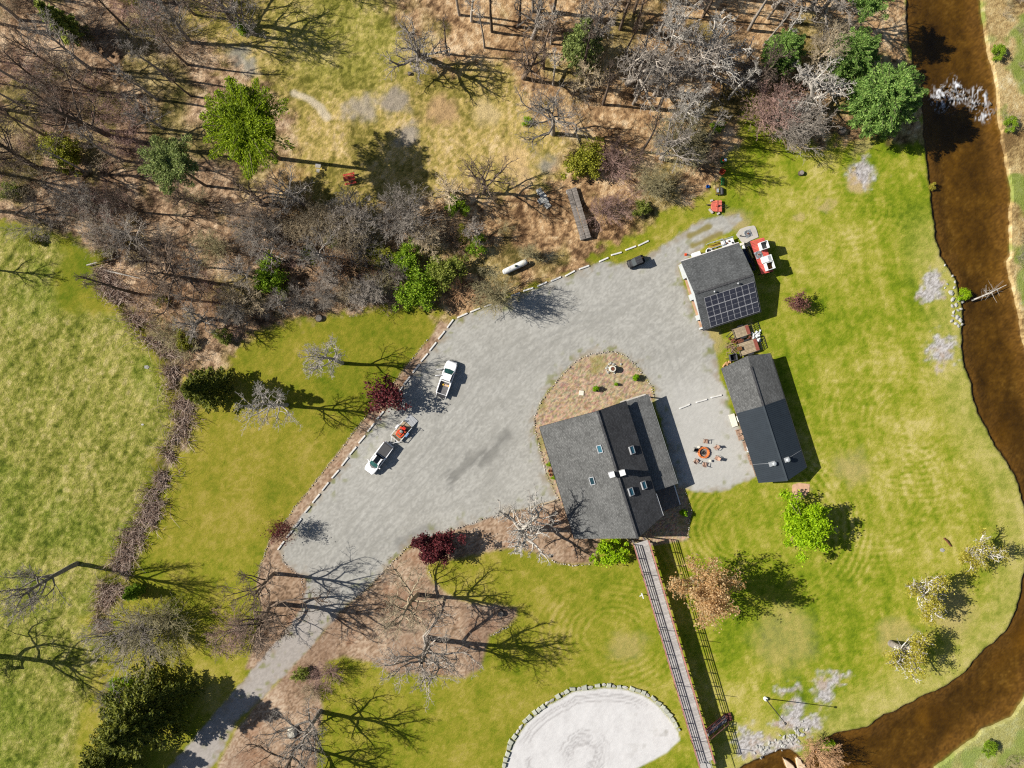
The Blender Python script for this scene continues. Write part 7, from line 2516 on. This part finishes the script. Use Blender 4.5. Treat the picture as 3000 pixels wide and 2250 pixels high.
# scrap: white pieces heaped by the ramps, split logs, brush
hp = MB()
rgh = random.Random(9)
for i in range(26):
    px, py = 2212 + rgh.gauss(0, 9), 985 + rgh.gauss(0, 12)
    x, y = P(px, py)
    hp.box((x, y, rgh.uniform(.1, .6)), (rgh.uniform(.2, .6), rgh.uniform(.15, .4), rgh.uniform(.05, .25)), rgh.uniform(0, 3))
hp.build('scrap_debris', M_WHITE)['kind'] = 'stuff'
hp = MB()
for i in range(40):
    px, py = 2165 + rgh.gauss(0, 14), 996 + rgh.gauss(0, 5)
    x, y = P(px, py)
    hp.box((x, y, rgh.uniform(.05, .5)), (rgh.uniform(.2, .9), rgh.uniform(.06, .3), rgh.uniform(.05, .2)), rgh.uniform(0, 3))
hp.build('rusty_debris', M_RUST)['kind'] = 'stuff'
hp = MB()
for i in range(70):
    px, py = 2142 + rgh.gauss(0, 8), 1018 + rgh.gauss(0, 9)
    x, y = P(px, py)
    a = rgh.uniform(0, 6.28)
    l_ = rgh.uniform(.3, .7)
    hp.tube([(x, y, .05), (x + l_ * math.cos(a), y + l_ * math.sin(a), rgh.uniform(.1, .6))], .025, 4)
hp.build('brush_debris', M_TAN)['kind'] = 'stuff'
M_LOGW = plain('split firewood', A(206, 160, 112), .9, .25, 5, vary=.2)
for i, (px, py) in enumerate(((2119, 1072), (2124, 1066), (2129, 1063), (2134, 1061), (2139, 1060), (2130, 1068), (2122, 1078))):
    a = rgh.uniform(0, 3)
    x, y = P(px, py)
    o = MB().tube([(-.22 * math.cos(a), -.22 * math.sin(a), .14), (.22 * math.cos(a), .22 * math.sin(a), .14)], .14, 7).build('firewood_log', M_LOGW)
    o.location = (x, y, 0)
    tag(o, 'orange-tan firewood log lying at the cabin northwest corner', 'firewood', 'firewood by the cabin corner')

# ------------------------------------------------------------------ implements at the edge of the woods
lf_ = thing('log_frame', 'rough pale log sawhorse frame at the woods edge, topmost of the row of gear', 'log frame', (*P(2099, 450), ground_z(2099, 450)), -.15)
for a_, b2 in (((-.8, .55, .7), (.7, .45, .7)), ((-1.0, -.25, .6), (.6, -.35, .6)), ((-.75, .9, 0), (-.65, .1, 1.0)), ((.45, .95, 0), (.6, 0, 1.0)), ((-.95, -.7, 0), (-.75, .1, .9)), ((.45, -.8, 0), (.35, .1, .9)), ((-.55, .95, 0), (-.5, .4, .9)), ((.9, .9, 0), (.75, .3, .9)), ((.75, -.9, 0), (.6, -.2, .8))):
    MB().tube([a_, b2], .07, 6).build('log', M_LOGW, lf_)
gb_ = thing('green_spreader', 'small green and orange cart with a bluish load at the woods edge', 'cart', (*P(2116, 473), 0))
MB().box((-.2, 0, .45), (.3, .7, .5)).build('tub', plain('bright green paint', A(30, 150, 70), .5), gb_)
MB().box((-.05, 0, .72), (.3, .4, .1)).build('orange_lid', M_ORANGE, gb_)
MB().box((.3, .05, .7), (.4, .5, .3)).build('load', plain('bluish white load', A(180, 200, 220), .7, .2, 8), gb_, bevel=.03)
for s_ in (-1, 1):
    MB().tube([(0, s_ * .35, .22), (0, s_ * .45, .22)], .22, 12).build('wheel', M_TYRE, gb_)
ob = thing('fire_basin', 'round rusty orange basin standing on the grass by the woods', 'basin', (*P(2112.5, 506.5), 0))
MB().lathe([(.30, .3), (.45, .5), (.48, .85), (.44, .85), (.40, .55), (.2, .42)], (0, 0, 0), 22).build('bowl', plain('rusty orange bowl', A(206, 90, 52), .8, .25, 3), ob, True)
for j in range(3):
    a = j * 2.1
    MB().tube([(.35 * math.cos(a), .35 * math.sin(a), 0), (.3 * math.cos(a), .3 * math.sin(a), .45)], .03, 6).build('leg', M_RUST, ob)
gn = thing('green_bench', 'narrow bright green slatted bench below the orange basin', 'bench', (*P(2115, 534), 0), math.radians(88))
MG_ = plain('bench green', A(40, 160, 90), .5, .12)
for i in range(3):
    MB().box((0, -.16 + i * .16, .45), (1.15, .12, .04)).build('seat_slat', MG_, gn)
for i in range(2):
    MB().box((0, .3, .62 + i * .17), (1.15, .04, .12)).build('back_slat', MG_, gn)
for s_ in (-1, 1):
    MB().box((s_ * .5, 0, .22), (.06, .45, .44)).build('leg', MG_, gn)
o = thing('blue_crate', 'small blue crate lying on the grass left of the green bench', 'crate', (*P(2072.5, 547), 0), .2)
MBL = plain('blue plastic', A(20, 90, 170), .5)
for c, sz in (((.2, 0, .15), (.04, .42, .3)), ((-.2, 0, .15), (.04, .42, .3)), ((0, .2, .15), (.4, .04, .3)), ((0, -.2, .15), (.4, .04, .3)), ((0, 0, .03), (.38, .38, .04))):
    MB().box(c, sz).build('side', MBL, o)
hr = thing('harrow', 'dark rusty toothed roller implement above the red mower deck', 'implement', (*P(2104, 562), 0), .05)
for x in (-.45, .0, .4):
    MB().box((x, 0, .35), (.10, 1.15, .12)).build('bar', M_RUST, hr)
for y_ in (-.55, .55):
    MB().box((0, y_, .42), (1.1, .1, .12)).build('frame', M_DARKTRIM, hr)
MB().tube([(.55, -.5, .28), (.55, .5, .28)], .28, 14).build('roller', M_DARKTRIM, hr)
MB().box((-.2, .1, .48), (.35, .6, .1)).build('tray', M_STEEL, hr)
rc = thing('rotary_cutter', 'faded red tractor mower deck at the end of the gravel lane', 'mower deck', (*P(2098, 605), 0))
MRD = plain('sun faded red deck', A(224, 120, 100), .6, .12, 1.5)
MB().prism([(-.95, -.45), (-.6, -.85), (-.15, -.98), (.85, -.98), (.85, .92), (-.2, .92), (-.65, .75), (-.98, .3)], .3, .52, .04).build('deck', MRD, rc, bevel=.03)
for y_ in (-.02, .55, -.5):
    MB().box((-.1, y_, .56), (1.6, .07, .07)).build('stiffener', MRD, rc)
MB().box((.0, 0, .60), (.12, 1.75, .1)).build('cross_beam', MRD, rc)
MB().box((-.05, 0, .7), (.35, .35, .22)).build('gearbox', M_RED, rc, bevel=.03)
MB().tube([(.1, 0, .72), (1.1, -.05, .6)], .06, 8).build('drive_shaft', M_DARKTRIM, rc)
for s_ in (-1, 1):
    q = MB()
    strip_between(q, (.85, s_ * .35, .5), (1.75, 0, .35), .06, .06)
    q.build('hitch_arm', M_DARKTRIM, rc)
q = MB()
strip_between(q, (-.95, .15, .5), (-1.7, .2, .35), .1, .1)
q.build('tail_arm', M_DARKTRIM, rc)
MB().tube([(-1.3, .12, .2), (-1.3, .28, .2)], .2, 12).build('tail_wheel', M_TYRE, rc)
for px, py, l_, a, lb in ((2082, 619, .9, -.8, 'grey concrete block lying at the lower left of the red mower deck'), (2104, 626, .45, .6, 'small grey block lying below the red mower deck'), (2084, 588, .4, .3, 'small pale block above the red mower deck')):
    o = MB().box((0, 0, .15), (l_, .3, .3)).build('concrete_block', M_CONC, bevel=.02)
    o.location = (*P(px, py), 0)
    o.rotation_euler = (0, 0, a)
    tag(o, lb, 'block')

# ------------------------------------------------------------------ picnic gear on the slope
def picnic(name, label, px, py, ang, mat, L=1.9):
    t = thing(name, label, 'picnic table', (*P(px, py), ground_z(px, py)), ang)
    for i in range(5):
        MB().box((0, -.32 + i * .16, .75), (L, .14, .04)).build('table_board', mat, t)
    for s_ in (-1, 1):
        for k in (0, 1):
            MB().box((0, s_ * (.68 + k * .15), .45), (L, .13, .04)).build('bench_board', mat, t)
        for x in (-L * .36, L * .36):
            q = MB()
            strip_between(q, (x, s_ * .25, .74), (x, s_ * .75, 0), .09, .05)
            q.build('leg', mat, t)
    for x in (-L * .36, L * .36):
        MB().box((x, 0, .42), (.05, 1.7, .1)).build('cross_brace', mat, t)
    return t


picnic('picnic_table', 'red-stained picnic table in the pine shadow on the slope', 1026, 526, math.radians(12), plain('red picnic stain', A(196, 72, 58), .75, .2, 3))
gr = thing('grey_bench', 'grey weathered seat with a low table on the orange slope left of the red table', 'bench', (*P(934, 497), ground_z(934, 497)), math.radians(-8))
for i in range(4):
    MB().box((-.05, .25 + i * .16, .5 + i * .02), (.85, .14, .04)).build('seat_board', M_WOOD, gr)
for i in range(3):
    MB().box((.02, -.1 - i * .2, .36), (.55 - i * .05, .17, .04)).build('front_board', M_WOOD, gr)
for x in (-.35, .35):
    for y_ in (-.45, .75):
        MB().box((x, y_, .2), (.08, .08, .5)).build('leg', M_WOOD_D, gr)
MB().box((.45, .1, .42), (.3, .4, .05)).build('side_board', plain('yellow board', A(206, 180, 90), .8), gr)

# stumps and stray rocks
for px, py, h, r_, nm, lb in ((2346, 508, .5, .42, 'tree_stump', 'dark stump alone on the upper lawn'), (1467, 1796, .55, .55, 'tree_stump', 'dark stump at the tip of the brown leaf bed'), (2465, 385, .7, .6, 'tree_stump', 'large dark stump under the hemlock on the lawn edge'),
                              (440, 1909, .5, .5, 'tree_stump', 'dark stump by the hedge above the huge spruce'), (936, 932, .5, .6, 'tree_stump', 'rusty brown stump in leaves at the lawn top edge'), (1610, 1628, .3, .3, 'tree_stump', 'small dark stump on the bed by the lodge'), (1200, 217, .4, .3, 'tree_stump', 'small green-topped stump at the top of the clearing')):
    t = thing(nm, lb, 'stump', (*P(px, py), ground_z(px, py)))
    MB().lathe([(r_ * 1.25, -.1), (r_ * .95, h * .4), (r_ * .9, h)], (0, 0, 0), 11).build('bark', BARK['dark'], t, True)
    MB().lathe([(r_ * .85, 0), (r_ * .4, .02)], (0, 0, h), 11).build('cut_face', M_WOOD_D, t)
bo = bpy.data.objects.new('boulder', rock_mesh(99, 1, 1, .8, 2))
bo.data.materials.append(plain('pale cracked boulder', A(206, 200, 184), .9, .2, 2, bmp=.5))
COL.objects.link(bo)
bo.location = (*P(857, 2142), .35)
bo.scale = (1.7, 2.1, 1.5)
tag(bo, 'big pale boulder on the leaf bed at the foot of the bare trees', 'boulder')
for px, py, s_, lb in ((430, 1075, .9, 'flat pale grey stone in the rough meadow near the ditch'), (418, 1244, .45, 'small dark stone alone in the rough meadow'), (893, 552, .45, 'small white stone on the orange slope'), (2760, 1612, .9, 'pale stone at the foot of the uppermost willow')):
    o = bpy.data.objects.new('rock', rr.choice(ROCKS))
    COL.objects.link(o)
    o.location = (*P(px, py), ground_z(px, py) + .02)
    o.scale = (s_, s_ * .9, s_ * .5)
    tag(o, lb, 'rock')
# stone step path before the footbridge and the slab by the cabin
for i, (px, py) in enumerate(((1580, 560), (1590, 572), (1598, 586), (1604, 600), (1584, 588))):
    o = MB().prism([(-.5, -.45), (.5, -.5), (.45, .5), (-.45, .42)], -.05, .06, .05).build('stepping_stone', M_STONE, bevel=.02)
    o.location = (*P(px, py), ground_z(px, py) + .04)
    o.rotation_euler = (0, 0, rr.uniform(0, 1))
    tag(o, 'flat grey stepping stone on the path left of the footbridge', 'stepping stone', 'stepping stones by the footbridge')
sl = MB().prism([P(*p) for p in [(2322, 1420), (2340, 1415), (2372, 1418), (2370, 1440), (2355, 1458), (2330, 1462), (2320, 1440)]][::-1], -.02, .05, .0).build('gravel_pad', M_CONC_P)
tag(sl, 'small tan earth pad at the cabin south end on the lawn', 'pad')
